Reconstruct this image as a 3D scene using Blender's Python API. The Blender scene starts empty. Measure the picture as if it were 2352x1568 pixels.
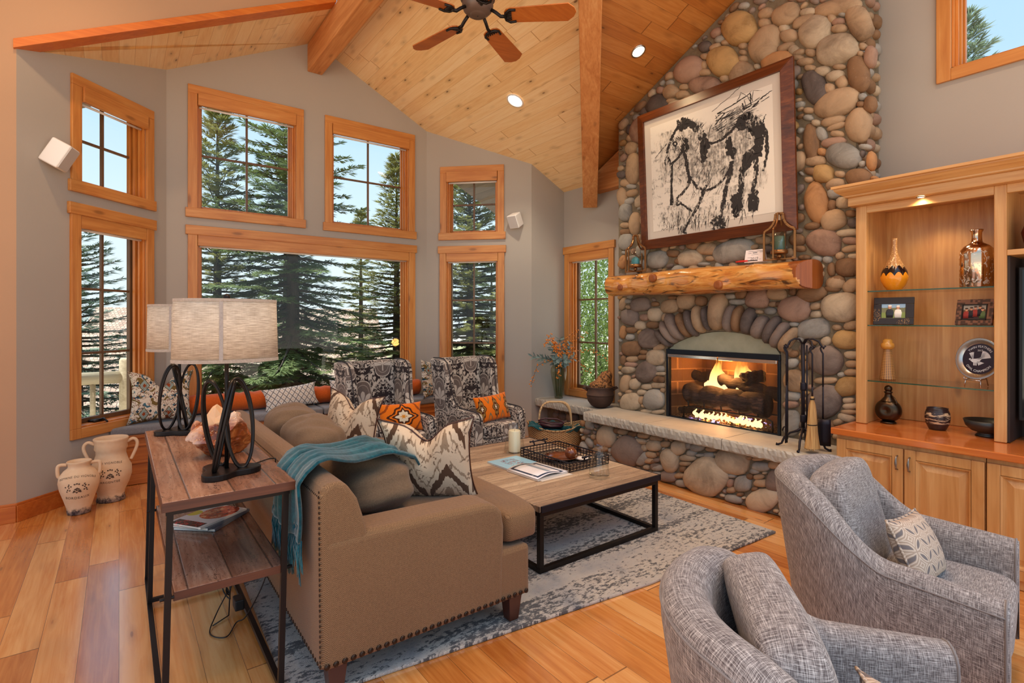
import bpy, bmesh, math, random
import numpy as np
from mathutils import Matrix, Vector
PI = math.pi
C = bpy.context.scene.collection
SC = bpy.context.scene
# ------------------------------------------------------------ camera, sky, sun, exposure
EYE = 1.55
cd = bpy.data.cameras.new('camera'); cam = bpy.data.objects.new('camera', cd); C.objects.link(cam)
cam.location = (0, 0, EYE); cam.rotation_euler = (PI/2, 0, math.radians(53.404-90))
cd.sensor_width = 36; cd.lens = 36*1215.65/2352; cd.shift_y = -48.93/2352; cd.clip_start = .05; cd.clip_end = 500
SC.camera = cam
SC.view_settings.view_transform = 'Standard'; SC.view_settings.look = 'None'
SC.view_settings.gamma = 1; SC.view_settings.use_curve_mapping = False
SC.view_settings.exposure = 0.38
SC.cycles.max_bounces = 10; SC.cycles.diffuse_bounces = 4; SC.cycles.glossy_bounces = 4
SC.cycles.transmission_bounces = 8; SC.cycles.transparent_max_bounces = 16
SC.cycles.caustics_reflective = False; SC.cycles.caustics_refractive = False
SC.cycles.sample_clamp_indirect = 6; SC.cycles.use_denoising = True
w = bpy.data.worlds.new('sky'); SC.world = w; w.use_nodes = True
wn = w.node_tree; wn.nodes.clear()
wo = wn.nodes.new('ShaderNodeOutputWorld'); wb = wn.nodes.new('ShaderNodeBackground')
tc = wn.nodes.new('ShaderNodeTexCoord'); sx = wn.nodes.new('ShaderNodeSeparateXYZ'); wr = wn.nodes.new('ShaderNodeValToRGB')
wn.links.new(tc.outputs['Generated'], sx.inputs[0]); mz = wn.nodes.new('ShaderNodeMath'); mz.operation = 'MULTIPLY_ADD'; mz.inputs[1].default_value = .5; mz.inputs[2].default_value = .5
wn.links.new(sx.outputs['Z'], mz.inputs[0]); wn.links.new(mz.outputs[0], wr.inputs[0])
e = wr.color_ramp.elements
e[0].position = 0.0; e[0].color = (1.95, 1.72, 1.40, 1)      # added warm glow below the horizon, lights the ceilings from underneath
e[1].position = .90; e[1].color = (1.15, 1.6, 2.2, 1)  # zenith raised above natural sky brightness for more cool fill
for p_, c_ in ((.46, (1.95, 1.72, 1.40)), (.495, (.78, .86, .90)), (.57, (.70, .84, .93)), (.68, (.46, .68, .90)), (.75, (.42, .64, .92))):
    k = e.new(p_); k.color = c_+(1,)
wn.links.new(wr.outputs[0], wb.inputs[0]); wb.inputs[1].default_value = 0.98
wn.links.new(wb.outputs[0], wo.inputs[0])
def light(name, kind, loc, energy, color, **kw):
    d = bpy.data.lights.new(name, kind); d.energy = energy; d.color = color
    for a, b in kw.items():
        if a not in ('rot',): setattr(d, a, b)
    o = bpy.data.objects.new(name, d); o.location = loc
    if 'rot' in kw: o.rotation_euler = kw['rot']
    C.objects.link(o); return o
sd = Vector((.42, -.13, -.90))
so = light('sun', 'SUN', (0, 0, 20), 6.5, (1, .93, .82), angle=.01); so.rotation_euler = sd.to_track_quat('-Z', 'Y').to_euler()
# ceiling cans: first one in view, the rest unseen, added for warm fill (fixtures built further down)
CANS = [(3.62, 4.813), (2.75, 2.2), (3.3, .4), (1.6, 1.2), (-.5, 4.0), (-1.0, 2.4), (2.75, -1.0), (.6, -.8)]
EYEBALL = (4.048, 3.395)
# ------------------------------------------------------------ helpers
MW = {}
def tag(o, label=None, cat=None, group=None, kind=None):
    for a, b in (('label', label), ('category', cat), ('group', group), ('kind', kind)):
        if b: o[a] = b
    return o
def thing(name, label, cat, loc=(0, 0, 0), rz=0, group=None):
    o = bpy.data.objects.new(name, None); C.objects.link(o); o.empty_display_size = .1
    o.location = loc; o.rotation_euler = (0, 0, rz); tag(o, label, cat, group)
    MW[o.name] = Matrix.Translation(loc) @ Matrix.Rotation(rz, 4, 'Z')
    return o
class MB:
    """collects vertices and faces of one mesh"""
    def __init__(s): s.v = []; s.f = []; s.m = []; s.M = None; s.mi = 0
    def add(s, vs, fs):
        n = len(s.v)
        if s.M is not None: vs = [tuple(s.M @ Vector(p)) for p in vs]
        s.v.extend([tuple(p) for p in vs]); s.f.extend([tuple(i+n for i in f) for f in fs]); s.m.extend([s.mi]*len(fs)); return s
    def box(s, x0, x1, y0, y1, z0, z1):
        vs = [(x, y, z) for z in (z0, z1) for y in (y0, y1) for x in (x0, x1)]
        return s.add(vs, [(0, 2, 3, 1), (4, 5, 7, 6), (0, 1, 5, 4), (2, 6, 7, 3), (0, 4, 6, 2), (1, 3, 7, 5)])
    def prism(s, poly, fn, a, b):
        """poly of 2-d points; fn(p, h) -> 3-d point"""
        n = len(poly); vs = [fn(p, a) for p in poly]+[fn(p, b) for p in poly]
        return s.add(vs, [tuple(range(n))[::-1], tuple(range(n, 2*n))]+[(i, (i+1) % n, (i+1) % n+n, i+n) for i in range(n)])
    def bar(s, p0, p1, w, h=None, up=(0, 0, 1)):
        h = h or w; p0 = Vector(p0); p1 = Vector(p1); d = (p1-p0).normalized(); up = Vector(up)
        if abs(d.dot(up)) > .98: up = Vector((1, 0, 0))
        a = d.cross(up).normalized()*w/2; b = a.cross(d).normalized()*h/2
        vs = [p+q for p in (p0, p1) for q in (-a-b, a-b, a+b, -a+b)]
        return s.add(vs, [(0, 1, 2, 3), (7, 6, 5, 4), (0, 4, 5, 1), (1, 5, 6, 2), (2, 6, 7, 3), (3, 7, 4, 0)])
    def tube(s, pts, r, n=8, closed=False, cap=True):
        pts = [Vector(p) for p in pts]; m = len(pts); R = r if hasattr(r, '__len__') else [r]*m
        rings = []; a = None
        for i, p in enumerate(pts):
            if closed: d = (pts[(i+1) % m]-pts[i-1])
            else: d = pts[min(i+1, m-1)]-pts[max(i-1, 0)]
            if d.length < 1e-9: d = Vector((0, 0, 1))
            d.normalize()
            if a is None: a = d.orthogonal().normalized()
            a = (a-d*a.dot(d))
            if a.length < 1e-6: a = d.orthogonal()
            a.normalize(); b = d.cross(a)
            rings.append([p+(a*math.cos(2*PI*j/n)+b*math.sin(2*PI*j/n))*R[i] for j in range(n)])
        vs = [q for rg in rings for q in rg]; fs = []
        for i in range(m if closed else m-1):
            i2 = (i+1) % m
            for j in range(n):
                j2 = (j+1) % n; fs.append((i*n+j, i*n+j2, i2*n+j2, i2*n+j))
        if cap and not closed: fs += [tuple(range(n))[::-1], tuple(range((m-1)*n, m*n))]
        return s.add(vs, fs)
    def lathe(s, prof, n=32, ox=0, oy=0, oz=0, sx=1, sy=1, cap=False):
        vs = [(ox+r*sx*math.cos(2*PI*j/n), oy+r*sy*math.sin(2*PI*j/n), oz+z) for r, z in prof for j in range(n)]
        fs = [(i*n+j, i*n+(j+1) % n, (i+1)*n+(j+1) % n, (i+1)*n+j) for i in range(len(prof)-1) for j in range(n)]
        if cap: fs += [tuple(range(n))[::-1], tuple(range((len(prof)-1)*n, len(prof)*n))]
        return s.add(vs, fs)
    def grid(s, fn, nu, nv, wrapu=False, wrapv=False):
        vs = [fn(i/(nu if wrapu else nu-1), j/(nv if wrapv else nv-1)) for i in range(nu) for j in range(nv)]
        fs = []
        for i in range(nu if wrapu else nu-1):
            for j in range(nv if wrapv else nv-1):
                i2 = (i+1) % nu; j2 = (j+1) % nv; fs.append((i*nv+j, i2*nv+j, i2*nv+j2, i*nv+j2))
        return s.add(vs, fs)
    def ball(s, c, rx, ry=None, rz=None, n=14, m=9, p=1.0, fn=None):
        ry = ry or rx; rz = rz or rx
        def sp(t): return math.copysign(abs(t)**p, t)
        vs = []
        for i in range(m+1):
            th = PI*i/m
            for j in range(n):
                ph = 2*PI*j/n; x, y, z = sp(math.sin(th))*sp(math.cos(ph)), sp(math.sin(th))*sp(math.sin(ph)), sp(math.cos(th))
                k = fn(x, y, z) if fn else 1
                vs.append((c[0]+rx*x*k, c[1]+ry*y*k, c[2]+rz*z*k))
        fs = [(i*n+j, (i+1)*n+j, (i+1)*n+(j+1) % n, i*n+(j+1) % n) for i in range(m) for j in range(n)]
        return s.add(vs, fs)
    def pillow(s, w, h, t, ear=.06, n=14, pinch=.05, chop=0):
        """closed cushion in local xz, thickness along y, centre at origin"""
        for sg in (1, -1):
            def fn(u, v):
                a, b = 2*u-1, 2*v-1
                k = max(0, (1-a**2)*(1-b**2))**.42
                px = 1-pinch*(1-a*a) if False else 1
                x = a*w/2*(1-pinch*(1-abs(b)**2)*abs(a)**3+ear*abs(a*b)**4)
                z = b*h/2*(1-pinch*(1-abs(a)**2)*abs(b)**3+ear*abs(a*b)**4)
                if chop:
                    g = math.exp(-(x/(.17*w))**2)*max(0, (b+.35)/1.35)**1.5; z -= chop*g; k *= 1-.55*math.exp(-(x/(.07*w))**2)*max(0, b)+.25*math.exp(-((abs(x)-.22*w)/(.1*w))**2)*max(0, b)
                return (x, sg*t/2*k, z)
            k0 = len(s.f); s.grid(fn, n, n)
            if sg == 1:
                for i in range(k0, len(s.f)): s.f[i] = s.f[i][::-1]
        return s
    def build(s, name, mat, parent=None, smooth=False, bevel=0, seg=2, world=False, subsurf=0, weld=False, angle=40):
        me = bpy.data.meshes.new(name)
        vs = s.v
        if world and parent is not None:
            inv = MW[parent.name].inverted(); vs = [tuple(inv @ Vector(p)) for p in vs]
        me.from_pydata(vs, [], s.f)
        if weld:
            bm = bmesh.new(); bm.from_mesh(me); bmesh.ops.remove_doubles(bm, verts=bm.verts, dist=1e-5)
            bmesh.ops.recalc_face_normals(bm, faces=bm.faces); bm.to_mesh(me); bm.free()
        o = bpy.data.objects.new(name, me); C.objects.link(o)
        mats = mat if isinstance(mat, (list, tuple)) else [mat]
        for m in mats: me.materials.append(m)
        if len(mats) > 1 and not weld: me.polygons.foreach_set('material_index', s.m)
        if smooth: me.polygons.foreach_set('use_smooth', [True]*len(me.polygons))
        if parent is not None:
            o.parent = parent; MW[o.name] = MW[parent.name]
        else: MW[o.name] = Matrix.Identity(4)
        if bevel:
            b = o.modifiers.new('bevel', 'BEVEL'); b.width = bevel; b.segments = seg; b.limit_method = 'ANGLE'; b.angle_limit = math.radians(35)
        if subsurf:
            b = o.modifiers.new('sub', 'SUBSURF'); b.levels = subsurf; b.render_levels = subsurf
        return o
def smooth_path(pts, n=8):
    P = [Vector(p) for p in pts]; out = []
    for i in range(len(P)-1):
        a, b, c, d = P[max(i-1, 0)], P[i], P[i+1], P[min(i+2, len(P)-1)]
        for j in range(n):
            t = j/n; out.append(.5*((2*b)+(c-a)*t+(2*a-5*b+4*c-d)*t*t+(3*b-a-3*c+d)*t**3))
    return out+[P[-1]]
def copy_tree(o, parent=None):
    c = o.copy(); C.objects.link(c)
    if parent is not None: c.parent = parent
    for ch in list(o.children): copy_tree(ch, c)
    MW[c.name] = MW.get(o.name, Matrix.Identity(4))
    return c
def copy_thing(o, loc, rz=None, label=None, group=None):
    c = copy_tree(o); c.location = loc
    if rz is not None: c.rotation_euler = (0, 0, rz)
    if label: c['label'] = label
    if group: c['group'] = group
    MW[c.name] = Matrix.Translation(loc) @ Matrix.Rotation(c.rotation_euler.z, 4, 'Z')
    return c
def text_mesh(txt, size, fn, name, mat, parent, extrude=.0006, align='CENTER', spacing=1.0):
    """lettering as thin raised mesh; fn maps (x along, y up, depth) to 3-d"""
    cu = bpy.data.curves.new('t', 'FONT'); cu.body = txt; cu.size = size; cu.align_x = align; cu.align_y = 'CENTER'; cu.extrude = extrude
    cu.space_character = spacing; cu.resolution_u = 3
    o = bpy.data.objects.new('t', cu); C.objects.link(o)
    dg = bpy.context.evaluated_depsgraph_get(); me = bpy.data.meshes.new_from_object(o.evaluated_get(dg))
    bpy.data.objects.remove(o); bpy.data.curves.remove(cu)
    for v in me.vertices: v.co = fn(v.co.x, v.co.y, v.co.z)
    me.name = name; me.materials.clear(); me.materials.append(mat)
    r = bpy.data.objects.new(name, me); C.objects.link(r); r.parent = parent; return r
# ------------------------------------------------------------ node expressions
class E_:
    def __init__(s, m, k): s.m = m; s.k = k
    def _b(s, o, op, rev=False): return s.m.math(op, o, s) if rev else s.m.math(op, s, o)
    def __add__(s, o): return s._b(o, 'ADD')
    def __radd__(s, o): return s._b(o, 'ADD')
    def __sub__(s, o): return s._b(o, 'SUBTRACT')
    def __rsub__(s, o): return s._b(o, 'SUBTRACT', True)
    def __mul__(s, o): return s._b(o, 'MULTIPLY')
    def __rmul__(s, o): return s._b(o, 'MULTIPLY')
    def __truediv__(s, o): return s._b(o, 'DIVIDE')
    def __rtruediv__(s, o): return s._b(o, 'DIVIDE', True)
class Mat:
    def __init__(s, name):
        s.mat = bpy.data.materials.new(name); s.mat.use_nodes = True; s.t = s.mat.node_tree; s.t.nodes.clear()
        s.o = s.t.nodes.new('ShaderNodeOutputMaterial'); s._c = {}
    def N(s, ty, **kw):
        n = s.t.nodes.new('ShaderNode'+ty)
        for a, b in kw.items(): setattr(n, a, b)
        return n
    def put(s, sock, val):
        if isinstance(val, E_): s.t.links.new(val.k, sock)
        elif isinstance(val, (tuple, list)):
            v = tuple(val); n = len(sock.default_value) if hasattr(sock.default_value, '__len__') else 1
            sock.default_value = (v+(1,))[:n] if len(v) < n else v[:n]
        else:
            if hasattr(sock.default_value, '__len__'): sock.default_value = [val]*3+([1] if len(sock.default_value) == 4 else [])
            else: sock.default_value = val
    def math(s, op, *a):
        n = s.N('Math', operation=op)
        for i, x in enumerate(a): s.put(n.inputs[i], x)
        return E_(s, n.outputs[0])
    def fl(s, x): return s.math('FLOOR', x)
    def fr(s, x): return s.math('FRACT', x)
    def sin(s, x): return s.math('SINE', x)
    def cos(s, x): return s.math('COSINE', x)
    def abs(s, x): return s.math('ABSOLUTE', x)
    def gt(s, a, b): return s.math('GREATER_THAN', a, b)
    def lt(s, a, b): return s.math('LESS_THAN', a, b)
    def mx(s, a, b): return s.math('MAXIMUM', a, b)
    def mn(s, a, b): return s.math('MINIMUM', a, b)
    def ss(s, x, a, b):
        n = s.N('MapRange', interpolation_type='SMOOTHSTEP'); s.put(n.inputs[0], x); n.inputs[1].default_value = a; n.inputs[2].default_value = b
        return E_(s, n.outputs[0])
    def coord(s, k='Object'):
        if k not in s._c: s._c[k] = E_(s, s.N('TexCoord').outputs[k])
        return s._c[k]
    def xyz(s, v=None):
        n = s.N('SeparateXYZ'); s.put(n.inputs[0], v or s.coord()); return [E_(s, q) for q in n.outputs]
    def vec(s, x, y, z=0):
        n = s.N('CombineXYZ')
        for i, q in enumerate((x, y, z)): s.put(n.inputs[i], q)
        return E_(s, n.outputs[0])
    def scale(s, v, sc):
        n = s.N('Mapping'); s.put(n.inputs[0], v); n.inputs['Scale'].default_value = sc; return E_(s, n.outputs[0])
    def noise(s, v=None, sc=5, det=3, rough=.5, dist=0, out=0):
        n = s.N('TexNoise'); s.put(n.inputs['Vector'], v or s.coord()); n.inputs['Scale'].default_value = sc
        n.inputs['Detail'].default_value = det; n.inputs['Roughness'].default_value = rough; n.inputs['Distortion'].default_value = dist
        return E_(s, n.outputs[out])
    def voro(s, v=None, sc=5, feat='F1', out='Distance', rnd=1):
        n = s.N('TexVoronoi', feature=feat); s.put(n.inputs['Vector'], v or s.coord()); n.inputs['Scale'].default_value = sc
        n.inputs['Randomness'].default_value = rnd; return E_(s, n.outputs[out])
    def white(s, v):
        n = s.N('TexWhiteNoise', noise_dimensions='3D'); s.put(n.inputs['Vector'], v); return E_(s, n.outputs['Value'])
    def mix(s, f, a, b, mode='MIX'):
        n = s.N('Mix', data_type='RGBA', blend_type=mode); s.put(n.inputs[0], f); s.put(n.inputs[6], a); s.put(n.inputs[7], b); return E_(s, n.outputs[2])
    def ramp(s, f, stops, interp='LINEAR'):
        n = s.N('ValToRGB'); r = n.color_ramp; r.interpolation = interp; s.put(n.inputs[0], f)
        for i, (p, c) in enumerate(stops):
            k = r.elements[i] if i < 2 else r.elements.new(p)
            k.position = p; k.color = tuple(c)+(1,)
        return E_(s, n.outputs[0])
    def rnd(s): return E_(s, s.N('ObjectInfo').outputs['Random'])
    def out(s, col, rough=.6, metal=0, bump=None, dist=.01, bstr=.5, spec=None, coat=0, trans=0, ior=None, emit=None, estr=0, sheen=0, alpha=None, sss=0):
        p = s.N('BsdfPrincipled'); s.put(p.inputs['Base Color'], col); s.put(p.inputs['Roughness'], rough); s.put(p.inputs['Metallic'], metal)
        if spec is not None: p.inputs['Specular IOR Level'].default_value = spec
        if coat: p.inputs['Coat Weight'].default_value = coat; p.inputs['Coat Roughness'].default_value = .08+.10*(coat >= 1); p.inputs['Coat IOR'].default_value = 1.5+.6*(coat >= 1)
        if trans: p.inputs['Transmission Weight'].default_value = trans
        if ior: p.inputs['IOR'].default_value = ior
        if sheen: p.inputs['Sheen Weight'].default_value = sheen
        if sss: p.inputs['Subsurface Weight'].default_value = sss; p.inputs['Subsurface Radius'].default_value = (.02, .01, .006)
        if alpha is not None: s.put(p.inputs['Alpha'], alpha)
        if emit is not None: s.put(p.inputs['Emission Color'], emit); s.put(p.inputs['Emission Strength'], estr)
        if bump is not None:
            b = s.N('Bump'); s.put(b.inputs['Height'], bump); b.inputs['Distance'].default_value = dist; b.inputs['Strength'].default_value = bstr
            s.t.links.new(b.outputs[0], p.inputs['Normal'])
        s.t.links.new(p.outputs[0], s.o.inputs[0]); return s.mat
def flat(name, col, rough=.6, metal=0, **kw): return Mat(name).out(col, rough, metal, **kw)
# ------------------------------------------------------------ materials
def L(r, g, b): return tuple((c/255/12.92 if c/255 <= .04045 else ((c/255+.055)/1.055)**2.4) for c in (r, g, b))
def wood(name, c0, c1, c2, axis='x', rough=.38, sc=1.0, knots=.5, coat=0, knotcol=(52, 26, 10), bump=.15):
    """sawn wood, grain along one local axis"""
    m = Mat(name); v = m.coord(); k = {'x': 0, 'y': 1, 'z': 2}[axis]
    st = [9*sc]*3; st[k] = .7*sc; s1 = m.scale(v, st)
    n1 = m.noise(s1, 1.6, 4, .6, 1.2); st2 = [70*sc]*3; st2[k] = 2.2*sc
    n2 = m.noise(m.scale(v, st2), 1, 2, .5)
    n3 = m.noise(v, 1.3, 2)
    f = n1*.62+n2*.25+n3*.25-.06
    col = m.ramp(f, [(.30, L(*c0)), (.72, L(*c2)), (.52, L(*c1))])
    if knots:
        sk = [6.5*sc]*3; sk[k] = 2.1*sc
        d = m.voro(m.scale(v, sk), 1.0)
        kn = m.ss(d, .16, .05)*knots
        col = m.mix(kn, col, L(*knotcol))
        halo = m.ss(d, .34, .1)*(.35*knots); col = m.mix(halo, col, L(*c0))
    return m.out(col, rough, bump=n2*.6+n1*.4, dist=.002, bstr=bump, coat=coat)
def planks(name, cols, wdt, ln, along, across, rough, slope=1.0, gap=.012, gapc=(70, 40, 18), knots=.6, coat=0, bump=.3, kd=(3.2, 1.2), vary=.42):
    """boards of the given width; along / across are object axes"""
    m = Mat(name); c = dict(zip('xyz', m.xyz())); a = c[along]; b = c[across]*slope
    row = m.fl(b/wdt); fb = m.fr(b/wdt)
    sh = m.white(m.vec(row, 3.7, 1.3)); aa = a/ln+sh*3.0; seg = m.fl(aa); fa = m.fr(aa)
    r1 = m.white(m.vec(row, seg, .5)); r2 = m.white(m.vec(row, seg, 9.1))
    gv = m.vec(a*.9+r1*20, b*11+r2*13, r1*7)
    n1 = m.noise(gv, 1.5, 5, .6, 1.6); n2 = m.noise(m.vec(a*3+r2*9, b*90, r1*3), 1, 2)
    f = n1*.58+n2*.26+r1*vary+.12-vary*.5
    col = m.ramp(f, [(.25, L(*cols[0])), (.75, L(*cols[2])), (.5, L(*cols[1]))])
    if knots:
        d = m.voro(m.vec(a*kd[1]+r1*11, b*kd[0]+r2*5, 0.0), 2.6)
        col = m.mix(m.ss(d, .34, .06)*(.5*knots), col, L(*[int(q*.78) for q in cols[0]]))
        col = m.mix(m.ss(d, .10, .04)*knots, col, L(92, 50, 24))
    g = m.mx(m.ss(m.abs(fb-.5), .5-gap*.9, .5-gap*.3), m.ss(m.abs(fa-.5)*ln/wdt, (.5-.002)*ln/wdt-.012, (.5-.001)*ln/wdt))
    col = m.mix(g*.8, col, L(*gapc))
    return m.out(col, m.math('ADD', n2*.12, rough), bump=n1*.15-g*1.0, dist=.004, bstr=bump, coat=coat)
def stucco(name, c):
    m = Mat(name); n = m.noise(None, 9, 4, .6); n2 = m.noise(None, 55, 3); n3 = m.noise(None, .9, 2)
    col = m.mix(n3, L(*[int(q*.95) for q in c]), L(*[min(255, int(q*1.04)) for q in c]))
    return m.out(col, .85, bump=n*.7+n2*.3, dist=.006, bstr=.25, spec=.2)
M = {}
M['wall'] = stucco('wall_plaster', (176, 167, 156))
M['wall_tan'] = stucco('wall_plaster_tan', (180, 144, 114))  # warm lamp light on the left wall painted into the plaster colour
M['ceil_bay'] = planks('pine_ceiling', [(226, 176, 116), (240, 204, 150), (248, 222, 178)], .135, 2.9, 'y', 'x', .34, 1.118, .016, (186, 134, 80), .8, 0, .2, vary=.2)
M['ceil_main'] = planks('pine_ceiling_main', [(156, 88, 36), (180, 112, 50), (198, 134, 70)], .135, 2.9, 'x', 'y', .34, 1.118, .016, (110, 62, 26), .75, 0, .2, vary=.22)  # weaker light on this slope painted in as darker boards
M['floor'] = planks('oak_floor', [(172, 98, 40), (204, 132, 64), (226, 168, 102)], .152, 1.55, 'y', 'x', .16, 1, .012, (98, 58, 26), .55, 1.0, .25, (4.5, .9))
for ax in 'xyz':
    M['alder_'+ax] = wood('alder_'+ax, (178, 104, 46), (202, 134, 68), (220, 160, 92), ax, .36)
    M['cab_'+ax] = wood('cabinet_alder_'+ax, (176, 118, 62), (202, 150, 92), (219, 176, 120), ax, .34, .8)
    M['beam_'+ax] = wood('beam_fir_'+ax, (176, 106, 52), (204, 138, 80), (222, 168, 110), ax, .7, 1, .4, 0, (80, 44, 20), .8)
M['trim_dark'] = wood('stained_trim', (186, 92, 30), (206, 112, 40), (220, 134, 58), 'x', .35, 1, .2)
M['counter'] = wood('cabinet_top', (176, 86, 34), (198, 110, 50), (214, 134, 70), 'y', .14, 1, .35, .4)
M['bench'] = wood('bench_front', (150, 78, 28), (178, 102, 42), (196, 124, 58), 'x', .4, 1, .4)
M['base'] = wood('baseboard_wood', (160, 76, 24), (186, 98, 36), (204, 120, 52), 'x', .35, 1, .1)
M['sash'] = wood('sash_wood', (88, 60, 38), (112, 80, 52), (130, 96, 64), 'z', .4, 1, 0)
M['jamb'] = wood('jamb_fir', (176, 96, 36), (204, 126, 54), (220, 152, 78), 'z', .35, 1, .1)
M['bronze'] = flat('bronze_clad', L(58, 44, 36), .45, .3)
M['metal_dark'] = flat('dark_bronze_metal', L(40, 34, 32), .38, .7)
M['iron'] = flat('wrought_iron', L(38, 34, 42), .5, .6)
M['black'] = flat('black_paint', L(22, 20, 20), .45)
M['chrome'] = flat('chrome', L(214, 214, 214), .14, 1)
M['silver'] = flat('brushed_silver', L(190, 188, 186), .25, 1)
M['pewter'] = flat('aged_pewter', L(140, 132, 126), .35, .9)
M['white'] = flat('white_plastic', L(232, 226, 220), .5)
M['brass'] = flat('antique_brass', L(150, 104, 62), .35, .85)
M['glow'] = flat('lamp_lens', (1, .95, .85), .5, emit=(1, .9, .74), estr=9)
M['glow_warm'] = flat('halogen_lens', (1, .9, .7), .5, emit=(1, .78, .45), estr=14)
def glass_mat(name, tint=(1, 1, 1), ior=1.45):
    m = Mat(name); t = m.N('BsdfTransparent'); t.inputs[0].default_value = tuple(tint)+(1,); g = m.N('BsdfGlossy'); g.inputs['Roughness'].default_value = .02
    fz = m.N('Fresnel'); fz.inputs[0].default_value = ior; x = m.N('MixShader')
    bf = m.N('NewGeometry'); fc = E_(m, fz.outputs[0])*(1-E_(m, bf.outputs['Backfacing'])); m.t.links.new(fc.k, x.inputs[0]); m.t.links.new(t.outputs[0], x.inputs[1]); m.t.links.new(g.outputs[0], x.inputs[2]); m.t.links.new(x.outputs[0], m.o.inputs[0])
    return m.mat
M['glass'] = glass_mat('window_glass', (.97, .99, .98))
M['clear'] = glass_mat('clear_glass', (.975, .985, .98), 1.6)
M['glass_edge'] = flat('shelf_glass_edge', L(60, 110, 88), .1, trans=.6, ior=1.45)
M['tint_glass'] = flat('smoky_vase_glass', L(196, 190, 160), .05, trans=.92, ior=1.35)
# stone
def stone(name, c, c2, sp=.38):
    m = Mat(name); r = m.rnd(); v = m.vec(*[q+r*30 for q in m.xyz()])
    n = m.noise(v, 5, 6, .68, .8); n2 = m.noise(v, 55, 4, .75); n3 = m.noise(v, 1.7, 2)
    col = m.ramp(n*.7+n3*.45-.08, [(.26, L(*[int(q*.72) for q in c])), (.74, L(*[int(q*1.0) for q in c2])), (.5, L(*[int(q*.88) for q in c2]))])
    col = m.mix(m.ss(n2, .62, .8)*sp, col, L(236, 226, 210)); col = m.mix(m.ss(n2, .36, .2)*sp*1.3, col, L(66, 56, 52))
    return m.out(col, .72, bump=n*.5+n2*.5, dist=.009, bstr=.55, spec=.3)
STONES = ['tan', 'ochre', 'beige', 'pink', 'purple', 'grey', 'brown', 'orange', 'dark']
for nm, a, b in (('tan', (158, 126, 96), (190, 158, 124)), ('ochre', (164, 118, 66), (198, 158, 104)), ('beige', (172, 148, 122), (202, 180, 152)),
                 ('pink', (148, 110, 90), (178, 142, 120)), ('purple', (114, 98, 88), (146, 128, 116)), ('grey', (142, 136, 128), (172, 166, 156)),
                 ('brown', (112, 80, 56), (148, 112, 80)), ('orange', (166, 108, 66), (194, 142, 94)), ('dark', (82, 70, 66), (112, 98, 92))):
    M['st_'+nm] = stone('river_stone_'+nm, a, b)
def mortar():
    m = Mat('mortar'); n = m.noise(None, 30, 4, .7); return m.out(m.mix(n, L(98, 86, 70), L(142, 128, 106)), .9, bump=n, dist=.01, bstr=.6, spec=.1)
M['mortar'] = mortar()
def slab():
    m = Mat('hearth_limestone'); n = m.noise(None, 6, 4, .6); n2 = m.noise(None, 60, 3)
    return m.out(m.mix(n, L(160, 152, 140), L(192, 186, 172)), .6, bump=n*.5+n2*.5, dist=.006, bstr=.35)
M['slab'] = slab()
def lintel():
    m = Mat('lintel_concrete'); n = m.noise(None, 9, 4, .6); return m.out(m.mix(n, L(146, 144, 118), L(186, 182, 156)), .7, bump=n, dist=.004, bstr=.3)
M['lintel'] = lintel()
def brick():
    m = Mat('firebrick'); x, y, z = m.xyz(); n = m.N('TexBrick'); u = x+y
    m.put(n.inputs['Vector'], m.vec(u, z, 0.0)); m.put(n.inputs['Color1'], L(126, 86, 52)); m.put(n.inputs['Color2'], L(104, 70, 44)); m.put(n.inputs['Mortar'], L(168, 124, 80))
    n.inputs['Scale'].default_value = 1; n.inputs['Mortar Size'].default_value = .006; n.inputs['Brick Width'].default_value = .26; n.inputs['Row Height'].default_value = .13
    return m.out(E_(m, n.outputs[0]), .85)
M['brick'] = brick()
def logbark():
    m = Mat('charred_log'); x, y, z = m.xyz(); n = m.noise(m.vec(x*20, y*5, z*34), 1.4, 4, .7, .8)
    return m.out(m.ramp(n, [(.3, L(26, 18, 16)), (.75, L(98, 70, 56)), (.55, L(58, 42, 36))]), .9, bump=n, dist=.02, bstr=.9)
M['log'] = logbark()
def mantelwood():
    m = Mat('peeled_log'); x, y, z = m.xyz(); n = m.noise(m.vec(x*8, y*1.6, z*13), 1.3, 5, .65, 1.5); n2 = m.noise(m.vec(x*6, y*2.2, z*9), 1.1, 3, .6, 2.0)
    col = m.ramp(n, [(.3, L(170, 92, 34)), (.7, L(232, 182, 112)), (.5, L(208, 142, 70))])
    col = m.mix(m.ss(n2, .52, .68)*.9, col, L(58, 30, 16)); n4 = m.noise(m.vec(x*30, y*5, z*50), 1, 3)
    col = m.mix(m.ss(n4, .66, .74)*.6, col, L(60, 30, 14))
    return m.out(col, .18, bump=n, dist=.006, bstr=.3, coat=.3)
M['mantel'] = mantelwood()
M['mantel_cut'] = wood('mantel_cut_wood', (118, 58, 20), (146, 78, 30), (164, 96, 42), 'z', .4, 1.2, .2)
M['frame_wood'] = wood('burl_frame', (56, 24, 10), (96, 46, 18), (136, 74, 34), 'y', .38, 1, .3)
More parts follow.
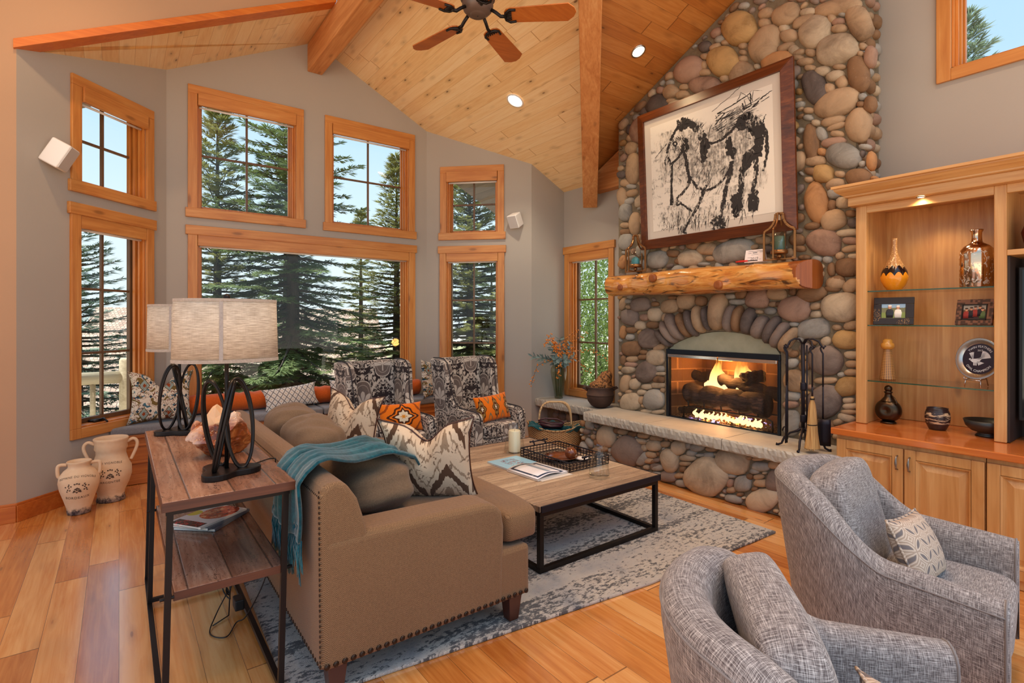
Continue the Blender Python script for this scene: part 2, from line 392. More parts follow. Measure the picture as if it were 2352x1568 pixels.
# fabrics
def fabric(name, c0, c1, sc=520, rough=.9, sheen=.2, bstr=.25, big=.3):
    m = Mat(name); x, y, z = m.xyz(); n = m.noise(None, sc/4, 2, .7); nb = m.noise(None, 3, 2); wv = m.sin(x*sc)*m.sin((y+z)*sc)
    f = n*.75+nb*big-.05
    return m.out(m.mix(f, L(*c0), L(*c1)), rough, bump=wv*.5+n, dist=.002, bstr=bstr, sheen=sheen, spec=.15)
def herring():
    m = Mat('sofa_tweed'); x, y, z = m.xyz(); u = (x+y); k = .028
    zig = m.abs(m.fr(u/k)-.5)*k*1.6
    s1 = m.fr((z+zig+y*.35)/.0085); n = m.noise(None, 220, 2, .7); n3 = m.noise(None, 2.2, 2)
    f = m.ss(m.abs(s1-.5), .12, .36)*.42+n*.62+n3*.18-.12
    return m.out(m.mix(f, L(70, 49, 32), L(160, 126, 92)), .95, bump=f, dist=.002, bstr=.35, sheen=.15, spec=.1)
M['tweed'] = herring()
M['tweed_soft'] = fabric('sofa_cushion_tweed', (84, 66, 50), (150, 124, 98), 700, .95, .15, .3, .25)
def crosshatch():
    m = Mat('chair_linen'); u = m.coord('UV'); ux, uy, _ = m.xyz(u)
    a = m.noise(m.vec(ux*22, uy*420, 0.0), 1.0, 3, .7); b = m.noise(m.vec(ux*420, uy*22, 3.0), 1.0, 3, .7); n = m.noise(m.vec(ux, uy, 1.0), 150, 2)
    f = m.ss(a, .42, .68)*.55+m.ss(b, .42, .68)*.5+n*.2-.1
    return m.out(m.mix(f, L(84, 76, 76), L(208, 202, 198)), .9, bump=a+b, dist=.002, bstr=.25, sheen=.15, spec=.12)
M['linen'] = crosshatch()
M['bench_cloth'] = fabric('bench_cushion_cloth', (96, 94, 96), (146, 144, 144), 420)
M['orange'] = fabric('orange_bolster_cloth', (176, 70, 14), (222, 104, 34), 300, .7, .2, .15)
def throw():
    m = Mat('teal_throw_wool'); n = m.noise(None, 60, 3, .7); n2 = m.noise(None, 7, 3, .6)
    return m.out(m.ramp(n*.5+n2*.5, [(.3, L(1, 42, 52)), (.7, L(18, 104, 116)), (.5, L(4, 72, 84))]), .95, bump=n, dist=.003, bstr=.5, sheen=.4, spec=.05)
M['throw'] = throw()
M['teal_cloth'] = fabric('teal_liner_cloth', (14, 58, 66), (28, 92, 98), 300)
def damask():
    m = Mat('damask_cloth'); x, y, z = m.xyz(m.coord('UV')); U = x/.46+.25; V = y/.76
    jag = (m.noise(m.vec(x, y, 0.0), 40, 3, .6)-.5)
    f1 = m.cos(U*2*PI)*m.cos(V*2*PI)+.30*m.abs(m.cos(U*2*PI))*0.6
    # local polar coords in each medallion (two staggered lattices)
    def loc(q, o): return m.fr(q+.5+o)-.5
    a1, b1 = loc(U, 0), loc(V, 0); a2, b2 = loc(U, .5), loc(V, .5)
    near = m.lt(a1*a1*.6+b1*b1, a2*a2*.6+b2*b2)
    a = a1*near+a2*(1-near); b = b1*near+b2*(1-near)
    r = m.math('SQRT', a*a*1.2+b*b*2.2); th = m.math('ARCTAN2', a, b+.10)
    am = a*.46; bm = b*.76+.055; rr = m.math('SQRT', am*am+bm*bm); th = m.math('ARCTAN2', am, bm)
    fan = m.lt(rr, (.55+.45*m.abs(m.cos(th*4.5)))*.125+jag*.02)*m.gt(m.abs(m.sin(th*4.5+1.571)), .30)*m.gt(m.cos(th), -.25)*m.gt(rr, .012)
    fan = m.mx(fan, m.lt(m.abs(am), .006)*m.lt(m.abs(bm), .06))
    core = m.gt(f1, .36); ring = m.gt(f1, .29)*m.lt(f1, .36); ring2 = m.gt(f1, .62)*m.lt(f1, .66)
    dots = m.lt(m.voro(m.vec(x, y, 0.0), 70, rnd=.3), .3)
    um = m.abs(m.fr(U+.5)-.5)*.46; sc = m.noise(m.vec(um, y*.8, 4.0), 15, 2, .5, 2.6); sc2 = m.math('ABSOLUTE', sc-.5)
    leaf = m.mx(m.lt(sc2, .05)*m.gt(m.noise(m.vec(um, y, 9.0), 11, 1), .40), m.gt(m.cos(th*20+jag*4)*.5+.5, .5)*m.lt(m.abs(f1+.02+jag*.35), .14))
    dark = L(44, 36, 38); cream = L(206, 196, 184); taupe = L(118, 106, 100)
    col = m.mix(leaf*(1-m.gt(f1, .26))*.95, dark, cream)
    col = m.mix(core, col, taupe); col = m.mix(core*dots*.45, col, dark); col = m.mix(ring, col, cream); col = m.mix(ring2*.6, col, cream); col = m.mix(core*fan, col, cream)
    n = m.noise(None, 160, 2)
    return m.out(m.mix(n*.25, col, dark), .8, bump=n, dist=.0015, bstr=.25, sheen=.2, spec=.15)
M['damask'] = damask()
def ikat(name, ground, c1, c2, pu=.22, pv=.30, amt=1.0):
    m = Mat(name); x, y, z = m.xyz(); st = m.noise(m.vec(x*90, 0.0, z*6), 1, 2)-.5; big = m.noise(m.vec(x*1, y*0, z*1), 9, 2)-.5
    U = x/pu; V = z/pv+st*.22
    a = m.abs(m.fr(U)-.5)*2; d = m.abs(m.fr(V+a*.62+big*.35)-.5)*2
    l1 = m.gt(d, .80)*m.lt(a, .93); l2 = m.gt(d, .36)*m.lt(d, .47)*m.gt(a, .2); sp = m.lt(m.noise(m.vec(x, 2.0, z), 16, 2, .5, 2.5), .385)
    l3 = m.lt(a*a*2+(d-.1)*(d-.1)*6, .10)
    col = m.mix(l2*.8*amt, L(*ground), L(*c2)); col = m.mix(sp*.75*amt, col, L(*c1)); col = m.mix(l1*amt, col, L(*c1)); col = m.mix(l3*.85*amt, col, L(*c2))
    n = m.noise(None, 240, 2); col = m.mix(n*.18, col, L(90, 74, 60))
    return m.out(col, .9, bump=n, dist=.0015, bstr=.3, sheen=.15, spec=.1)
M['ikat_brown'] = ikat('ikat_brown_cloth', (214, 192, 164), (88, 62, 44), (138, 114, 90))
def medallion(name, ground, rings, pw, ph, jag=.12):
    """concentric jagged diamonds centred on the cushion"""
    m = Mat(name); x, y, z = m.xyz(); st = m.noise(m.vec(x*80, 0.0, z*5), 1, 2)-.5
    a = m.abs(m.fr(x/pw+.5)-.5)*2; b = m.abs(m.fr(z/ph+.5)-.5)*2
    d = a*1.05+b*.95+st*jag+m.sin(m.math('ARCTAN2', a, b)*7)*.06
    col = L(*ground)
    for lo, hi, c in rings: col = m.mix(m.gt(d, lo)*m.lt(d, hi), col, L(*c))
    n = m.noise(None, 240, 2); col = m.mix(n*.15, col, L(90, 60, 40))
    return m.out(col, .85, bump=n, dist=.0015, bstr=.25, sheen=.15, spec=.1)
M['orange_ikat'] = medallion('orange_ikat_cloth', (226, 116, 22), [(-1, .14, (214, 140, 40)), (.14, .40, (226, 214, 190)), (.40, .54, (70, 34, 16)), (.66, .80, (70, 34, 16)), (1.25, 1.4, (150, 70, 20))], .42, .32)
M['orange_ikat2'] = medallion('orange_ikat_flame_cloth', (226, 116, 22), [(-1, .13, (226, 214, 190)), (.13, .30, (80, 40, 18)), (.30, .44, (150, 120, 66)), (.44, .56, (80, 40, 18)), (1.2, 1.34, (120, 110, 80))], .17, .46)
def bluekat():
    m = Mat('blue_ikat_cloth'); x, y, z = m.xyz(); st = m.noise(m.vec(x*90, 0.0, z*7), 1, 2)-.5; w_ = m.noise(m.vec(x, 5.0, z), 9, 2, .5, 2.2)
    a = m.abs(m.fr(x/.2+.25)-.5)*2; b = m.abs(m.fr(z/.27+.1)-.5)*2; d = a*1.1+b+st*.15
    col = L(222, 210, 190)
    for cond, c in ((m.lt(m.noise(m.vec(x, 1.0, z), 13, 2, .5, 2), .40), (70, 110, 124)), (m.gt(w_, .60), (116, 94, 52)), (m.lt(d, .42), (142, 158, 150)), (m.lt(d, .16), (150, 70, 36)),
                    (m.gt(d, .42)*m.lt(d, .50), (104, 84, 50)), (m.lt(m.abs(w_-.5), .016), (110, 56, 30)), (m.gt(m.abs(m.fr(x/.1)-.5)*m.abs(m.fr(z/.135)-.5), .19), (40, 62, 76))):
        col = m.mix(cond, col, L(*c))
    n = m.noise(None, 240, 2)
    return m.out(m.mix(n*.12, col, L(80, 70, 60)), .85, bump=n, dist=.0015, bstr=.25, spec=.1)
M['blue_ikat'] = bluekat()
def trellis():
    m = Mat('trellis_cloth'); x, y, z = m.xyz(); p = (x+z*.8)/.062; q = (x-z*.8)/.062
    fp = m.abs(m.fr(p)-.5); fq = m.abs(m.fr(q)-.5)
    l = m.mx(m.gt(fp, .42)*m.gt(m.abs(m.fr(q*3)-.5), .12), m.gt(fq, .42)*m.gt(m.abs(m.fr(p*3)-.5), .12)); kn = m.gt(fp, .37)*m.gt(fq, .37); dot = m.lt(fp, .08)*m.lt(fq, .08)
    col = m.mix(l, L(222, 214, 204), L(74, 68, 70)); col = m.mix(kn, col, L(74, 68, 70)); col = m.mix(dot, col, L(206, 150, 70)); n = m.noise(None, 200, 2)
    return m.out(m.mix(n*.12, col, L(120, 110, 100)), .9, bump=n, dist=.0015, bstr=.25, spec=.1)
M['trellis'] = trellis()
def petals():
    m = Mat('petal_geometric_cloth'); x, y, z = m.xyz(); s_ = .105; col = L(178, 158, 140)
    U, V = x/s_, z/s_
    def circ(ox, oy):
        a, b = m.fr(U+ox)-.5, m.fr(V+oy)-.5; return m.math('SQRT', a*a+b*b)
    c1, c2 = circ(0, 0), circ(.5, .5); inter = m.mn(m.lt(c1, .5), m.lt(c2, .5))
    a = m.fr(m.mx(c1, c2)*11); ln_ = m.gt(m.abs(a-.5), .30)
    col = m.mix(ln_*.75, col, L(222, 206, 188)); k = m.lt(m.mx(c1, c2), .415); col = m.mix(k, col, L(118, 112, 112)); n = m.noise(None, 200, 2)
    return m.out(m.mix(n*.2, col, L(130, 112, 98)), .9, bump=ln_+n*.4, dist=.002, bstr=.35, spec=.1)
M['petals'] = petals()
def shade():
    m = Mat('lampshade_linen'); x, y, z = m.xyz(); th = m.math('ARCTAN2', x, y)
    a = m.noise(m.vec(th*3, z*330, 0.0), 1, 3, .7); b = m.noise(m.vec(th*90, z*14, 2.0), 1, 2, .6); f = m.ss(a, .35, .68)*.7+b*.4-.05
    col = m.mix(f, L(178, 164, 148), L(244, 238, 228))
    p = m.N('BsdfPrincipled'); m.put(p.inputs['Base Color'], col); p.inputs['Roughness'].default_value = .9
    tr = m.N('BsdfTranslucent'); m.put(tr.inputs[0], col); x2 = m.N('MixShader'); x2.inputs[0].default_value = .5
    m.t.links.new(p.outputs[0], x2.inputs[1]); m.t.links.new(tr.outputs[0], x2.inputs[2]); m.t.links.new(x2.outputs[0], m.o.inputs[0]); return m.mat
M['shade'] = shade()
def rugm():
    m = Mat('faded_rug_pile'); x, y, z = m.xyz(); n1 = m.noise(m.vec(x*1.2, y*.7, 0.0), 2.2, 4, .6); n2 = m.noise(m.vec(x*13, y*26, 0.0), 1.6, 4, .75); n3 = m.noise(m.vec(x, y, 0.0), 260, 2)
    band = m.noise(m.vec(x*.35, y*3.2, 7.0), 1.6, 3, .6)
    base = m.ramp(n1*.6+band*.5-.05, [(.3, L(172, 172, 174)), (.66, L(224, 212, 194)), (.46, L(208, 200, 190))])
    d = m.ss(n2*.85+band*.6+n1*.15, .80, .88); col = m.mix(d*.9, base, L(44, 46, 54))
    col = m.mix(m.ss(n2*.4+n1*.9, .58, .46)*.5, col, L(96, 112, 130)); col = m.mix(n3*.3, col, L(96, 92, 92))
    return m.out(col, 1, bump=n3+n2*.5, dist=.012, bstr=.9, spec=.02, sheen=.2)
M['rug'] = rugm()
def reclaimed(name, c0, c1, c2, wdt, axis='y', rough=.5):
    m = Mat(name); x, y, z = m.xyz(); al, ac = (y, x) if axis == 'y' else (x, y)
    row = m.fl(ac/wdt); fb = m.fr(ac/wdt); r = m.white(m.vec(row, 2.0, 5.0)); n = m.noise(m.vec(al*1.4+r*9, ac*13, r*5), 1.5, 5, .65, 1.3); n2 = m.noise(m.vec(al*5, ac*60, 1.0), 1, 3)
    col = m.ramp(n*.7+r*.3+n2*.15-.07, [(.26, L(*c0)), (.74, L(*c2)), (.5, L(*c1))]); g = m.ss(m.abs(fb-.5), .465, .495)
    ck = m.noise(m.vec(al*3, ac*9, 3.0), 1.3, 3, .6, 3); col = m.mix(m.lt(m.abs(ck-.5), .006)*.7, col, L(46, 34, 30)); col = m.mix(g*.75, col, L(50, 38, 32))
    return m.out(col, rough, bump=n*.5-g, dist=.004, bstr=.35)
M['ct_top'] = reclaimed('reclaimed_grey_planks', (120, 96, 78), (164, 138, 112), (196, 174, 146), .085, 'x')
M['console_top'] = reclaimed('console_walnut', (104, 66, 48), (146, 104, 82), (182, 146, 122), .15, 'y', .2)
M['console_edge'] = wood('console_edge_wood', (62, 30, 18), (92, 50, 32), (118, 70, 46), 'x', .45, 1, .3)
M['leg_wood'] = flat('dark_walnut_leg', L(70, 36, 24), .35)
M['nail'] = flat('nailhead_bronze', L(62, 46, 36), .3, .85)
# plants and outdoors
def leafm(name, c0, c1, rough=.5, tr=.25):
    m = Mat(name); n = m.noise(None, 2.6, 3); n2 = m.noise(None, 14, 2); col = m.mix(n*.6+n2*.5-.05, L(*c0), L(*c1))
    p = m.N('BsdfPrincipled'); m.put(p.inputs['Base Color'], col); p.inputs['Roughness'].default_value = rough
    t = m.N('BsdfTranslucent'); m.put(t.inputs[0], col); x = m.N('MixShader'); x.inputs[0].default_value = tr
    m.t.links.new(p.outputs[0], x.inputs[1]); m.t.links.new(t.outputs[0], x.inputs[2]); m.t.links.new(x.outputs[0], m.o.inputs[0]); return m.mat
M['needle'] = leafm('spruce_needles', (58, 78, 48), (136, 152, 96))
M['needle2'] = leafm('fir_needles', (74, 84, 42), (168, 166, 98))
M['needle3'] = leafm('blue_spruce_needles', (76, 98, 84), (150, 168, 140))
M['aspen'] = leafm('aspen_leaves', (54, 82, 34), (150, 172, 92), .5, .4)
M['euc'] = leafm('eucalyptus_leaf', (84, 112, 108), (156, 178, 172), .6, .15)
def bark():
    m = Mat('tree_bark'); n = m.noise(m.scale(m.coord(), (9, 9, 2)), 2, 4, .7); return m.out(m.mix(n, L(48, 42, 38), L(104, 92, 82)), .9, bump=n, dist=.03, bstr=.8)
M['bark'] = bark()
def shingle():
    m = Mat('cedar_shingles'); x, y, z = m.xyz(); n = m.N('TexBrick'); m.put(n.inputs['Vector'], m.vec(x, z*1.9, 0.0)); n.inputs['Scale'].default_value = 1
    m.put(n.inputs['Color1'], L(186, 158, 136)); m.put(n.inputs['Color2'], L(150, 122, 102)); m.put(n.inputs['Mortar'], L(96, 74, 62)); n.inputs['Brick Width'].default_value = .13
    n.inputs['Row Height'].default_value = .16; n.inputs['Mortar Size'].default_value = .010
    return m.out(E_(m, n.outputs[0]), .8)
M['shingle'] = shingle()
M['log_rail'] = wood('weathered_log', (150, 136, 112), (186, 172, 146), (208, 196, 172), 'x', .8, 1, .3)
M['ground'] = Mat('dry_meadow'); _g = M['ground']; M['ground'] = _g.out(_g.mix(_g.noise(None, .6, 4, .7), L(108, 112, 70), L(176, 166, 124)), .95)
M['soffit'] = planks('soffit_boards', [(104, 88, 76), (126, 108, 94), (142, 124, 108)], .14, 3, 'y', 'x', .7, 1.118, .02, (60, 50, 42), .2)
M['siding'] = flat('dark_siding', L(96, 84, 76), .8)
# ------------------------------------------------------------ the room shell
RX, RZ = 1.904, 4.91            # ridge of the bay ceiling
YB, YC = 5.541, 6.571           # bay entry and window wall
XW = 5.028                      # fireplace wall
AL, BR = (.396, YC), (3.411, YC)
AS, BE = (-.634, YB), (4.441, YB)
def zbay(x): return RZ-.5*abs(x-RX)
def zmain(y): return RZ-.5*(y-RX)
def wall(name, p0, ang, ln, ztop, holes, mat, zb=0, th=.2, breaks=()):
    """wall seen from its right-hand side; u runs along ang from p0; openings are cut out"""
    a = math.radians(ang); d = Vector((math.cos(a), math.sin(a), 0)); nrm = Vector((-d.y, d.x, 0)); mb = MB()
    us = sorted(set([0, ln]+[h[i] for h in holes for i in (0, 1)]+list(breaks)))
    def col(u0, u1, z0a, z0b, z1a, z1b):
        vs = []
        for off in (0, th):
            for u, z in ((u0, z0a), (u1, z0b), (u1, z1b), (u0, z1a)):
                p = Vector((p0[0], p0[1], 0))+d*u+nrm*off; vs.append((p.x, p.y, z))
        mb.add(vs, [(0, 1, 2, 3), (7, 6, 5, 4), (0, 4, 5, 1), (1, 5, 6, 2), (2, 6, 7, 3), (3, 7, 4, 0)])
    zf = zb if callable(zb) else (lambda u: zb)
    for u0, u1 in zip(us[:-1], us[1:]):
        hs = sorted([(h[2], h[3]) for h in holes if h[0] < (u0+u1)/2 < h[1]])
        cur = None
        for z0, z1 in hs:
            col(u0, u1, cur if cur is not None else zf(u0), cur if cur is not None else zf(u1), z0, z0); cur = z1
        col(u0, u1, cur if cur is not None else zf(u0), cur if cur is not None else zf(u1), ztop(u0), ztop(u1))
    o = mb.build(name, mat, weld=False); tag(o, kind='structure'); return o
S2 = math.sqrt(.5)
WIN = []
def window(n, p0, ang, u0, u1, z0, z1, style, cols=2, rows=2, crank=False):
    cw = .088; h = (u0+cw, u1-cw, z0+cw, z1-cw); WIN.append(h)
    W = thing('window_%d' % n, None, None, (p0[0], p0[1], 0), math.radians(ang)); tag(W, kind='structure')
    a0, a1, b0, b1 = h
    ex = .022
    m = MB(); m.box(u0, a0, -.026, 0, b0 if style != 'frame' else z0, b1); m.box(a1, u1, -.026, 0, b0 if style != 'frame' else z0, b1)
    if style == 'lower': m.box(u0, a0, -.026, 0, z0, b0); m.box(a1, u1, -.026, 0, z0, b0)
    m.build('side_casing', M['alder_z'], W, bevel=.004)
    m = MB()
    if style == 'upper':
        m.box(u0, u1, -.026, 0, b1, z1); m.build('head_casing', M['alder_x'], W, bevel=.004)
        m = MB(); m.box(u0-ex, u1+ex, -.032, 0, z0, b0+.012); m.build('sill_board', M['alder_x'], W, bevel=.004)
    elif style == 'lower':
        m.box(u0-ex, u1+ex, -.034, 0, b1-.012, z1); m.build('head_casing', M['alder_x'], W, bevel=.004)
        m = MB(); m.box(a0, a1, -.026, 0, z0, b0); m.build('sill_board', M['alder_x'], W, bevel=.004)
    else:
        m.box(u0, u1, -.026, 0, b1, z1); m.build('head_casing', M['alder_x'], W, bevel=.004)
        m = MB(); m.box(a0, a1, -.026, 0, z0, b0); m.build('sill_board', M['alder_x'], W, bevel=.004)
    t = .014; m = MB()
    m.box(a0, a0+t, 0, .19, b0, b1); m.box(a1-t, a1, 0, .19, b0, b1); m.box(a0, a1, 0, .19, b0, b0+t); m.box(a0, a1, 0, .19, b1-t, b1)
    m.box(a0+t, a0+t+.02, .03, .05, b0, b1); m.box(a1-t-.02, a1-t, .03, .05, b0, b1); m.box(a0+t, a0+t+.03, .07, .1, b0, b1); m.box(a1-t-.03, a1-t, .07, .1, b0, b1)
    m.build('jamb_liner', M['jamb'], W, bevel=.002)
    s0, s1, q0, q1 = a0+t, a1-t, b0+t, b1-t; sw = .042
    m = MB(); y0, y1 = .115, .155
    m.box(s0, s0+sw, y0, y1, q0, q1); m.box(s1-sw, s1, y0, y1, q0, q1); m.box(s0+sw, s1-sw, y0, y1, q0, q0+sw); m.box(s0+sw, s1-sw, y0, y1, q1-sw, q1)
    sash = m.build('sash', M['sash'] if style == 'lower' and rows == 3 else M['jamb'], W, bevel=.004)
    m = MB(); m.box(s0+sw, s1-sw, .134, .138, q0+sw, q1-sw); m.build('pane', M['glass'], sash)
    if cols > 1:
        m = MB()
        for i in range(1, cols): u = s0+sw+(s1-s0-2*sw)*i/cols; m.box(u-.011, u+.011, .122, .15, q0+sw, q1-sw)
        for i in range(1, rows): z = q0+sw+(q1-q0-2*sw)*i/rows; m.box(s0+sw, s1-sw, .123, .149, z-.011, z+.011)
        m.build('muntins', M['sash'], sash, bevel=.003)
    if style != 'frame':
        m = MB(); hv = .125; m.box(a0+.004, a1-.004, -.045 if style == 'upper' else -.024, -.004, b1-hv, b1+.01); v = m.build('shade_valance', M['alder_x'], W, bevel=.003)
        m = MB(); m.tube([(a0+.02, .03, b1-hv-.004), (a1-.02, .03, b1-hv-.004)], .012, 8); m.build('shade_rail', M['white'], v, smooth=True)
    if crank:
        m = MB(); uc = (a0+a1)/2-.12; m.box(uc-.05, uc+.05, .03, .1, b0+t, b0+t+.02); m.tube([(uc, .04, b0+.03), (uc+.01, .0, b0+.045), (uc-.01, -.06, b0+.02)], .008); m.build('crank_handle', M['metal_dark'], W, smooth=True)
    return h
hA = [window(1, AS, 45, .424, 1.278, 2.648, 3.65, 'upper'), window(2, AS, 45, .418, 1.278, .53, 2.555, 'lower', 2, 3, True)]
hC = [window(3, AL, 0, .19, 1.375, 2.648, 4.06, 'upper'), window(4, AL, 0, 1.625, 2.828, 2.648, 4.06, 'upper'), window(5, AL, 0, .19, 2.832, .53, 2.562, 'lower', 1, 1)]
hB = [window(6, BR, -45, .197, 1.085, 2.645, 3.65, 'upper'), window(7, BR, -45, .19, 1.09, .50, 2.562, 'lower', 2, 3)]
hW = [window(8, (XW, YB), -90, .03, .945, .51, 2.566, 'lower', 2, 3), window(9, (XW, YB), -90, 4.228, 5.55, 3.35, 4.6, 'frame', 1, 1)]
LA = math.hypot(AL[0]-AS[0], AL[1]-AS[1])
wall('wall_bay_left', AS, 45, LA, lambda u: zbay(AS[0]+u*S2), hA, M['wall'])
wall('wall_bay_centre', AL, 0, BR[0]-AL[0], lambda u: zbay(AL[0]+u), hC, M['wall'], breaks=(RX-AL[0],))
wall('wall_bay_right', BR, -45, LA, lambda u: zbay(BR[0]+u*S2), hB, M['wall'])
wall('wall_return', BE, 0, XW-BE[0], lambda u: zbay(BE[0]+u), [], M['wall'])
wall('wall_fireplace_side', (XW, YB), -90, YB+1.5, lambda u: (zbay(XW) if u < YB-XW else zmain(YB-u)), hW, M['wall'], breaks=(YB-XW, YB-XW+.001))
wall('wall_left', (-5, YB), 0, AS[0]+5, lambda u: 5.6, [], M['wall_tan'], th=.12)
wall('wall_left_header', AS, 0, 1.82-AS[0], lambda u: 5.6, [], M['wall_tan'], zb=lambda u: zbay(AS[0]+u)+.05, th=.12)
m = MB()
m.prism([(AS[0]-.015, zbay(AS[0])-.012), (1.82, zbay(1.82)-.004), (1.82, zbay(1.82)+.056), (AS[0]-.015, zbay(AS[0])+.06)], lambda p, h: (p[0], h, p[1]), YB-.03, YB+.13)
tag(m.build('trim_1', M['trim_dark'], bevel=.004), kind='structure')
# floor: one slab following the bay
m = MB(); fp = [(-5, -1.6), (XW, -1.6), (XW, YB), BE, BR, AL, AS, (-5, YB)]
m.prism(fp, lambda p, h: (p[0], p[1], h), -.06, 0); tag(m.build('floor', M['floor']), kind='structure')
m = MB(); m.box(4.02, 4.145, 1.66, 4.3, 0, .003); tag(m.build('floor_border', M['floor']), kind='structure')
# ceilings
def slope_slab(name, poly, zf, mat, th=.03):
    m = MB(); n = len(poly)
    vs = [(x, y, zf(x, y)) for x, y in poly]+[(x, y, zf(x, y)+th) for x, y in poly]
    m.add(vs, [tuple(range(n))[::-1], tuple(range(n, 2*n))]+[(i, (i+1) % n, (i+1) % n+n, i+n) for i in range(n)])
    o = m.build(name, mat); tag(o, kind='structure'); return o
slope_slab('ceiling_bay_left', [(AS[0], YB+.1), (RX, YB+.1), (RX, YC), AL, AS], lambda x, y: zbay(x), M['ceil_bay'])
slope_slab('ceiling_bay_right', [(RX, RX), (XW, XW), (XW, YB), BE, BR, (RX, YC)], lambda x, y: zbay(x), M['ceil_bay'])
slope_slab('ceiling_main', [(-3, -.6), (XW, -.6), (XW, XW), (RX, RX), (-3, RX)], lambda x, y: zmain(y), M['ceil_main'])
slope_slab('ceiling_left', [(-5, RX), (RX, RX), (RX, YB), (-5, YB)], lambda x, y: 5.6, M['wall'])
m = MB(); m.box(RX-.04, RX, RX, YB+.1, zbay(RX), 5.6); tag(m.build('wall_over_ridge', M['wall']), kind='structure')
# roof overhang outside the bay
YE = 7.35
slope_slab('roof_eave_right', [(RX, 6.6), (6.2, 5.76), (6.2, YE), (RX, YE)], lambda x, y: zbay(x)+.035, M['soffit'], .12)
slope_slab('roof_eave_left', [(RX, 6.6), (RX, YE), (-1.7, YE), (-1.7, 5.76)], lambda x, y: zbay(x)+.035, M['soffit'], .12)
def beam(name, mb, mat, label):
    o = mb.build(name, mat, bevel=.008); tag(o, label, 'beam'); return o
m = MB(); m.box(1.817, 1.99, RX+.3, YC-.002, 4.535, 4.865); beam('ridge_beam', m, M['beam_y'], 'rough sawn timber ridge beam ending above the two upper bay windows')
m = MB(); d1, d2 = 1.95, 4.93
def vb(q, h):
    s, z = q; return (s/S2, h, z)
m.prism([(d1, zbay(d1)-.06), (d2, zbay(d2)-.06), (d2, zbay(d2)-.385), (d1, zbay(d1)-.385)], vb, -.092, .092)
vb_ = beam('valley_beam', m, M['beam_x'], 'rough sawn timber valley beam between the light and the dark ceiling slopes'); vb_.rotation_euler = (0, 0, PI/4)
m = MB(); m.prism([(4.86, zmain(4.86)-.035), (4.19, zmain(4.19)-.035), (4.19, zmain(4.86)-.24), (4.86, zmain(4.86)-.24)], lambda p, h: (h, p[0], p[1]), 4.89, XW-.002)
beam('wall_plate_beam', m, M['beam_y'], 'short dark timber between valley beam end and stone chimney')
# baseboards
m = MB(); m.box(-5, AS[0], YB-.02, YB, 0, .125); m.box(-5, AS[0], YB-.012, YB, .125, .145); tag(m.build('baseboard_left', M['base'], bevel=.003), kind='structure')
m = MB(); m.M = Matrix.Translation((AS[0], AS[1], 0)) @ Matrix.Rotation(PI/4, 4, 'Z'); m.box(-.008, .735, -.02, 0, 0, .125); m.box(-.008, .735, -.012, 0, .125, .145); tag(m.build('baseboard_bay', M['base'], bevel=.003), kind='structure')
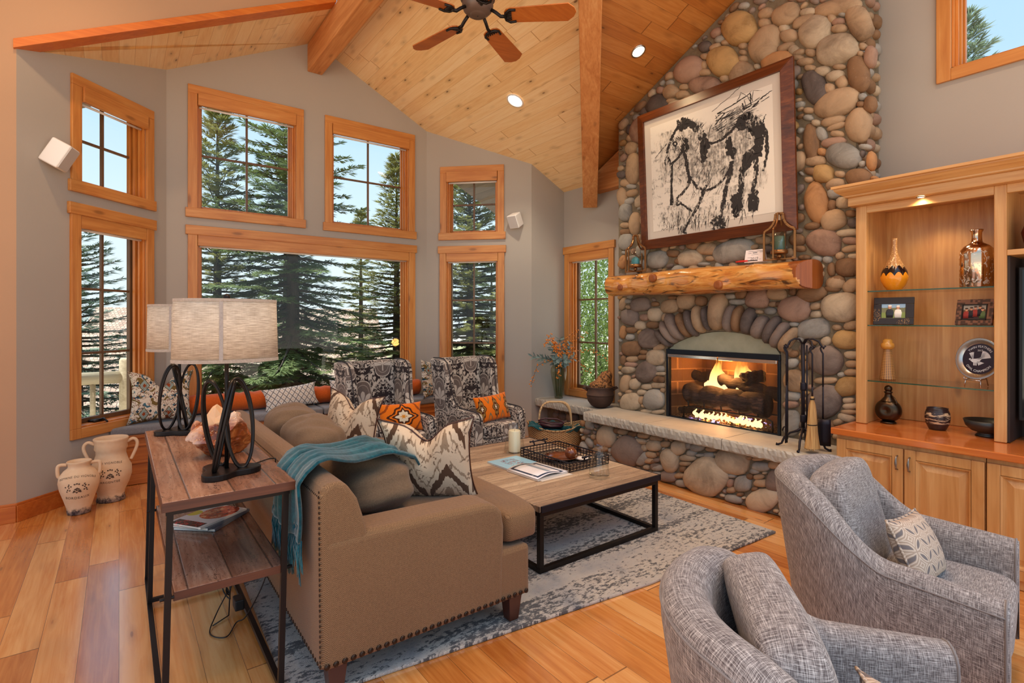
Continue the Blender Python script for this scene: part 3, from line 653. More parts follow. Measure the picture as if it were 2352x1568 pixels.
# recessed can lights
def can(x, y, zf, mat, label, nx, ny, r=.075, power=0, col=(1, .8, .55), spot=1.9):
    z = zf-.004; t = thing('recessed_light', label, 'ceiling light', (x, y, z))
    R = Vector((nx, ny, 1)).normalized().to_track_quat('Z', 'Y').to_matrix().to_4x4()
    m = MB(); m.M = R; m.lathe([(r*1.22, 0), (r*1.22, -.008), (r, -.010), (r*.98, 0)], 28); m.build('trim_ring', M['silver'] if mat is M['glow_warm'] else M['white'], t, smooth=True)
    m = MB(); m.M = R; m.lathe([(r*.98, -.002), (r*.6, -.004), (.001, -.005)], 28); m.build('lens', mat, t, smooth=True)
    if power:
        l = light('can_lamp', 'SPOT', (x, y, z-.05), power, col, spot_size=spot, spot_blend=.6, shadow_soft_size=.08)
        l.parent = None
    return t
FACE = "2645,4221,-155,15,-79,-163,1;2420,3977,-88,124,-117,-110,0;2232,4154,-99,37,-60,-100,0;2003,3904,-85,89,-91,-107,2;1823,4021,-178,-51,-10,-69,0;1680,3832,-44,-157,80,4,0;1833,3691,-157,-10,-35,-128,2;1683,3438,-18,-147,76,16,6;1839,3270,-162,28,-42,-113,0;1683,3052,-4,133,-90,-31,0;1783,2838,-125,-32,0,-110,5;1929,2729,-81,-18,0,-77,1;1676,2644,-91,-20,0,-75,6;1986,2502,-22,-171,96,3,7;1856,2345,-93,22,-26,-83,0;1925,2173,-126,-77,44,-95,3;1757,1966,-92,-7,0,-75,6;1996,3443,-48,-155,91,-2,8;2024,3015,-12,-154,65,12,6;2812,3983,-140,19,-79,-155,1;3196,4052,-152,44,-83,-123,3;2627,3801,-85,70,-81,-90,0;2306,3775,-145,-26,-19,-97,7;3008,3828,-167,-34,-17,-95,3;3395,3901,-89,12,-43,-77,0;3582,3820,-97,61,-97,-97,8;3818,3636,-87,121,-105,-69,3;3923,3462,-52,55,-75,-53,0;3896,3231,-8,172,-99,-26,0;4058,2945,-14,-116,76,10,0;4011,2761,-12,101,-95,-22,5;3870,2626,-15,129,-78,-17,0;4003,2429,-22,91,-106,-27,5;3570,2192,-132,-12,0,-97,5;3379,2237,-80,-8,0,-42,6;3174,2165,-144,12,-20,-83,2;2968,2234,-122,-13,0,-62,0;2700,2188,-209,26,-28,-106,5;2429,2257,-74,-9,0,-40,0;2135,2221,-69,-8,0,-58,6;2204,3958,-69,-4,-21,-66,0;2400,4244,-69,-1,-20,-52,0;2417,4164,-63,-28,0,-45,0;2083,4031,-97,3,-17,-46,0;2051,4092,-68,-17,-6,-37,2;2243,4041,-49,-22,0,-43,2;2232,3879,-83,-1,-13,-36,0;2165,3828,-41,7,-23,-48,2;2128,3790,-56,-2,-10,-30,0;2131,3748,-51,-20,0,-30,0;2032,3750,-45,-18,0,-38,0;2076,3692,-73,-16,-6,-38,0;2032,3622,-52,-20,0,-28,0;1939,3561,-63,-10,-8,-45,2;1816,3550,-54,-22,0,-27,0;1843,3488,-71,-8,-10,-46,2;1796,3420,-38,21,-28,-46,0;1886,3401,-45,-16,0,-46,0;1867,3954,-38,-18,0,-40,0;1823,3909,-52,-12,-6,-32,3;1812,3849,-60,-15,-6,-41,0;1793,3956,-35,-16,0,-24,5;2046,3279,-46,-15,0,-28,0;2046,3218,-43,-14,0,-29,5;1986,3159,-40,-12,0,-28,2;1856,3137,-89,4,-12,-44,0;1946,3058,-21,-65,41,-4,5;1839,3085,-71,7,-8,-27,0;1829,3024,-55,-16,0,-29,0;1856,2966,-95,-8,-6,-42,3;1942,2911,-39,-10,0,-34,7;1989,2848,-84,-11,-5,-44,0;2024,2773,-59,-14,0,-36,6;2046,2710,-39,-8,0,-27,0;1809,2703,-41,-10,0,-30,0;1842,2630,-74,4,-11,-46,0;1850,2555,-50,0,-7,-43,5;1783,2470,-54,-10,0,-47,2;1867,2466,-15,42,-32,-18,6;1731,2378,-40,-6,0,-30,6;1715,2304,-46,-6,0,-39,8;1750,2231,-86,-3,-2,-32,2;1731,2167,-66,-8,0,-32,3;1731,2106,-70,8,-5,-28,0;1809,2058,-30,16,-15,-29,0;1711,2044,-46,-4,0,-24,2;2017,2324,-64,8,-8,-35,6;2889,4285,-58,18,-28,-42,3;2850,4207,-52,4,-19,-39,5;3012,4205,-60,19,-39,-58,8;2899,4153,-65,0,-16,-37,0;2793,4152,-42,-4,-11,-32,0;3008,4109,-53,-13,-7,-36,0;3016,4028,-9,41,-34,-18,0;3008,3954,-68,-15,-7,-39,0;2619,4049,-45,-3,-11,-33,0;2619,3991,-39,-16,0,-28,0;2622,3933,-51,-12,-6,-34,0;2483,3807,-32,-12,0,-28,2;2501,3749,-6,34,-32,-18,0;2797,3818,-48,-2,-14,-41,0;2808,3757,-56,-3,-9,-30,0;3239,3893,-62,-13,-6,-34,0;3256,3821,-83,-10,-14,-48,0;3174,3741,-78,-1,-19,-52,0;3032,3733,-59,-16,-3,-26,0;3406,3810,-65,-12,-6,-30,0;3354,3758,-87,-3,-17,-44,2;3529,3963,-43,15,-32,-43,3;3417,4000,-58,-3,-13,-33,5;3742,3803,-48,31,-35,-34,8;3857,3769,-47,17,-30,-38,5;3949,3674,-20,52,-46,-23,8;3949,3571,-30,31,-39,-28,0;3844,3320,-29,32,-34,-24,0;4071,3198,-79,-7,-10,-44,8;4011,3092,-90,-19,0,-42,0;3931,3034,-77,-16,0,-31,5;3923,2961,-92,1,-14,-42,0;3963,2876,-70,18,-24,-36,5;4017,2617,-77,-11,0,-37,0;4011,2537,-82,-10,0,-38,6;4044,2226,-21,58,-58,-17,7;3923,2235,-64,12,-16,-36,5;1599,3545,-14,80,-43,-26,3;1599,3184,-10,64,-43,-23,6;1595,2752,-6,75,-34,-12,7;1652,3644,-28,-12,0,-28,0;1667,3594,-25,-10,0,-24,0;1654,3258,-29,2,-9,-30,5;1664,3205,-31,-9,0,-25,6;1654,2823,-9,27,-17,-12,8;1654,2745,-25,4,-7,-24,5;1636,2871,-44,-12,0,-24,5;1573,2615,-27,-6,0,-23,7;1757,2533,-36,0,-4,-29,0;3305,2149,-56,-5,0,-34,6;2948,2143,-60,-6,0,-26,0;3028,2097,-71,-6,0,-20,5;2522,2202,-48,12,-9,-24,0;2387,2171,-49,-5,0,-40,8;2306,2130,-40,-4,0,-31,0;2120,2150,-52,-6,0,-30,6;2076,2069,-52,-5,0,-23,6;1904,2037,-41,-4,0,-30,5;1870,1954,-31,-2,0,-58,6;1836,1864,-58,13,-10,-42,6;1724,1828,-54,19,-15,-47,0;3790,1717,-139,13,-14,-78,4;3953,1584,-126,0,0,-93,4;3605,1611,-95,-1,0,-74,2;3415,1693,-121,-3,0,-72,0;3223,1740,-108,-3,0,-80,0;3046,1735,-72,-2,0,-54,6;2679,1718,-87,-2,0,-30,5;2640,1784,-60,8,-7,-39,6;2738,1770,-56,-2,0,-26,5;2472,1738,-114,-3,0,-88,3;2308,1777,-93,-13,6,-58,0;2174,1793,-7,38,-32,-7,6;2016,1772,-118,13,-11,-81,6;2167,1648,-138,-2,0,-113,3;2340,1689,-43,-1,0,-27,0;2362,1629,-56,8,-7,-36,5;2466,1624,-42,0,0,-22,0;1806,1653,-142,-3,0,-123,2;2005,1477,-135,12,-5,-83,5;1990,1663,-49,3,-2,-31,0;1987,1597,-49,0,0,-30,2;1769,1399,-104,-8,7,-76,1;1727,1509,-58,11,-6,-38,0;1833,1494,-39,0,0,-26,0;2163,1514,-44,0,0,-22,5;1909,1224,-133,8,0,-126,4;1727,1281,-58,3,0,-33,2;1722,1210,-52,3,0,-31,0;1727,1144,-55,4,0,-30,0;1758,1032,-90,9,0,-78,1;1926,891,-68,132,-114,-55,4;1917,1066,-95,9,0,-32,0;2156,1042,-106,9,0,-98,0;2182,1188,-60,4,0,-43,5;2168,1266,-46,2,0,-33,6;2210,1284,-37,2,0,-31,6;2176,909,-68,8,0,-42,5;2189,837,-68,9,0,-36,3;2182,691,-4,114,-72,9,5;1753,926,-44,6,0,-25,2;1735,881,-58,8,0,-28,2;1743,836,-62,9,0,-24,0;1764,788,-66,-10,8,-33,2;1822,747,-41,23,-9,-25,0;1887,702,-24,47,-36,-16,6;1843,1846,-70,12,-11,-55,0;1868,1801,-61,-3,0,-27,6;1732,1811,-58,20,-15,-47,0;1870,1938,-6,36,-22,-6,6;3932,1237,-147,6,0,-85,6;3676,1343,-144,4,0,-112,4;3716,993,-54,122,-139,-29,4;3578,1159,-127,7,0,-87,2;3932,640,-151,19,0,-101,2;3607,704,-145,18,0,-112,5;3801,1492,-77,1,0,-51,2;3637,1501,-86,1,0,-42,6;3746,1583,-68,-1,0,-39,3;3484,1579,-9,45,-28,-4,0;3928,1442,-87,1,0,-39,6;3943,1360,-68,2,0,-36,5;4046,1415,-19,79,-45,-5,7;3484,1264,-80,15,-8,-34,0;3756,1205,-62,3,0,-32,6;3766,1149,-75,5,0,-30,6;3911,1121,-93,5,0,-39,0;3938,1057,-94,6,0,-34,3;3975,997,-99,8,0,-44,2;4040,1100,-14,60,-41,-3,6;3521,1039,-62,4,0,-34,5;3484,988,-73,6,0,-23,2;3491,926,-79,7,0,-40,6;3550,863,-91,9,0,-33,2;3879,850,-83,32,-25,-52,2;3712,834,-82,8,0,-33,2;4018,836,-23,102,-71,-3,0;3780,766,-67,8,0,-34,2;3786,679,-16,50,-40,-4,0;3716,567,-92,13,0,-30,2;3529,582,-96,14,0,-26,2;3964,751,-53,6,0,-25,0;4051,1731,-17,70,-50,-8,0;3975,1762,-54,-2,0,-28,5;3964,1696,-47,-1,0,-28,0;4051,2197,-34,67,-56,-20,7;3598,1720,-54,-1,0,-28,6;3382,1783,-60,-2,0,-24,6;3274,1648,-40,-1,0,-27,6;2295,1688,-32,-1,0,-25,6;1686,972,-15,2,0,-34,6;1849,673,-32,6,0,-23,6;1948,692,-51,8,0,-36,4;2005,611,-58,11,0,-36,5;1764,687,-59,33,-13,-35,5"
ARCH = "3483,1365,-95,-82,-30,24,8;3431,1424,-81,-109,-50,27,4;3347,1479,-77,-133,-60,24,4;3245,1510,-60,-121,-51,19,6;3152,1521,-45,-126,-50,13,8;3063,1555,-33,-134,-61,12,0;2975,1566,-26,-121,-36,6,8;2736,1566,31,-123,-54,-12,4;2657,1560,24,-124,-49,-9,6;2554,1538,30,-119,-58,-13,8;2450,1491,41,-104,-59,-21,4;2346,1468,54,-119,-50,-21,8;2270,1432,65,-107,-44,-26,4;2202,1388,70,-102,-40,-28,0;2863,1628,-14,180,-100,-7,0"
FILL = "3520,3570,62,41,-30,45,4;2480,3600,75,-17,11,50,3;2210,2510,75,10,-9,69,0;3910,2040,96,6,-5,73,4;3720,2630,81,22,-18,69,0;2190,3630,75,-26,19,56,4;3790,2140,75,-37,24,49,5;3140,2320,82,-10,9,76,6;2340,2350,77,30,-26,66,2;1720,4280,64,56,-44,50,1;2960,2360,71,-47,37,56,0;3780,2310,85,24,-19,66,5;3810,3880,82,-23,13,45,6;3320,3570,93,25,-21,79,0;2240,2040,72,16,-11,48,0;2240,4390,85,-24,19,69,4;2480,4490,83,-4,3,65,1;2430,2050,84,-6,4,56,2;2240,3430,75,4,-3,48,1;2100,4360,39,-65,54,33,0;2230,3300,72,29,-24,59,1;2260,4580,86,-27,20,62,4;1990,4480,75,-39,34,65,2;1770,4400,88,-38,28,65,2;2580,1990,88,-1,1,54,2;3720,2040,82,-4,4,74,6;3710,3050,77,-7,6,70,6;2210,2670,72,-25,13,36,4;3800,2850,83,-23,18,64,2;3320,2050,85,-2,2,59,5;2150,2880,81,-34,31,74,0;1700,4740,83,26,-20,64,4;2010,4740,67,51,-47,61,4;2860,3630,71,-26,17,45,5;3490,1980,85,-8,5,50,5;2200,3070,88,41,-21,45,0;2640,3640,92,10,-6,59,0;2820,2320,69,23,-14,40,3;2520,2320,89,-2,1,47,5;1690,4110,75,12,-10,67,1;3720,3330,85,-30,23,67,2;1740,4550,75,13,-9,49,0;1940,4260,66,-42,27,42,0;2840,2030,56,67,-35,29,5;2450,4390,71,21,-12,43,4;3720,2410,77,-16,9,42,0;4040,3760,69,-33,22,46,0;3130,2020,69,34,-31,63,0;2310,3520,70,-31,16,36,4;3580,2380,86,-40,27,59,0;3740,3480,61,-9,6,40,5;3330,2360,64,15,-9,39,0;4040,3380,47,-25,20,37,3;3660,3560,61,-7,5,46,4;4010,1960,57,14,-11,45,1;2290,2790,54,-33,30,50,0;1820,4220,60,18,-15,48,6;2910,1970,56,10,-7,38,1;2100,4640,53,4,-3,39,5;3760,2960,49,25,-13,26,4;1840,4720,48,20,-14,32,4;3640,3970,50,-14,11,40,2;2180,3190,54,13,-11,46,1;2970,3590,42,30,-19,26,5;3730,3170,56,-22,13,32,1;2290,3000,58,34,-28,49,0;2060,680,60,4,-3,44,4;2110,4560,39,-35,31,35,0;3170,3560,51,-1,1,44,1;2600,2410,61,12,-7,33,4;2820,3540,60,-34,18,32,4;4060,2040,53,12,-10,45,4;1880,4610,52,-2,2,41,0;1980,1930,55,20,-15,40,0;2070,1320,48,-22,18,40,4;4050,3550,55,2,-1,39,1;2140,2400,65,-16,11,44,6;2080,1990,56,16,-13,47,0;2130,2640,46,-34,22,30,4;2610,4410,56,15,-8,33,5;2090,4240,60,4,-2,40,3;2770,2400,63,-25,20,51,5;2410,3680,54,3,-2,34,5;2700,4440,50,-19,13,32,6;3430,3660,58,9,-6,39,3;1830,4810,54,0,0,30,6;2000,4170,37,39,-22,21,4;3420,4070,58,0,0,41,0;1930,4360,63,12,-8,40,0;3010,2010,47,4,-4,39,0;3480,2290,50,7,-4,29,0;4070,3670,40,-1,1,22,0;3600,2040,42,14,-13,39,5;2170,3530,40,-22,19,34,5;2000,4610,23,-38,32,20,3;1860,4160,36,19,-13,24,2;2660,2330,47,1,-1,25,0;4080,3270,50,4,-3,34,0;2330,3620,34,-19,16,28,6;3810,2450,40,17,-16,36,0;2120,4700,40,16,-10,24,0;2290,2430,41,2,-1,29,4;3830,1950,39,10,-5,22,4;2050,770,45,9,-5,25,5;3240,2410,44,1,-1,23,0;2670,3540,45,-10,8,35,0;3440,2340,48,8,-6,38,3;2390,4580,45,-3,2,31,0;3950,1820,37,15,-13,32,5;4070,1870,36,-25,16,23,2;3240,1970,51,-8,5,32,6;1890,4530,35,19,-13,24,1;3150,2420,51,-1,1,30,1;2760,3700,34,19,-10,18,6;2080,1170,43,-24,21,38,6;1910,1380,36,-24,21,31,2;3710,2780,35,35,-30,31,0;3410,2110,42,-13,7,24,4;1780,4630,51,-6,3,28,6;2320,1950,40,-11,7,24,1;2320,3210,36,-21,16,29,6;1980,2050,42,6,-4,26,5;3540,3670,38,7,-4,25,3;3460,2410,34,-34,17,17,4;3720,2510,48,0,0,31,6;3090,3640,46,-11,9,39,5;3050,3560,45,-12,7,28,2;2310,2610,50,9,-8,44,4;2530,2100,44,-19,11,26,1;2210,2120,45,-9,8,39,0;4030,2310,39,8,-5,22,5;3960,2320,39,-4,2,20,2;3810,3420,33,-26,18,23,5;2710,2050,45,20,-17,37,0;2380,1960,36,-29,17,21,1;2120,3350,45,4,-3,29,5;3620,3650,39,-20,17,33,5;1770,610,37,19,-15,31,4;3380,2300,41,-9,5,21,2;1840,630,28,-2,1,25,0;4070,1170,31,-3,2,22,3;3810,1420,31,-16,11,21,1;2200,2730,31,0,0,19,6;3270,2290,36,10,-8,29,4;3890,930,29,-9,5,17,3;3970,1870,28,-15,9,17,2;2090,1240,28,16,-15,25,1;3490,2070,28,-6,4,18,1;2580,3540,36,0,0,29,3;2750,3600,32,-13,12,28,4;4020,3300,22,17,-12,16,4;3900,2310,34,-7,7,31,3;1930,4140,32,-4,3,23,3;3770,3220,28,2,-1,18,3;3480,820,30,2,-2,27,0;2110,3130,29,7,-6,26,5;2100,2490,28,-8,8,27,4;2350,4630,24,-14,11,20,0;3700,2880,26,22,-11,14,3;2990,3660,34,2,-2,25,5;1840,4290,31,7,-4,16,4;3440,3610,28,5,-2,15,5;2530,4330,30,-5,4,26,4;3620,1770,25,13,-9,18,4;3920,3840,28,-6,3,15,0;2120,3460,29,15,-12,23,1;3250,3690,33,-18,17,31,0;2060,950,30,0,0,18,1;2310,2900,32,-13,8,19,1;2020,4320,31,-15,9,19,2;2030,1000,31,1,-1,21,3;4100,630,26,-11,7,16,6;2080,840,31,7,-4,16,1;4090,1920,35,1,-1,26,6;2110,3250,33,-5,3,19,6;2210,2310,31,-17,16,28,5;2290,2250,24,29,-24,20,5;2740,3520,35,4,-2,20,6;3040,1940,30,3,-2,17,0;1700,4640,36,-1,1,25,4;2100,2770,20,20,-10,10,5;3810,2770,33,-5,3,16,5;4090,1810,36,-2,2,28,1;2880,3700,34,-8,4,17,3;2810,1940,29,-1,1,15,0;2390,3550,28,-16,15,26,3;3540,2080,31,-6,3,18,0;3360,1960,32,1,-1,19,5;2130,3390,33,0,0,20,0;2120,4480,20,23,-19,17,6;2530,3520,29,-9,7,22,5;2110,1390,31,-3,2,24,5;3510,4030,31,-12,9,23,5;4090,1010,31,-6,5,25,1;3340,2430,30,4,-3,22,3;2350,4350,28,10,-9,24,5;1950,1990,26,13,-9,17,2;2170,4660,30,1,-1,25,2;1920,4800,27,-21,11,14,3;2450,1970,28,6,-4,19,5;3760,620,31,6,-4,19,0;2770,4390,26,-11,6,15,0;2170,1980,27,-11,7,18,0;2190,4500,37,-8,7,31,2;4100,1580,29,-2,1,20,3;2160,2070,26,23,-12,13,3;2310,3360,28,1,0,19,2;2700,1950,37,0,0,27,4;3630,1980,29,-3,2,20,0;3580,3520,35,11,-7,22,4;2130,2300,37,3,-2,25,4;4090,3500,27,11,-6,14,6;3670,3720,29,0,0,22,1;4090,1320,32,8,-5,18,5;2440,2430,29,-11,7,19,4;3070,2400,34,4,-2,23,2;2250,2720,30,8,-4,16,0;2340,4450,33,4,-3,20,2;1660,4360,36,5,-3,21,1;2110,3310,28,1,-1,16,0;3810,3040,26,24,-13,14,0;2140,4450,31,13,-7,16,0;2440,4320,35,-8,5,21,3;2440,2390,31,4,-2,19,5;4080,3440,36,-1,1,27,6;2520,3680,36,-6,5,31,3;3450,3730,31,-2,1,16,6;2860,2410,24,-16,11,17,4;1800,1120,29,0,0,22,5;2320,2690,30,18,-17,28,3;4090,950,32,5,-3,21,2;3670,2710,26,25,-14,14,0;1900,630,32,-11,8,23,4;3670,3220,27,-7,5,19,1;3120,4250,30,-3,2,17,5;3160,1940,35,4,-2,18,3;2080,4160,32,-11,7,22,0;3010,3520,37,-5,3,25,6;2110,3580,30,0,0,21,0;1830,4490,25,18,-10,14,5;2310,3150,30,0,0,23,4;3010,4290,30,-3,2,16,4;1810,4120,30,-4,3,22,5;2010,1370,29,19,-13,20,6;2110,3000,30,-4,3,23,0;2180,4270,34,4,-3,26,3;2290,4660,28,7,-4,15,3;2090,890,32,-12,7,19,0;2320,2520,28,-5,5,25,2;2480,2150,22,22,-12,13,0;2260,2180,36,10,-6,20,5;3340,3680,26,-13,8,16,0;3910,2150,37,9,-4,19,6;2830,4360,34,13,-8,21,6;2090,600,34,-16,9,19,2;4090,710,31,-1,1,23,0;2970,2060,32,0,0,18,1;1650,4600,29,2,-2,19,0;2340,2220,25,16,-9,14,1;2240,1960,32,-13,12,29,0"
HST = "2745,164,-165,-82,127,-164,2;2491,345,-164,14,16,-112,2;3130,222,-38,-107,102,-44,2;2239,89,-147,60,-14,-93,2;2129,278,-47,92,-67,-21,4;2398,184,-79,20,0,-70,5;3307,330,-94,18,0,-63,2;3036,367,-91,18,0,-70,2;2830,407,-83,16,0,-44,5;2246,362,-85,11,4,-40,5;2246,229,-60,5,6,-35,0;2503,108,-48,12,0,-28,0;2480,36,-85,9,7,-38,5;2511,163,-8,45,-33,3,3;2503,229,-51,12,0,-25,5;3348,167,-63,13,0,-28,6;3348,232,-77,5,7,-34,0;3431,281,-44,8,0,-34,2;3178,371,-60,12,0,-32,0;2918,405,-7,36,-34,2,5;2936,287,-91,11,4,-32,2;2963,230,-65,14,0,-23,0;2891,342,-55,11,0,-34,5;2712,356,-55,11,0,-32,5;2796,342,-62,12,0,-18,5;2999,41,-69,11,4,-36,5;3018,106,-66,16,0,-27,0;2981,177,-38,8,0,-31,6;3149,67,-98,24,0,-56,4;3277,125,-76,17,0,-36,5;2296,312,-44,6,2,-27,5;2260,276,-50,12,0,-23,0;2339,261,-31,7,0,-27,6;2296,169,-30,8,0,-18,6;2420,92,-34,9,0,-21,6;2267,421,-51,11,0,-19,0;2136,402,-52,11,0,-36,0;2074,410,-28,6,0,-25,0;2361,408,-45,10,0,-21,0;2074,102,-12,38,-27,-2,0;2070,31,-34,10,0,-26,2;2083,165,-37,10,0,-22,2;3121,303,-76,10,3,-24,0;3463,334,-64,12,0,-30,0;2695,418,-58,7,3,-27,0;3463,167,-48,75,-64,-16,5;3930,317,-44,-114,140,-52,2;3638,211,-164,-72,125,-139,4;3716,395,-77,5,6,-35,0;3583,395,-65,6,5,-33,6;3441,404,-78,7,4,-30,0;3476,343,-85,8,4,-30,2;3278,406,-80,7,4,-30,0;3427,286,-40,-18,28,-32,2;3359,229,-76,9,4,-30,0;3365,169,-76,9,4,-32,0;3278,195,-48,10,0,-23,4;3292,131,-67,9,4,-33,4;3792,393,-54,10,0,-32,6;3966,175,-65,13,0,-35,0;4064,132,-75,15,0,-42,0;3998,86,-74,16,0,-36,5;3870,8,-71,16,0,-30,0;3723,12,-76,18,0,-34,5;3583,16,-79,19,0,-34,0;3441,38,-70,16,0,-32,4;3292,51,-73,17,0,-32,5"
HFILL = "1800,190,61,-7,6,48,5;2000,170,66,26,-24,61,2;4190,200,55,38,-23,34,5;1860,80,71,-6,3,41,5;4190,390,73,1,-1,53,5;4280,130,56,34,-28,45,5;1880,380,70,-30,20,46,5;1850,300,61,-30,18,36,0;4180,50,60,0,0,40,0;3840,80,61,13,-7,34,5;1750,390,59,16,-12,41,5;4230,310,60,-12,7,32,4;1980,280,38,8,-6,29,2;4080,220,41,-4,4,38,6;1750,290,36,-19,16,30,4;1750,110,47,8,-5,28,4;4080,400,38,5,-3,24,4;4130,270,38,-8,6,31,0;1720,40,45,6,-4,29,2;4170,110,40,-8,5,23,6;1960,80,37,-17,12,26,2;1990,390,39,-8,5,24,5;1890,210,39,-22,12,21,5;4300,390,35,23,-17,26,6;3400,100,41,-8,5,24,2;1710,150,29,1,-1,22,5;4280,230,32,-6,4,24,0;3950,40,27,-9,7,22,5;3890,130,27,-5,3,16,5;3880,170,19,23,-22,17,5;1730,240,25,6,-6,22,5;1790,50,20,-17,12,14,4;4300,60,26,-8,5,16,5;2580,40,26,-5,3,16,2;4090,60,29,-2,2,26,2;1820,250,31,-2,1,16,4;3500,70,28,7,-4,17,6;1900,150,33,-6,4,23,2;1930,230,23,-16,9,13,4;2000,340,30,-12,10,26,2;4110,320,24,8,-6,19,4;1700,210,24,-12,8,16,6;4310,310,27,13,-11,22,2;4260,50,25,-9,8,24,4;4190,270,27,4,-3,16,4;3260,260,25,7,-5,17,6;1940,30,28,10,-5,15,6;2040,260,19,-2,1,13,4;2210,320,22,-7,4,12,2;2040,400,16,-12,7,10,5;2120,40,24,-2,1,16,0;3530,370,19,-3,2,11,5;2010,40,18,-7,6,16,5;3740,350,21,-1,1,13,2;1700,310,20,8,-4,10,4;4100,360,22,6,-3,12,0;2030,80,22,6,-3,12,6;3160,420,19,-6,4,14,0;1690,340,19,1,-1,11,6;3110,420,21,7,-4,13,0;4050,30,19,9,-7,14,0;2650,380,19,4,-2,11,2;3910,100,15,-11,7,10,2;3200,320,16,-16,9,9,5;3920,70,18,-9,8,16,6;3360,60,19,-3,2,10,5;2560,80,22,0,0,21,4;2390,70,19,-5,3,11,2;1930,310,21,5,-3,14,5;3380,370,19,-4,2,11,2;3770,330,18,7,-4,10,0;1830,30,19,-6,6,17,6;4320,260,19,-3,2,11,5;4000,30,17,-10,6,11,2;1700,270,21,2,-2,19,6;3770,40,20,1,0,10,5"
# ------------------------------------------------------------ stone fireplace
def dec(s): return [[int(q)/1000 for q in r.split(',')[:6]]+[int(r.split(',')[6])] for r in s.split(';')]
FX = 4.575
def stone_mesh(mb, s, X, rng, n=18, m=11, depth=None):
    cy, cz, ay, az, by, bz, c = s
    r = min(math.hypot(ay, az), math.hypot(by, bz)); d = depth or (.024+.40*r); ph = [rng.uniform(0, 6.28) for _ in range(6)]; k1, k2 = rng.uniform(.03, .085), rng.uniform(.02, .05)
    p = rng.uniform(.78, .92)
    def sp(t): return math.copysign(abs(t)**p, t)
    vs = []
    for i in range(m+1):
        th = PI*i/m
        for j in range(n):
            f = 2*PI*j/n; x, y, z = sp(math.sin(th))*sp(math.cos(f)), sp(math.sin(th))*sp(math.sin(f)), sp(math.cos(th))
            k = 1+k1*math.sin(2*x+ph[0]+y*1.3)+k2*math.sin(4*y+ph[1]+z*2)+k2*math.sin(5*x+3*z+ph[2])
            x *= k; y *= k
            vs.append((X-d*z*.98, cy+ay*x+by*y, cz+az*x+bz*y))
    mb.add(vs, [(i*n+j, i*n+(j+1) % n, (i+1)*n+(j+1) % n, (i+1)*n+j) for i in range(m) for j in range(n)])
def area(s): return abs(s[2]*s[5]-s[3]*s[4])
fire = thing('stone_fireplace', 'tall river stone fireplace with arched opening beside the wooden bookcase', 'fireplace', (4.8, 2.92, 0))
CH = (1.70, 4.12)
m = MB(); X0 = FX; X1 = XW-.003
def px_(p, h): return (h, p[0], p[1])
def top(y): return zmain(y)-.006
m.prism([(3.45, .01), (CH[1], .01), (CH[1], top(CH[1])), (3.45, top(3.45))], px_, X0, X1)
m.prism([(CH[0], .01), (2.28, .01), (2.28, top(2.28)), (CH[0], top(CH[0]))], px_, X0, X1)
arc = [(2.28+(3.45-2.28)*i/16, 1.445-.18*((i/16-.46)/.54)**2) for i in range(17)]
m.prism(arc+[(3.45, top(3.45)), (2.28, top(2.28))], px_, X0, X1)
m.box(X0, X1, 2.28, 3.45, .01, .54)
m.build('mortar_core', M['mortar'], fire, world=True)
rng = random.Random(11)
def clear_opening(s):
    e_ = math.hypot(s[2], s[4])
    if s[1] < 1.30:
        if s[0] > 2.9 and s[0]-e_ < 3.475: s[0] = 3.475+e_
        if s[0] <= 2.9 and s[0]+e_ > 2.258: s[0] = 2.258-e_
    return s
allst = [(area(s), s, 18, 11) for s in map(clear_opening, dec(FACE)+dec(FILL))]; allst.sort(key=lambda q: -q[0])
for a, s, n, k in allst[:100]:
    mb = MB(); stone_mesh(mb, s, FX, rng, 20, 12); mb.build('river_stone', M['st_'+STONES[s[6]]], fire, smooth=True, world=True)
mb = MB()
for a, s, n, k in allst[100:]: mb.mi = s[6]; stone_mesh(mb, s, FX, rng, 12, 8)
o = mb.build('small_river_stones', [M['st_'+q] for q in STONES], fire, smooth=True, world=True); o['kind'] = 'stuff'
for s in dec(ARCH):
    mb = MB(); stone_mesh(mb, s, FX-.01, rng, 18, 12, .10); mb.build('arch_stone', M['st_'+STONES[s[6]]], fire, smooth=True, world=True)
# side return of the chimney above the bookcase
mb = MB(); z = 2.6
while z < 4.75:
    for xx in (4.66, 4.80, 4.93):
        r = rng.uniform(.04, .075); mb.mi = rng.choice([0, 2, 5, 6, 3]); n0 = len(mb.v)
        stone_mesh(mb, [xx, z, r*1.1, 0, 0, r*.72, mb.mi], 0, rng, 10, 7)
        for i in range(n0, len(mb.v)):
            q = mb.v[i]; mb.v[i] = (q[1], CH[0]+q[0]*1.1, q[2])
    z += rng.uniform(.10, .13)
o = mb.build('return_side_stones', [M['st_'+q] for q in STONES], fire, smooth=True, world=True); o['kind'] = 'stuff'
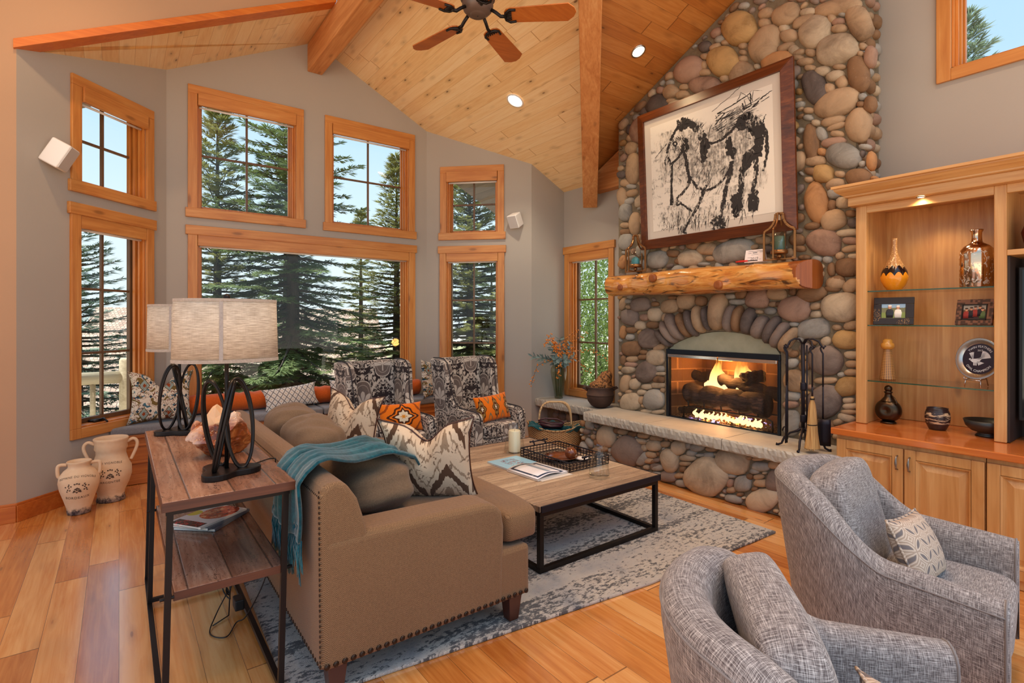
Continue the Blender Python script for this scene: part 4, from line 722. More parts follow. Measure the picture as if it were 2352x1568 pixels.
# lintel panel and firebox
m = MB(); m.prism([(2.285, 1.245)]+[(y, z-.004) for y, z in arc[1:-1]]+[(3.445, 1.245)], px_, FX+.012, FX+.05)
m.build('lintel_panel', M['lintel'], fire, world=True)
m = MB(); bx = 4.97
m.box(bx, bx+.02, 2.28, 3.45, .545, 1.245); m.box(FX+.02, bx, 2.28, 3.45, .54, .552); m.box(FX+.02, bx, 2.28, 3.45, 1.23, 1.25)
m.prism([(FX+.03, 2.281), (bx, 2.281), (bx, 2.42)], lambda p, h: (p[0], p[1], h), .552, 1.23)
m.prism([(FX+.03, 3.449), (bx, 3.449), (bx, 3.31)], lambda p, h: (p[0], p[1], h), .552, 1.23)
fb = m.build('firebox_lining', M['brick'], fire, world=True)
m = MB(); m.box(FX-.02, FX+.02, 2.275, 3.455, 1.20, 1.252); m.box(FX-.02, FX+.03, 3.425, 3.455, .556, 1.2); m.box(FX-.02, FX+.03, 2.275, 2.30, .556, 1.2); m.box(FX-.012, FX+.02, 2.275, 3.455, .556, .568)
fr = m.build('firebox_surround', flat('blued_black_steel', L(34, 42, 52), .3, .6), fire, bevel=.004, world=True)
m = MB()
for a, b in ((2.30, 2.855), (2.868, 3.425)): m.box(FX-.034, FX-.022, a, b, 1.172, 1.203)
m.build('door_rail', M['chrome'], fr, bevel=.003, world=True)
def screen():
    mm = Mat('fire_screen_mesh'); x, y, z = mm.xyz(); p = mm.fr((y+z)/.0125); q = mm.fr((y-z)/.0125)
    a = mm.mx(mm.gt(mm.abs(p-.5), .40), mm.gt(mm.abs(q-.5), .40)); return mm.out(L(70, 54, 40), .5, .6, alpha=a)
m = MB()
def curtain(u, v): y = 2.302+u*1.12; return (FX+.012+.006*math.sin(y*75)+.004*math.sin(y*31), y, .57+v*.61)
m.grid(curtain, 120, 2); m.build('screen_curtain', screen(), fr, smooth=True, world=True)
# gas logs, grate, embers, flames
gl = thing('gas_log_set', 'burning log set on a grate with glowing embers inside the firebox', 'fire logs', (4.76, 2.86, .553))
def log(p0, p1, r, name='log'):
    mb = MB(); p0, p1 = Vector(p0), Vector(p1); n = 22; pts = [p0.lerp(p1, i/n)+Vector((0, 0, .012*math.sin(i*1.1))) for i in range(n+1)]
    mb.tube(pts, [r*(1+.06*math.sin(i*2.3)+.05*math.sin(i*.9+1)) for i in range(n+1)], 16); return mb.build(name, M['log'], gl, smooth=True, world=True)
log((4.68, 3.27, .80), (4.66, 2.44, .79), .098)
log((4.80, 2.98, .955), (4.72, 2.31, .875), .058)
log((4.90, 3.36, .965), (4.88, 2.85, .95), .05)
log((4.70, 2.68, 1.00), (4.86, 2.60, 1.03), .055)
log((4.72, 3.40, .60), (4.9, 3.34, .62), .035)
m = MB()
for y in (2.5, 2.68, 2.86, 3.04, 3.22): m.tube([(4.60, y, .74), (4.605, y, .69), (4.64, y, .675), (4.86, y, .675)], .008, 6)
m.tube([(4.605, 2.36, .56), (4.605, 2.37, .66), (4.605, 2.42, .68), (4.605, 3.22, .68), (4.605, 3.27, .66), (4.605, 3.28, .56)], .009, 6)
m.tube([(4.86, 2.36, .56), (4.86, 2.4, .675), (4.86, 3.24, .675), (4.86, 3.28, .56)], .009, 6)
m.build('grate', M['black'], gl, smooth=True, world=True)
def ember():
    mm = Mat('glowing_embers'); x, y, z = mm.xyz(); n = mm.noise(None, 26, 3, .7); c = mm.ss(mm.abs(y), .42, .12)
    f = mm.ss(n, .5, .68)*c; hue = mm.noise(None, 9, 1)
    col = mm.mix(mm.gt(hue, .56), (1, .32, .06), (.62, .42, 1))
    return mm.out(mm.mix(n, L(80, 56, 34), L(150, 108, 66)), .9, bump=n, dist=.01, emit=col, estr=f*7)
mb = MB(); r_ = random.Random(5)
for _ in range(650):
    y = r_.uniform(2.32, 3.42); x = r_.uniform(4.60, 4.92); s = r_.uniform(.008, .018)
    if (y < 2.40 or y > 3.34) and x > 4.85: continue
    mb.ball((x, y, .556+s*.6+r_.uniform(0, .03)*(1-abs(y-2.86)/.6)), s, s*r_.uniform(.7, 1.3), s*.7, 6, 4)
o = mb.build('ember_bed', ember(), gl, world=True); o['kind'] = 'stuff'
def flame_mat():
    mm = Mat('flame'); x, y, z = mm.xyz(); n = mm.noise(mm.vec(x*2, y*5, z*1.1), 3.2, 3, .6, .6)
    h = mm.ss(z, .72, .30); a = mm.ss(n+h*.45, .46, .82)
    em = mm.N('Emission'); mm.put(em.inputs[0], mm.mix(mm.ss(z, .62, .30), (1, .30, .03), (1, .66, .26))); mm.put(em.inputs[1], a*2.6+.1)
    t = mm.N('BsdfTransparent'); x_ = mm.N('MixShader'); mm.put(x_.inputs[0], a); mm.t.links.new(t.outputs[0], x_.inputs[1]); mm.t.links.new(em.outputs[0], x_.inputs[2]); mm.t.links.new(x_.outputs[0], mm.o.inputs[0]); return mm.mat
FM = flame_mat()
def flame(y, x, z0, h, r, sw):
    mb = MB(); n = 18
    pts = [(x+.02*math.sin(i*.5), y+sw*math.sin(i/n*2.6+y*9)*.06, z0+h*i/n) for i in range(n+1)]
    mb.tube(pts, [r*(.55+.9*math.sin(PI*min(1, i/n*1.5+.12))*.5)*(1-(i/n)**2.2)+.003 for i in range(n+1)], 12); mb.build('flame', FM, gl, smooth=True, world=True)
flame(3.05, 4.84, .84, .40, .085, .4); flame(3.00, 4.82, .86, .34, .06, -.4); flame(2.84, 4.86, .93, .30, .065, -.5); flame(2.74, 4.88, .94, .26, .05, .4); flame(3.04, 4.80, .86, .18, .05, -.6); flame(2.92, 4.82, .84, .14, .05, .3)
rf = random.Random(12)
for k in range(22): y = 2.50+k*.031; flame(y, 4.66+rf.uniform(-.03, .03), .585, rf.uniform(.03, .085), rf.uniform(.014, .024), rf.uniform(-.5, .5))
for y, h in ((3.12, .06), (2.9, .05), (2.76, .05), (2.62, .04)): flame(y, 4.76, .88, h, .03, .2)
light('fire_glow', 'POINT', (4.72, 2.9, 1.08), 20, (1, .46, .12), shadow_soft_size=.08)
light('ember_glow', 'POINT', (4.62, 2.86, .66), 2.5, (1, .42, .16), shadow_soft_size=.05)
# ------------------------------------------------------------ raised hearth
he = thing('raised_hearth', 'raised river stone hearth with pale limestone slabs below the fireplace', 'hearth', (4.3, 3.0, 0))
m = MB(); m.box(4.19, FX-.001, 1.675, 4.28, .004, .455); m.box(4.72, XW-.003, 4.281, YB-.003, .004, .40); m.build('mortar_base', M['mortar'], he, world=True)
hs = sorted(dec(HST)+dec(HFILL), key=lambda s: -area(s))
for s in hs[:100]:
    mb = MB(); stone_mesh(mb, s, 4.19, rng, 16, 10); mb.build('river_stone', M['st_'+STONES[s[6]]], he, smooth=True, world=True)
mb = MB()
for s in hs[100:]: mb.mi = s[6]; stone_mesh(mb, s, 4.19, rng, 10, 7)
for _ in range(26):
    r = rng.uniform(.04, .08); mb.mi = rng.choice([0, 2, 5, 4]); stone_mesh(mb, [rng.uniform(4.4, 5.45), rng.uniform(.06, .34), r, 0, 0, r*.7, mb.mi], 4.72, rng, 10, 7)
o = mb.build('small_river_stones', [M['st_'+q] for q in STONES], he, smooth=True, world=True); o['kind'] = 'stuff'
def rough_slab(x0, x1, y0, y1, z0, z1, seed):
    mb = MB(); r = random.Random(seed); nu = max(4, int((y1-y0)/.02)); ring = []
    prof = [(x1, z0), (x0+.012, z0), (x0, z0+.012), (x0-.004, (z0+z1)/2), (x0, z1-.014), (x0+.012, z1), (x1, z1)]
    for i in range(nu+1):
        y = y0+(y1-y0)*i/nu
        for k, (x, z) in enumerate(prof):
            j = 0 if k in (0, 6) else (.006 if k in (1, 2, 4, 5) else .003)
            ring.append((x+r.uniform(-j, j), y, z+(r.uniform(-j, j) if k in (2, 4) else 0)))
    k = len(prof); fs = [(i*k+a, i*k+(a+1) % k, (i+1)*k+(a+1) % k, (i+1)*k+a) for i in range(nu) for a in range(k)]
    mb.add(ring, fs+[tuple(range(k))[::-1], tuple(range(nu*k, nu*k+k))]); mb.build('hearth_slab', M['slab'], he, world=True)
rough_slab(4.055, 4.566, 1.668, 2.513, .457, .555, 1); rough_slab(4.055, 4.566, 2.519, 3.332, .457, .555, 2); rough_slab(4.055, 4.566, 3.338, 4.155, .457, .555, 3)
m = MB(); m.box(4.566, FX+.02, 1.72, 4.1, .50, .553); m.build('slab_back_edge', M['slab'], he, world=True)
rough_slab(4.50, XW-.003, 4.16, YB-.003, .40, .502, 4)
# ------------------------------------------------------------ mantel
mt = thing('log_mantel', 'glossy peeled log mantel below the framed horse drawing', 'mantel', (4.42, 2.95, 1.92))
mb = MB(); n = 300; ring = 48
def mant(u, v):
    y = 4.02-(4.02-1.93)*u; a = 2*PI*v
    hx = .155+.012*math.sin(y*5)+.01*math.sin(y*11+1); hz = .118+.008*math.sin(y*4+2)
    c, s = math.cos(a), math.sin(a); kx = math.copysign(abs(c)**.75, c); kz = math.copysign(abs(s)**.68, s)
    bulge = 0
    for yk, ak, hk, wk in ((3.36, 2.75, .05, .085), (3.80, 3.35, .032, .07), (2.66, 3.75, .04, .085), (3.62, 2.45, .028, .06), (2.36, 2.3, .03, .07), (3.1, 2.3, .015, .1)):
        da = (a-ak+PI) % (2*PI)-PI; bulge += hk*math.exp(-((y-yk)**2)/(wk**2)-(da*.16/wk)**2)
    x = 4.415+kx*(hx+(bulge if c < 0 else 0)); x = min(x, FX+.0)
    cut = max(0, 2.03-y); x = max(x, 4.258+cut*1.1) if y < 2.03 else x
    z = 1.925+kz*(hz+bulge*.3)+.045*max(0, u-.1)*-.25
    if s > 0: z = min(z, 2.038+.012*(1-u)*2)
    return (x, y, z)
G = [[mant(i/(n-1), j/ring) for j in range(ring)] for i in range(n)]
vs = [p for row in G for p in row]; body, cutf = [], []
for i in range(n-1):
    for j in range(ring):
        q = (i*ring+j, (i+1)*ring+j, (i+1)*ring+(j+1) % ring, i*ring+(j+1) % ring); c = sum((Vector(vs[k]) for k in q), Vector())/4
        (cutf if c.y < 2.0+.10*(c.z-1.85)/.2+.012*math.sin(c.z*70) and c.x < 4.5 else body).append(q)
mb.add(vs, body); mb.add([mant(0, j/ring) for j in range(ring)], [tuple(range(ring))])
mb.build('log_body', M['mantel'], mt, smooth=True, world=True)
mb = MB(); mb.add(vs, cutf); e1 = G[-1]; mb.add(e1, [tuple(range(ring))[::-1]])
mb.build('sawn_end', M['mantel_cut'], mt, world=True)
for yk, xk, zk, r in ((3.36, 4.215, 1.965, .036), (3.80, 4.243, 1.895, .03), (2.66, 4.235, 1.86, .036)):
    mb = MB(); mb.M = Matrix.Translation((xk, yk, zk)) @ Matrix.Rotation(-PI/2, 4, 'Y'); mb.lathe([(r*1.15, -.02), (r*1.1, .008), (r*.9, .014), (r*.3, .012), (.001, .012)], 16); mb.build('knot', M['mantel_cut'], mt, smooth=True, world=True)
# ------------------------------------------------------------ framed drawing
LEAN = -.05
pf = thing('framed_drawing', 'large framed black ink drawing of a horse leaning above the mantel', 'picture', (4.47, 2.90, 2.295)); 
pf.rotation_euler = (0, LEAN, 0)   # local: x out of wall (-x faces room), y along wall, z up
def pb(a, b, c, d, x0=-.02, x1=.03): return (x0, x1, a, b, c, d)
W2, HH, FW = .805, 1.41, .095
m = MB()
for p in ([(-W2, 0), (W2, 0), (W2-FW, FW), (-W2+FW, FW)], [(W2, 0), (W2, HH), (W2-FW, HH-FW), (W2-FW, FW)], [(W2, HH), (-W2, HH), (-W2+FW, HH-FW), (W2-FW, HH-FW)], [(-W2, HH), (-W2, 0), (-W2+FW, FW), (-W2+FW, HH-FW)]):
    vs = [(-.015, a, b) for a, b in p]; vs[0] = (.0, *p[0]); vs[1] = (.0, *p[1]); vs[2] = (-.03, *p[2]); vs[3] = (-.03, *p[3])
    m.add(vs+[(.03, a, b) for a, b in p], [(0, 1, 2, 3), (7, 6, 5, 4), (0, 4, 5, 1), (1, 5, 6, 2), (2, 6, 7, 3), (3, 7, 4, 0)])
m.build('frame', M['frame_wood'], pf, bevel=.004)
m = MB(); m.box(-.006, .02, -W2+FW-.01, W2-FW+.01, FW-.01, HH-FW+.01); m.build('mat_board', flat('mat_board', L(206, 196, 184), .8), pf)
def paper():
    mm = Mat('drawing_paper'); x, y, z = mm.xyz(); n = mm.noise(mm.vec(x, y*3, z*5), 3.0, 5, .75); n2 = mm.noise(mm.vec(x, y*30, z*11), 2, 3, .7)
    inb = mm.ss(y, -.58, -.34)*mm.ss(z, 1.22, .95)
    q_ = (y+.04)*(y+.04)/.30+(z-.80)*(z-.80)/.075; bd = mm.ss(q_, 1.15, .35)
    f = mm.mx(mm.ss(n*.66+n2*.34+bd*.045, .50, .64)*inb, mm.ss(n2*.55+n*.5, .43, .62)*bd)
    return mm.out(mm.mix(f*.72, L(228, 220, 208), L(66, 60, 58)), .7)
m = MB(); pw, ph = W2-FW-.075, FW+.075
m.box(-.008, -.005, -pw, pw, ph, HH-ph); dr = m.build('drawing_sheet', paper(), pf)
INK = Mat('dry_brushed_ink'); q_ = INK.noise(INK.scale(INK.coord(), (1, 1.6, 1)), 26, 5, .75); q2_ = INK.noise(None, 5, 3, .6)
INK = INK.out(L(44, 40, 40), .8, alpha=INK.ss(q_*.62+q2_*.48, .44, .54))
# ink marks; s from left (0) to right (1), t from top (0) to bottom (1) of the sheet
def ip(s, t, d=-.0088): return (d, pw-2*pw*s, HH-ph-(HH-2*ph)*t)
m = MB(); rr = random.Random(3)
def stroke(pts, w0, w1=None, jit=.004, seg=8):
    w1 = w0 if w1 is None else w1; P = []
    for (a, b), (c, d) in zip(pts[:-1], pts[1:]):
        for i in range(seg): P.append((a+(c-a)*i/seg+rr.uniform(-jit, jit), b+(d-b)*i/seg+rr.uniform(-jit, jit)))
    P.append(pts[-1]); vs = []; n = len(P); dd = -.0088-rr.uniform(0, .0006)
    for i, (a, b) in enumerate(P):
        c, d = P[min(i+1, n-1)]; e_, f_ = P[max(i-1, 0)]; tx, ty = c-e_, d-f_; l = math.hypot(tx, ty) or 1; k = (w0+(w1-w0)*i/(n-1))/2*rr.uniform(.7, 1.25)
        vs += [ip(a-ty/l*k, b+tx/l*k, dd), ip(a+ty/l*k, b-tx/l*k, dd)]
    m.add(vs, [(2*i, 2*i+1, 2*i+3, 2*i+2) for i in range(n-1)])
def blob(pts, jit=.012):
    P = []
    for (a, b), (c, d) in zip(pts, pts[1:]+pts[:1]):
        for i in range(7): P.append((a+(c-a)*i/7+rr.uniform(-jit, jit), b+(d-b)*i/7+rr.uniform(-jit, jit)))
    cx = sum(p[0] for p in P)/len(P); cy = sum(p[1] for p in P)/len(P); n = len(P); dd = -.0088-rr.uniform(0, .0006)
    m.add([ip(cx, cy, dd)]+[ip(*p, dd) for p in P], [(0, 1+i, 1+(i+1) % n) for i in range(n)])
# head, mane, neck, back, rump, tail, belly, legs
stroke([(.145, .325), (.165, .25), (.20, .17), (.245, .10), (.27, .08)], .022, .030); stroke([(.145, .325), (.130, .365), (.140, .395), (.160, .385), (.175, .345), (.185, .375), (.178, .41)], .012); stroke([(.185, .40), (.225, .385), (.265, .355), (.30, .30), (.315, .25)], .018, .026)
stroke([(.215, .215), (.24, .205), (.255, .235), (.228, .245), (.215, .215)], .014); stroke([(.16, .34), (.172, .33)], .014); stroke([(.265, .08), (.262, .02), (.29, .06)], .016); blob([(.268, .05), (.305, .005), (.345, .03), (.36, .10), (.31, .14), (.272, .12)])
stroke([(.335, .06), (.395, .11), (.45, .18), (.485, .27), (.50, .36)], .050, .070, .005); blob([(.455, .33), (.505, .32), (.51, .44), (.462, .47)])
stroke([(.30, .29), (.325, .38), (.335, .46), (.35, .55), (.375, .62)], .034, .028, .004); blob([(.315, .20), (.345, .21), (.36, .30), (.335, .34), (.318, .28)])
stroke([(.50, .30), (.56, .325), (.63, .315), (.70, .27), (.755, .22)], .020, .026, .003); stroke([(.58, .17), (.66, .10), (.60, .085), (.75, .05), (.85, .01), (.855, .11), (.80, .13), (.79, .07)], .009, .009, .003)
stroke([(.755, .22), (.80, .185), (.85, .19), (.888, .25), (.905, .34), (.905, .44), (.885, .53)], .050, .066, .005); blob([(.74, .23), (.80, .18), (.87, .20), (.895, .32), (.87, .36), (.82, .29), (.765, .30)])
stroke([(.89, .27), (.93, .28), (.955, .22)], .018, .006); stroke([(.925, .29), (.955, .40), (.955, .54), (.925, .66)], .036, .014, .004)
blob([(.655, .34), (.70, .31), (.715, .40), (.745, .44), (.71, .52), (.665, .44)]); blob([(.80, .47), (.875, .44), (.86, .55), (.80, .66), (.765, .72), (.745, .66), (.775, .56)])
stroke([(.375, .60), (.42, .675), (.49, .715), (.57, .70), (.635, .65), (.68, .58)], .022, .016, .003); stroke([(.36, .56), (.335, .645), (.275, .70), (.225, .735), (.235, .79), (.265, .785)], .026, .016, .003)
stroke([(.49, .66), (.455, .76), (.41, .85), (.365, .92), (.315, .99), (.285, 1.05), (.315, 1.06)], .034, .014, .003); stroke([(.235, .735), (.30, .81), (.37, .87)], .016)
stroke([(.70, .52), (.685, .62), (.655, .72), (.635, .82), (.61, .93), (.585, 1.04)], .040, .030, .004); stroke([(.775, .68), (.765, .78), (.735, .88), (.715, .97), (.735, .985)], .046, .030, .004); stroke([(.88, .52), (.875, .66), (.855, .78), (.85, .90), (.865, .965)], .036, .030, .004)
blob([(.69, .80), (.77, .78), (.78, .90), (.75, .95), (.685, .95)]); blob([(.81, .82), (.885, .79), (.885, .96), (.825, .96)]); blob([(.185, .42), (.21, .40), (.195, .66), (.205, .78), (.17, .78), (.18, .62)], .004)
stroke([(.04, .30), (.10, .25), (.16, .20)], .008); stroke([(.86, .13), (.95, .07), (1.0, .05)], .014, .004); stroke([(.80, .15), (.9, .12), (.98, .09)], .006); stroke([(.56, .05), (.70, -.02), (.80, -.08)], .004)
for _ in range(34): a = rr.uniform(.36, .46); b = .05+(a-.30)*.75; stroke([(a, b), (a+rr.uniform(.0, .05), b-rr.uniform(.02, .06))], .004, .002, .002, 3)
for _ in range(60): a, b = rr.uniform(.58, .84), rr.uniform(.10, .26); stroke([(a, b), (a+rr.uniform(.05, .14), b-rr.uniform(.0, .05))], .006, .002, .003, 3)
for _ in range(120): a, b = rr.uniform(.10, .86), rr.uniform(.82, 1.0); stroke([(a, b), (a-rr.uniform(-.01, .03), b+rr.uniform(.03, .09))], .005, .002, .003, 3)
for _ in range(40): a, b = rr.uniform(.38, .66), rr.uniform(.50, .72); stroke([(a, b), (a-rr.uniform(.01, .05), b+rr.uniform(.03, .10))], .004, .002, .003, 3)
for _ in range(40): a, b = rr.uniform(.20, .34), rr.uniform(.14, .28); stroke([(a, b), (a+rr.uniform(-.03, .04), b+rr.uniform(.02, .06))], .005, .002, .003, 3)
for _ in range(26): a, b = rr.uniform(.5, .62), rr.uniform(.95, 1.08); blob([(a, b), (a+.03, b-.02), (a+.035, b+.02)], .006)
stroke([(.075, 1.0), (.09, .985), (.10, 1.0), (.12, .985), (.13, 1.0), (.15, .985)], .003, .003, .002); stroke([(.165, .985), (.185, .99)], .003)
for _ in range(40): a = rr.uniform(.18, .9); b = rr.uniform(.05, .75); l = rr.uniform(.03, .10); q = rr.uniform(0, 6.3); stroke([(a, b), (a+l*math.cos(q)*.6, b+l*math.sin(q)), (a+l*math.cos(q+.8), b+l*math.sin(q+.8)*1.2)], .005, .002, .003, 4)
m.build('ink_horse', INK, dr)
WSH = Mat('grey_ink_wash'); q_ = WSH.noise(WSH.scale(WSH.coord(), (1, 2.5, 1)), 9, 5, .75); WSH = WSH.out(L(84, 78, 76), .85, alpha=WSH.ss(q_, .42, .74)*.62)
m = MB(); ip0 = ip
def ip(s, t, d=0): return ip0(s, t, -.0084)
blob([(.28, .12), (.42, .18), (.52, .32), (.54, .48), (.44, .60), (.36, .52), (.31, .36), (.24, .28)]); blob([(.50, .34), (.66, .34), (.78, .24), (.88, .26), (.90, .50), (.78, .66), (.60, .70), (.46, .66)]); blob([(.55, .20), (.66, .12), (.84, .08), (.80, .22), (.66, .30), (.52, .32)])
blob([(.14, .78), (.34, .82), (.50, .86), (.66, .92), (.64, 1.04), (.40, .98), (.16, 1.0)]); blob([(.62, .72), (.88, .72), (.88, .98), (.66, 1.0)]); blob([(.08, .10), (.22, .08), (.20, .30), (.14, .55), (.09, .60)]); blob([(.86, .60), (.96, .58), (.94, .80), (.88, .78)])
m.build('ink_wash', WSH, dr)
# ------------------------------------------------------------ built-in cabinets
CAB = ('cab_x', 'cab_y', 'cab_z')
def cab_door(p, y0, y1, z0, z1, x, hinge):
    """raised panel door facing -x"""
    m = MB(); s = .062; m.box(x-.02, x, y0, y0+s, z0, z1); m.box(x-.02, x, y1-s, y1, z0, z1); m.box(x-.02, x, y0+s, y1-s, z0, z0+s); m.box(x-.02, x, y0+s, y1-s, z1-s, z1)
    d = m.build('door', M['cab_z'], p, bevel=.004, world=True)
    m = MB(); a, b, c, e = y0+s, y1-s, z0+s, z1-s
    for k, (q, xx) in enumerate(((0, x-.006), (.014, x-.001), (.05, x-.014))):
        pass
    def fr_(q, xx): return [(xx, a+q, c+q), (xx, b-q, c+q), (xx, b-q, e-q), (xx, a+q, e-q)]
    vs = fr_(0, x-.022)+fr_(.010, x-.018)+fr_(.018, x-.004)+fr_(.026, x-.004)+fr_(.058, x-.015)
    fs = [(4*k+i, 4*k+(i+1) % 4, 4*k+4+(i+1) % 4, 4*k+4+i) for k in range(4) for i in range(4)]+[(16, 17, 18, 19)]
    m.add(vs, fs); m.build('raised_panel', M['cab_z'], d, world=True)
    yh = y0+.03 if hinge == 'l' else y1-.03; zc = z1-.095
    m = MB(); m.tube([(x-.02, yh, zc+.045), (x-.045, yh, zc+.04), (x-.05, yh, zc+.02), (x-.052, yh, zc), (x-.05, yh, zc-.02), (x-.045, yh, zc-.04), (x-.02, yh, zc-.045)], [.005, .0045, .006, .008, .006, .0045, .005], 10)
    m.build('handle', M['pewter'], d, smooth=True, world=True)
def base_unit(y1, y0, lab):
    t = thing('base_cabinet', lab, 'cabinet', (4.58, (y0+y1)/2, 0))
    m = MB(); m.box(4.15, XW-.004, y0+.001, y1-.001, .002, .733); m.build('body', M['cab_z'], t, bevel=.002, world=True)
    mid = (y0+y1)/2
    cab_door(t, mid+.004, y1-.004, .06, .705, 4.15, 'l'); cab_door(t, y0+.004, mid-.004, .06, .705, 4.15, 'r')
base_unit(1.664, .848, 'two-door alder base cabinet next to the stone hearth')
base_unit(.846, .03, 'alder base cabinet below the television, partly hidden by the grey chair')
m = MB(); m.box(4.105, XW-.004, -.6, 1.69, .735, .78); tag(m.build('cabinet_worktop', M['counter'], bevel=.006), 'polished wooden worktop running along the top of the base cabinets', 'worktop')
bk = thing('bookcase', 'knotty alder built-in bookcase with crown moulding right of the fireplace', 'bookcase', (4.7, 1.2, .781))
m = MB(); m.box(4.45, 4.49, 1.585, 1.655, .782, 2.40); m.build('pilaster', M['cab_z'], bk, bevel=.004, world=True)
m = MB(); m.box(4.45, 4.49, .812, .872, .782, 2.40); m.build('pilaster', M['cab_z'], bk, bevel=.004, world=True)
m = MB(); m.box(4.452, 4.488, .872, 1.585, 2.345, 2.40); m.box(4.452, 4.488, -.45, .812, 2.345, 2.40); m.build('top_rail', M['cab_y'], bk, bevel=.003, world=True)
m = MB(); m.box(4.385, XW-.004, -.45, 1.685, 2.40, 2.462); m.build('frieze', M['cab_y'], bk, bevel=.004, world=True)
m = MB(); cp = [(4.385, 2.462), (4.36, 2.466), (4.36, 2.476), (4.345, 2.482), (4.315, 2.498), (4.298, 2.515), (4.298, 2.523), (4.28, 2.527), (4.28, 2.545), (XW-.004, 2.545), (XW-.004, 2.462)]
m.prism(cp, lambda p, h: (p[0], h+max(0, (4.385-min(4.385, p[0])))*(.72 if h > 0 else 0), p[1]), -.45, 1.685); m.build('crown_moulding', M['cab_y'], bk, world=True)
m = MB(); m.box(4.90, 4.915, .81, 1.64, .782, 2.40); m.build('back_panel', M['cab_z'], bk, world=True)
m = MB(); m.box(4.49, 4.90, 1.60, 1.65, .782, 2.40); m.build('side_panel', M['cab_z'], bk, world=True)
m = MB(); m.box(4.49, 4.90, .825, .86, .782, 2.40); m.build('side_panel', M['cab_z'], bk, world=True)
m = MB(); m.box(4.455, 4.90, -.45, .812, 1.955, 1.99); m.build('niche_shelf', M['cab_y'], bk, bevel=.003, world=True)
m = MB(); m.box(4.90, 4.915, -.45, .81, 1.99, 2.40); m.build('back_panel', M['cab_z'], bk, world=True)
m = MB(); m.box(4.80, 4.815, -.45, .82, .782, 1.955); m.build('niche_back', flat('niche_dark', L(52, 34, 26), .6), bk, world=True)
m = MB(); m.box(4.47, 4.80, .80, .824, .785, 1.952); m.build('niche_side', flat('niche_side_dark', L(44, 28, 22), .6), bk, world=True)
pk = thing('puck_light', 'lit halogen puck light under the bookcase frieze', 'light', (4.425, 1.245, 2.399))
m = MB(); m.lathe([(.03, 0), (.03, -.006), (.02, -.008)], 20); m.build('ring', M['silver'], pk, smooth=True)
m = MB(); m.lathe([(.02, -.005), (.001, -.007)], 20); m.build('lens', M['glow_warm'], pk)
light('puck_lamp', 'SPOT', (4.425, 1.245, 2.385), 3.2, (1, .75, .45), spot_size=2.6, spot_blend=.5, shadow_soft_size=.02)
light('shelf_lamp', 'SPOT', (4.66, 1.225, 2.33), 5, (1, .74, .44), spot_size=2.4, spot_blend=.7, shadow_soft_size=.04)
for z, l in ((1.767, 'topmost glass shelf under the orange vase and silver bottle'), (1.515, 'middle glass shelf carrying the two photo frames'), (1.104, 'lowest glass shelf under the woven bottle and award plate')):
    m = MB(); m.box(4.474, 4.898, .874, 1.598, z-.008, z); s = m.build('glass_shelf', M['clear']); tag(s, l, 'shelf')
    m = MB(); m.box(4.4725, 4.4738, .874, 1.598, z-.008, z); m.build('front_edge', M['glass_edge'], s)
tv = thing('television', 'black flat television at the right edge in the bookcase niche', 'television', (4.63, .17, .784))
m = MB(); m.box(4.60, 4.66, -.42, .785, .91, 1.89); m.build('bezel', M['black'], tv, bevel=.006, world=True)
m = MB(); m.box(4.597, 4.60, -.40, .765, .935, 1.87); m.build('screen', flat('tv_screen', L(10, 12, 14), .06), tv, world=True)
m = MB(); m.box(4.60, 4.72, .0, .34, .782, .80); m.box(4.63, 4.66, .1, .24, .80, .92); m.build('stand', M['black'], tv, world=True)
m = MB(); m.box(4.5958, 4.597, .735, .756, .945, .966); m.build('badge', M['white'], tv, world=True)
# ------------------------------------------------------------ things on the shelves
def vase_mat():
    m = Mat('orange_drip_glaze'); x, y, z = m.xyz(); th = m.math('ARCTAN2', x, y); w1 = m.abs(m.sin(th*5))*.028; n = m.noise(None, 90, 3)
    col = m.mix(m.gt(z-w1, .105), L(232, 146, 30), L(30, 18, 18)); col = m.mix(m.gt(z-m.abs(m.sin(th*5+.7))*.03, .155), col, L(168, 122, 78)); col = m.mix(m.gt(z, .17)*m.gt(n, .58)*.6, col, L(226, 190, 130))
    return m.out(col, .12, bump=m.gt(z, .17)*n, dist=.002, bstr=.4)
def one(name, label, cat, loc, prof, mat, n=32, sx=1, sy=1, rz=0):
    t = thing(name, label, cat, loc, rz); m = MB(); m.lathe(prof, n, sx=sx, sy=sy); m.build('body', mat, t, smooth=True); return t
one('drip_vase', 'orange bulb vase with black and gold drip glaze on the top glass shelf', 'vase', (4.62, 1.462, 1.768), [(.001, 0), (.038, .001), (.044, .006), (.066, .035), (.084, .075), (.087, .1), (.08, .14), (.058, .19), (.036, .235), (.022, .275), (.017, .33), (.0175, .375), (.02, .388), (.015, .387), (.013, .33)], vase_mat())
def etched():
    m = Mat('etched_mercury_glass'); x, y, z = m.xyz(); th = m.math('ARCTAN2', x, y); n = m.noise(m.vec(th*2.0, z*15, 0.0), 1.9, 2, .4, 1.5); f = m.gt(n, .6)*m.lt(z, .24)
    return m.out(m.mix(f, L(214, 186, 160), L(214, 206, 198)), m.mx(f*.5, .12), 1.0-f*.5)
one('silver_bottle', 'tall mirrored silver bottle with etched leaves on the top glass shelf', 'bottle', (4.62, .992, 1.768), [(.001, 0), (.085, .001), (.09, .006), (.091, .22), (.086, .255), (.066, .28), (.04, .296), (.03, .305), (.027, .34), (.028, .37), (.036, .382), (.036, .388), (.027, .385), (.024, .34)], etched())
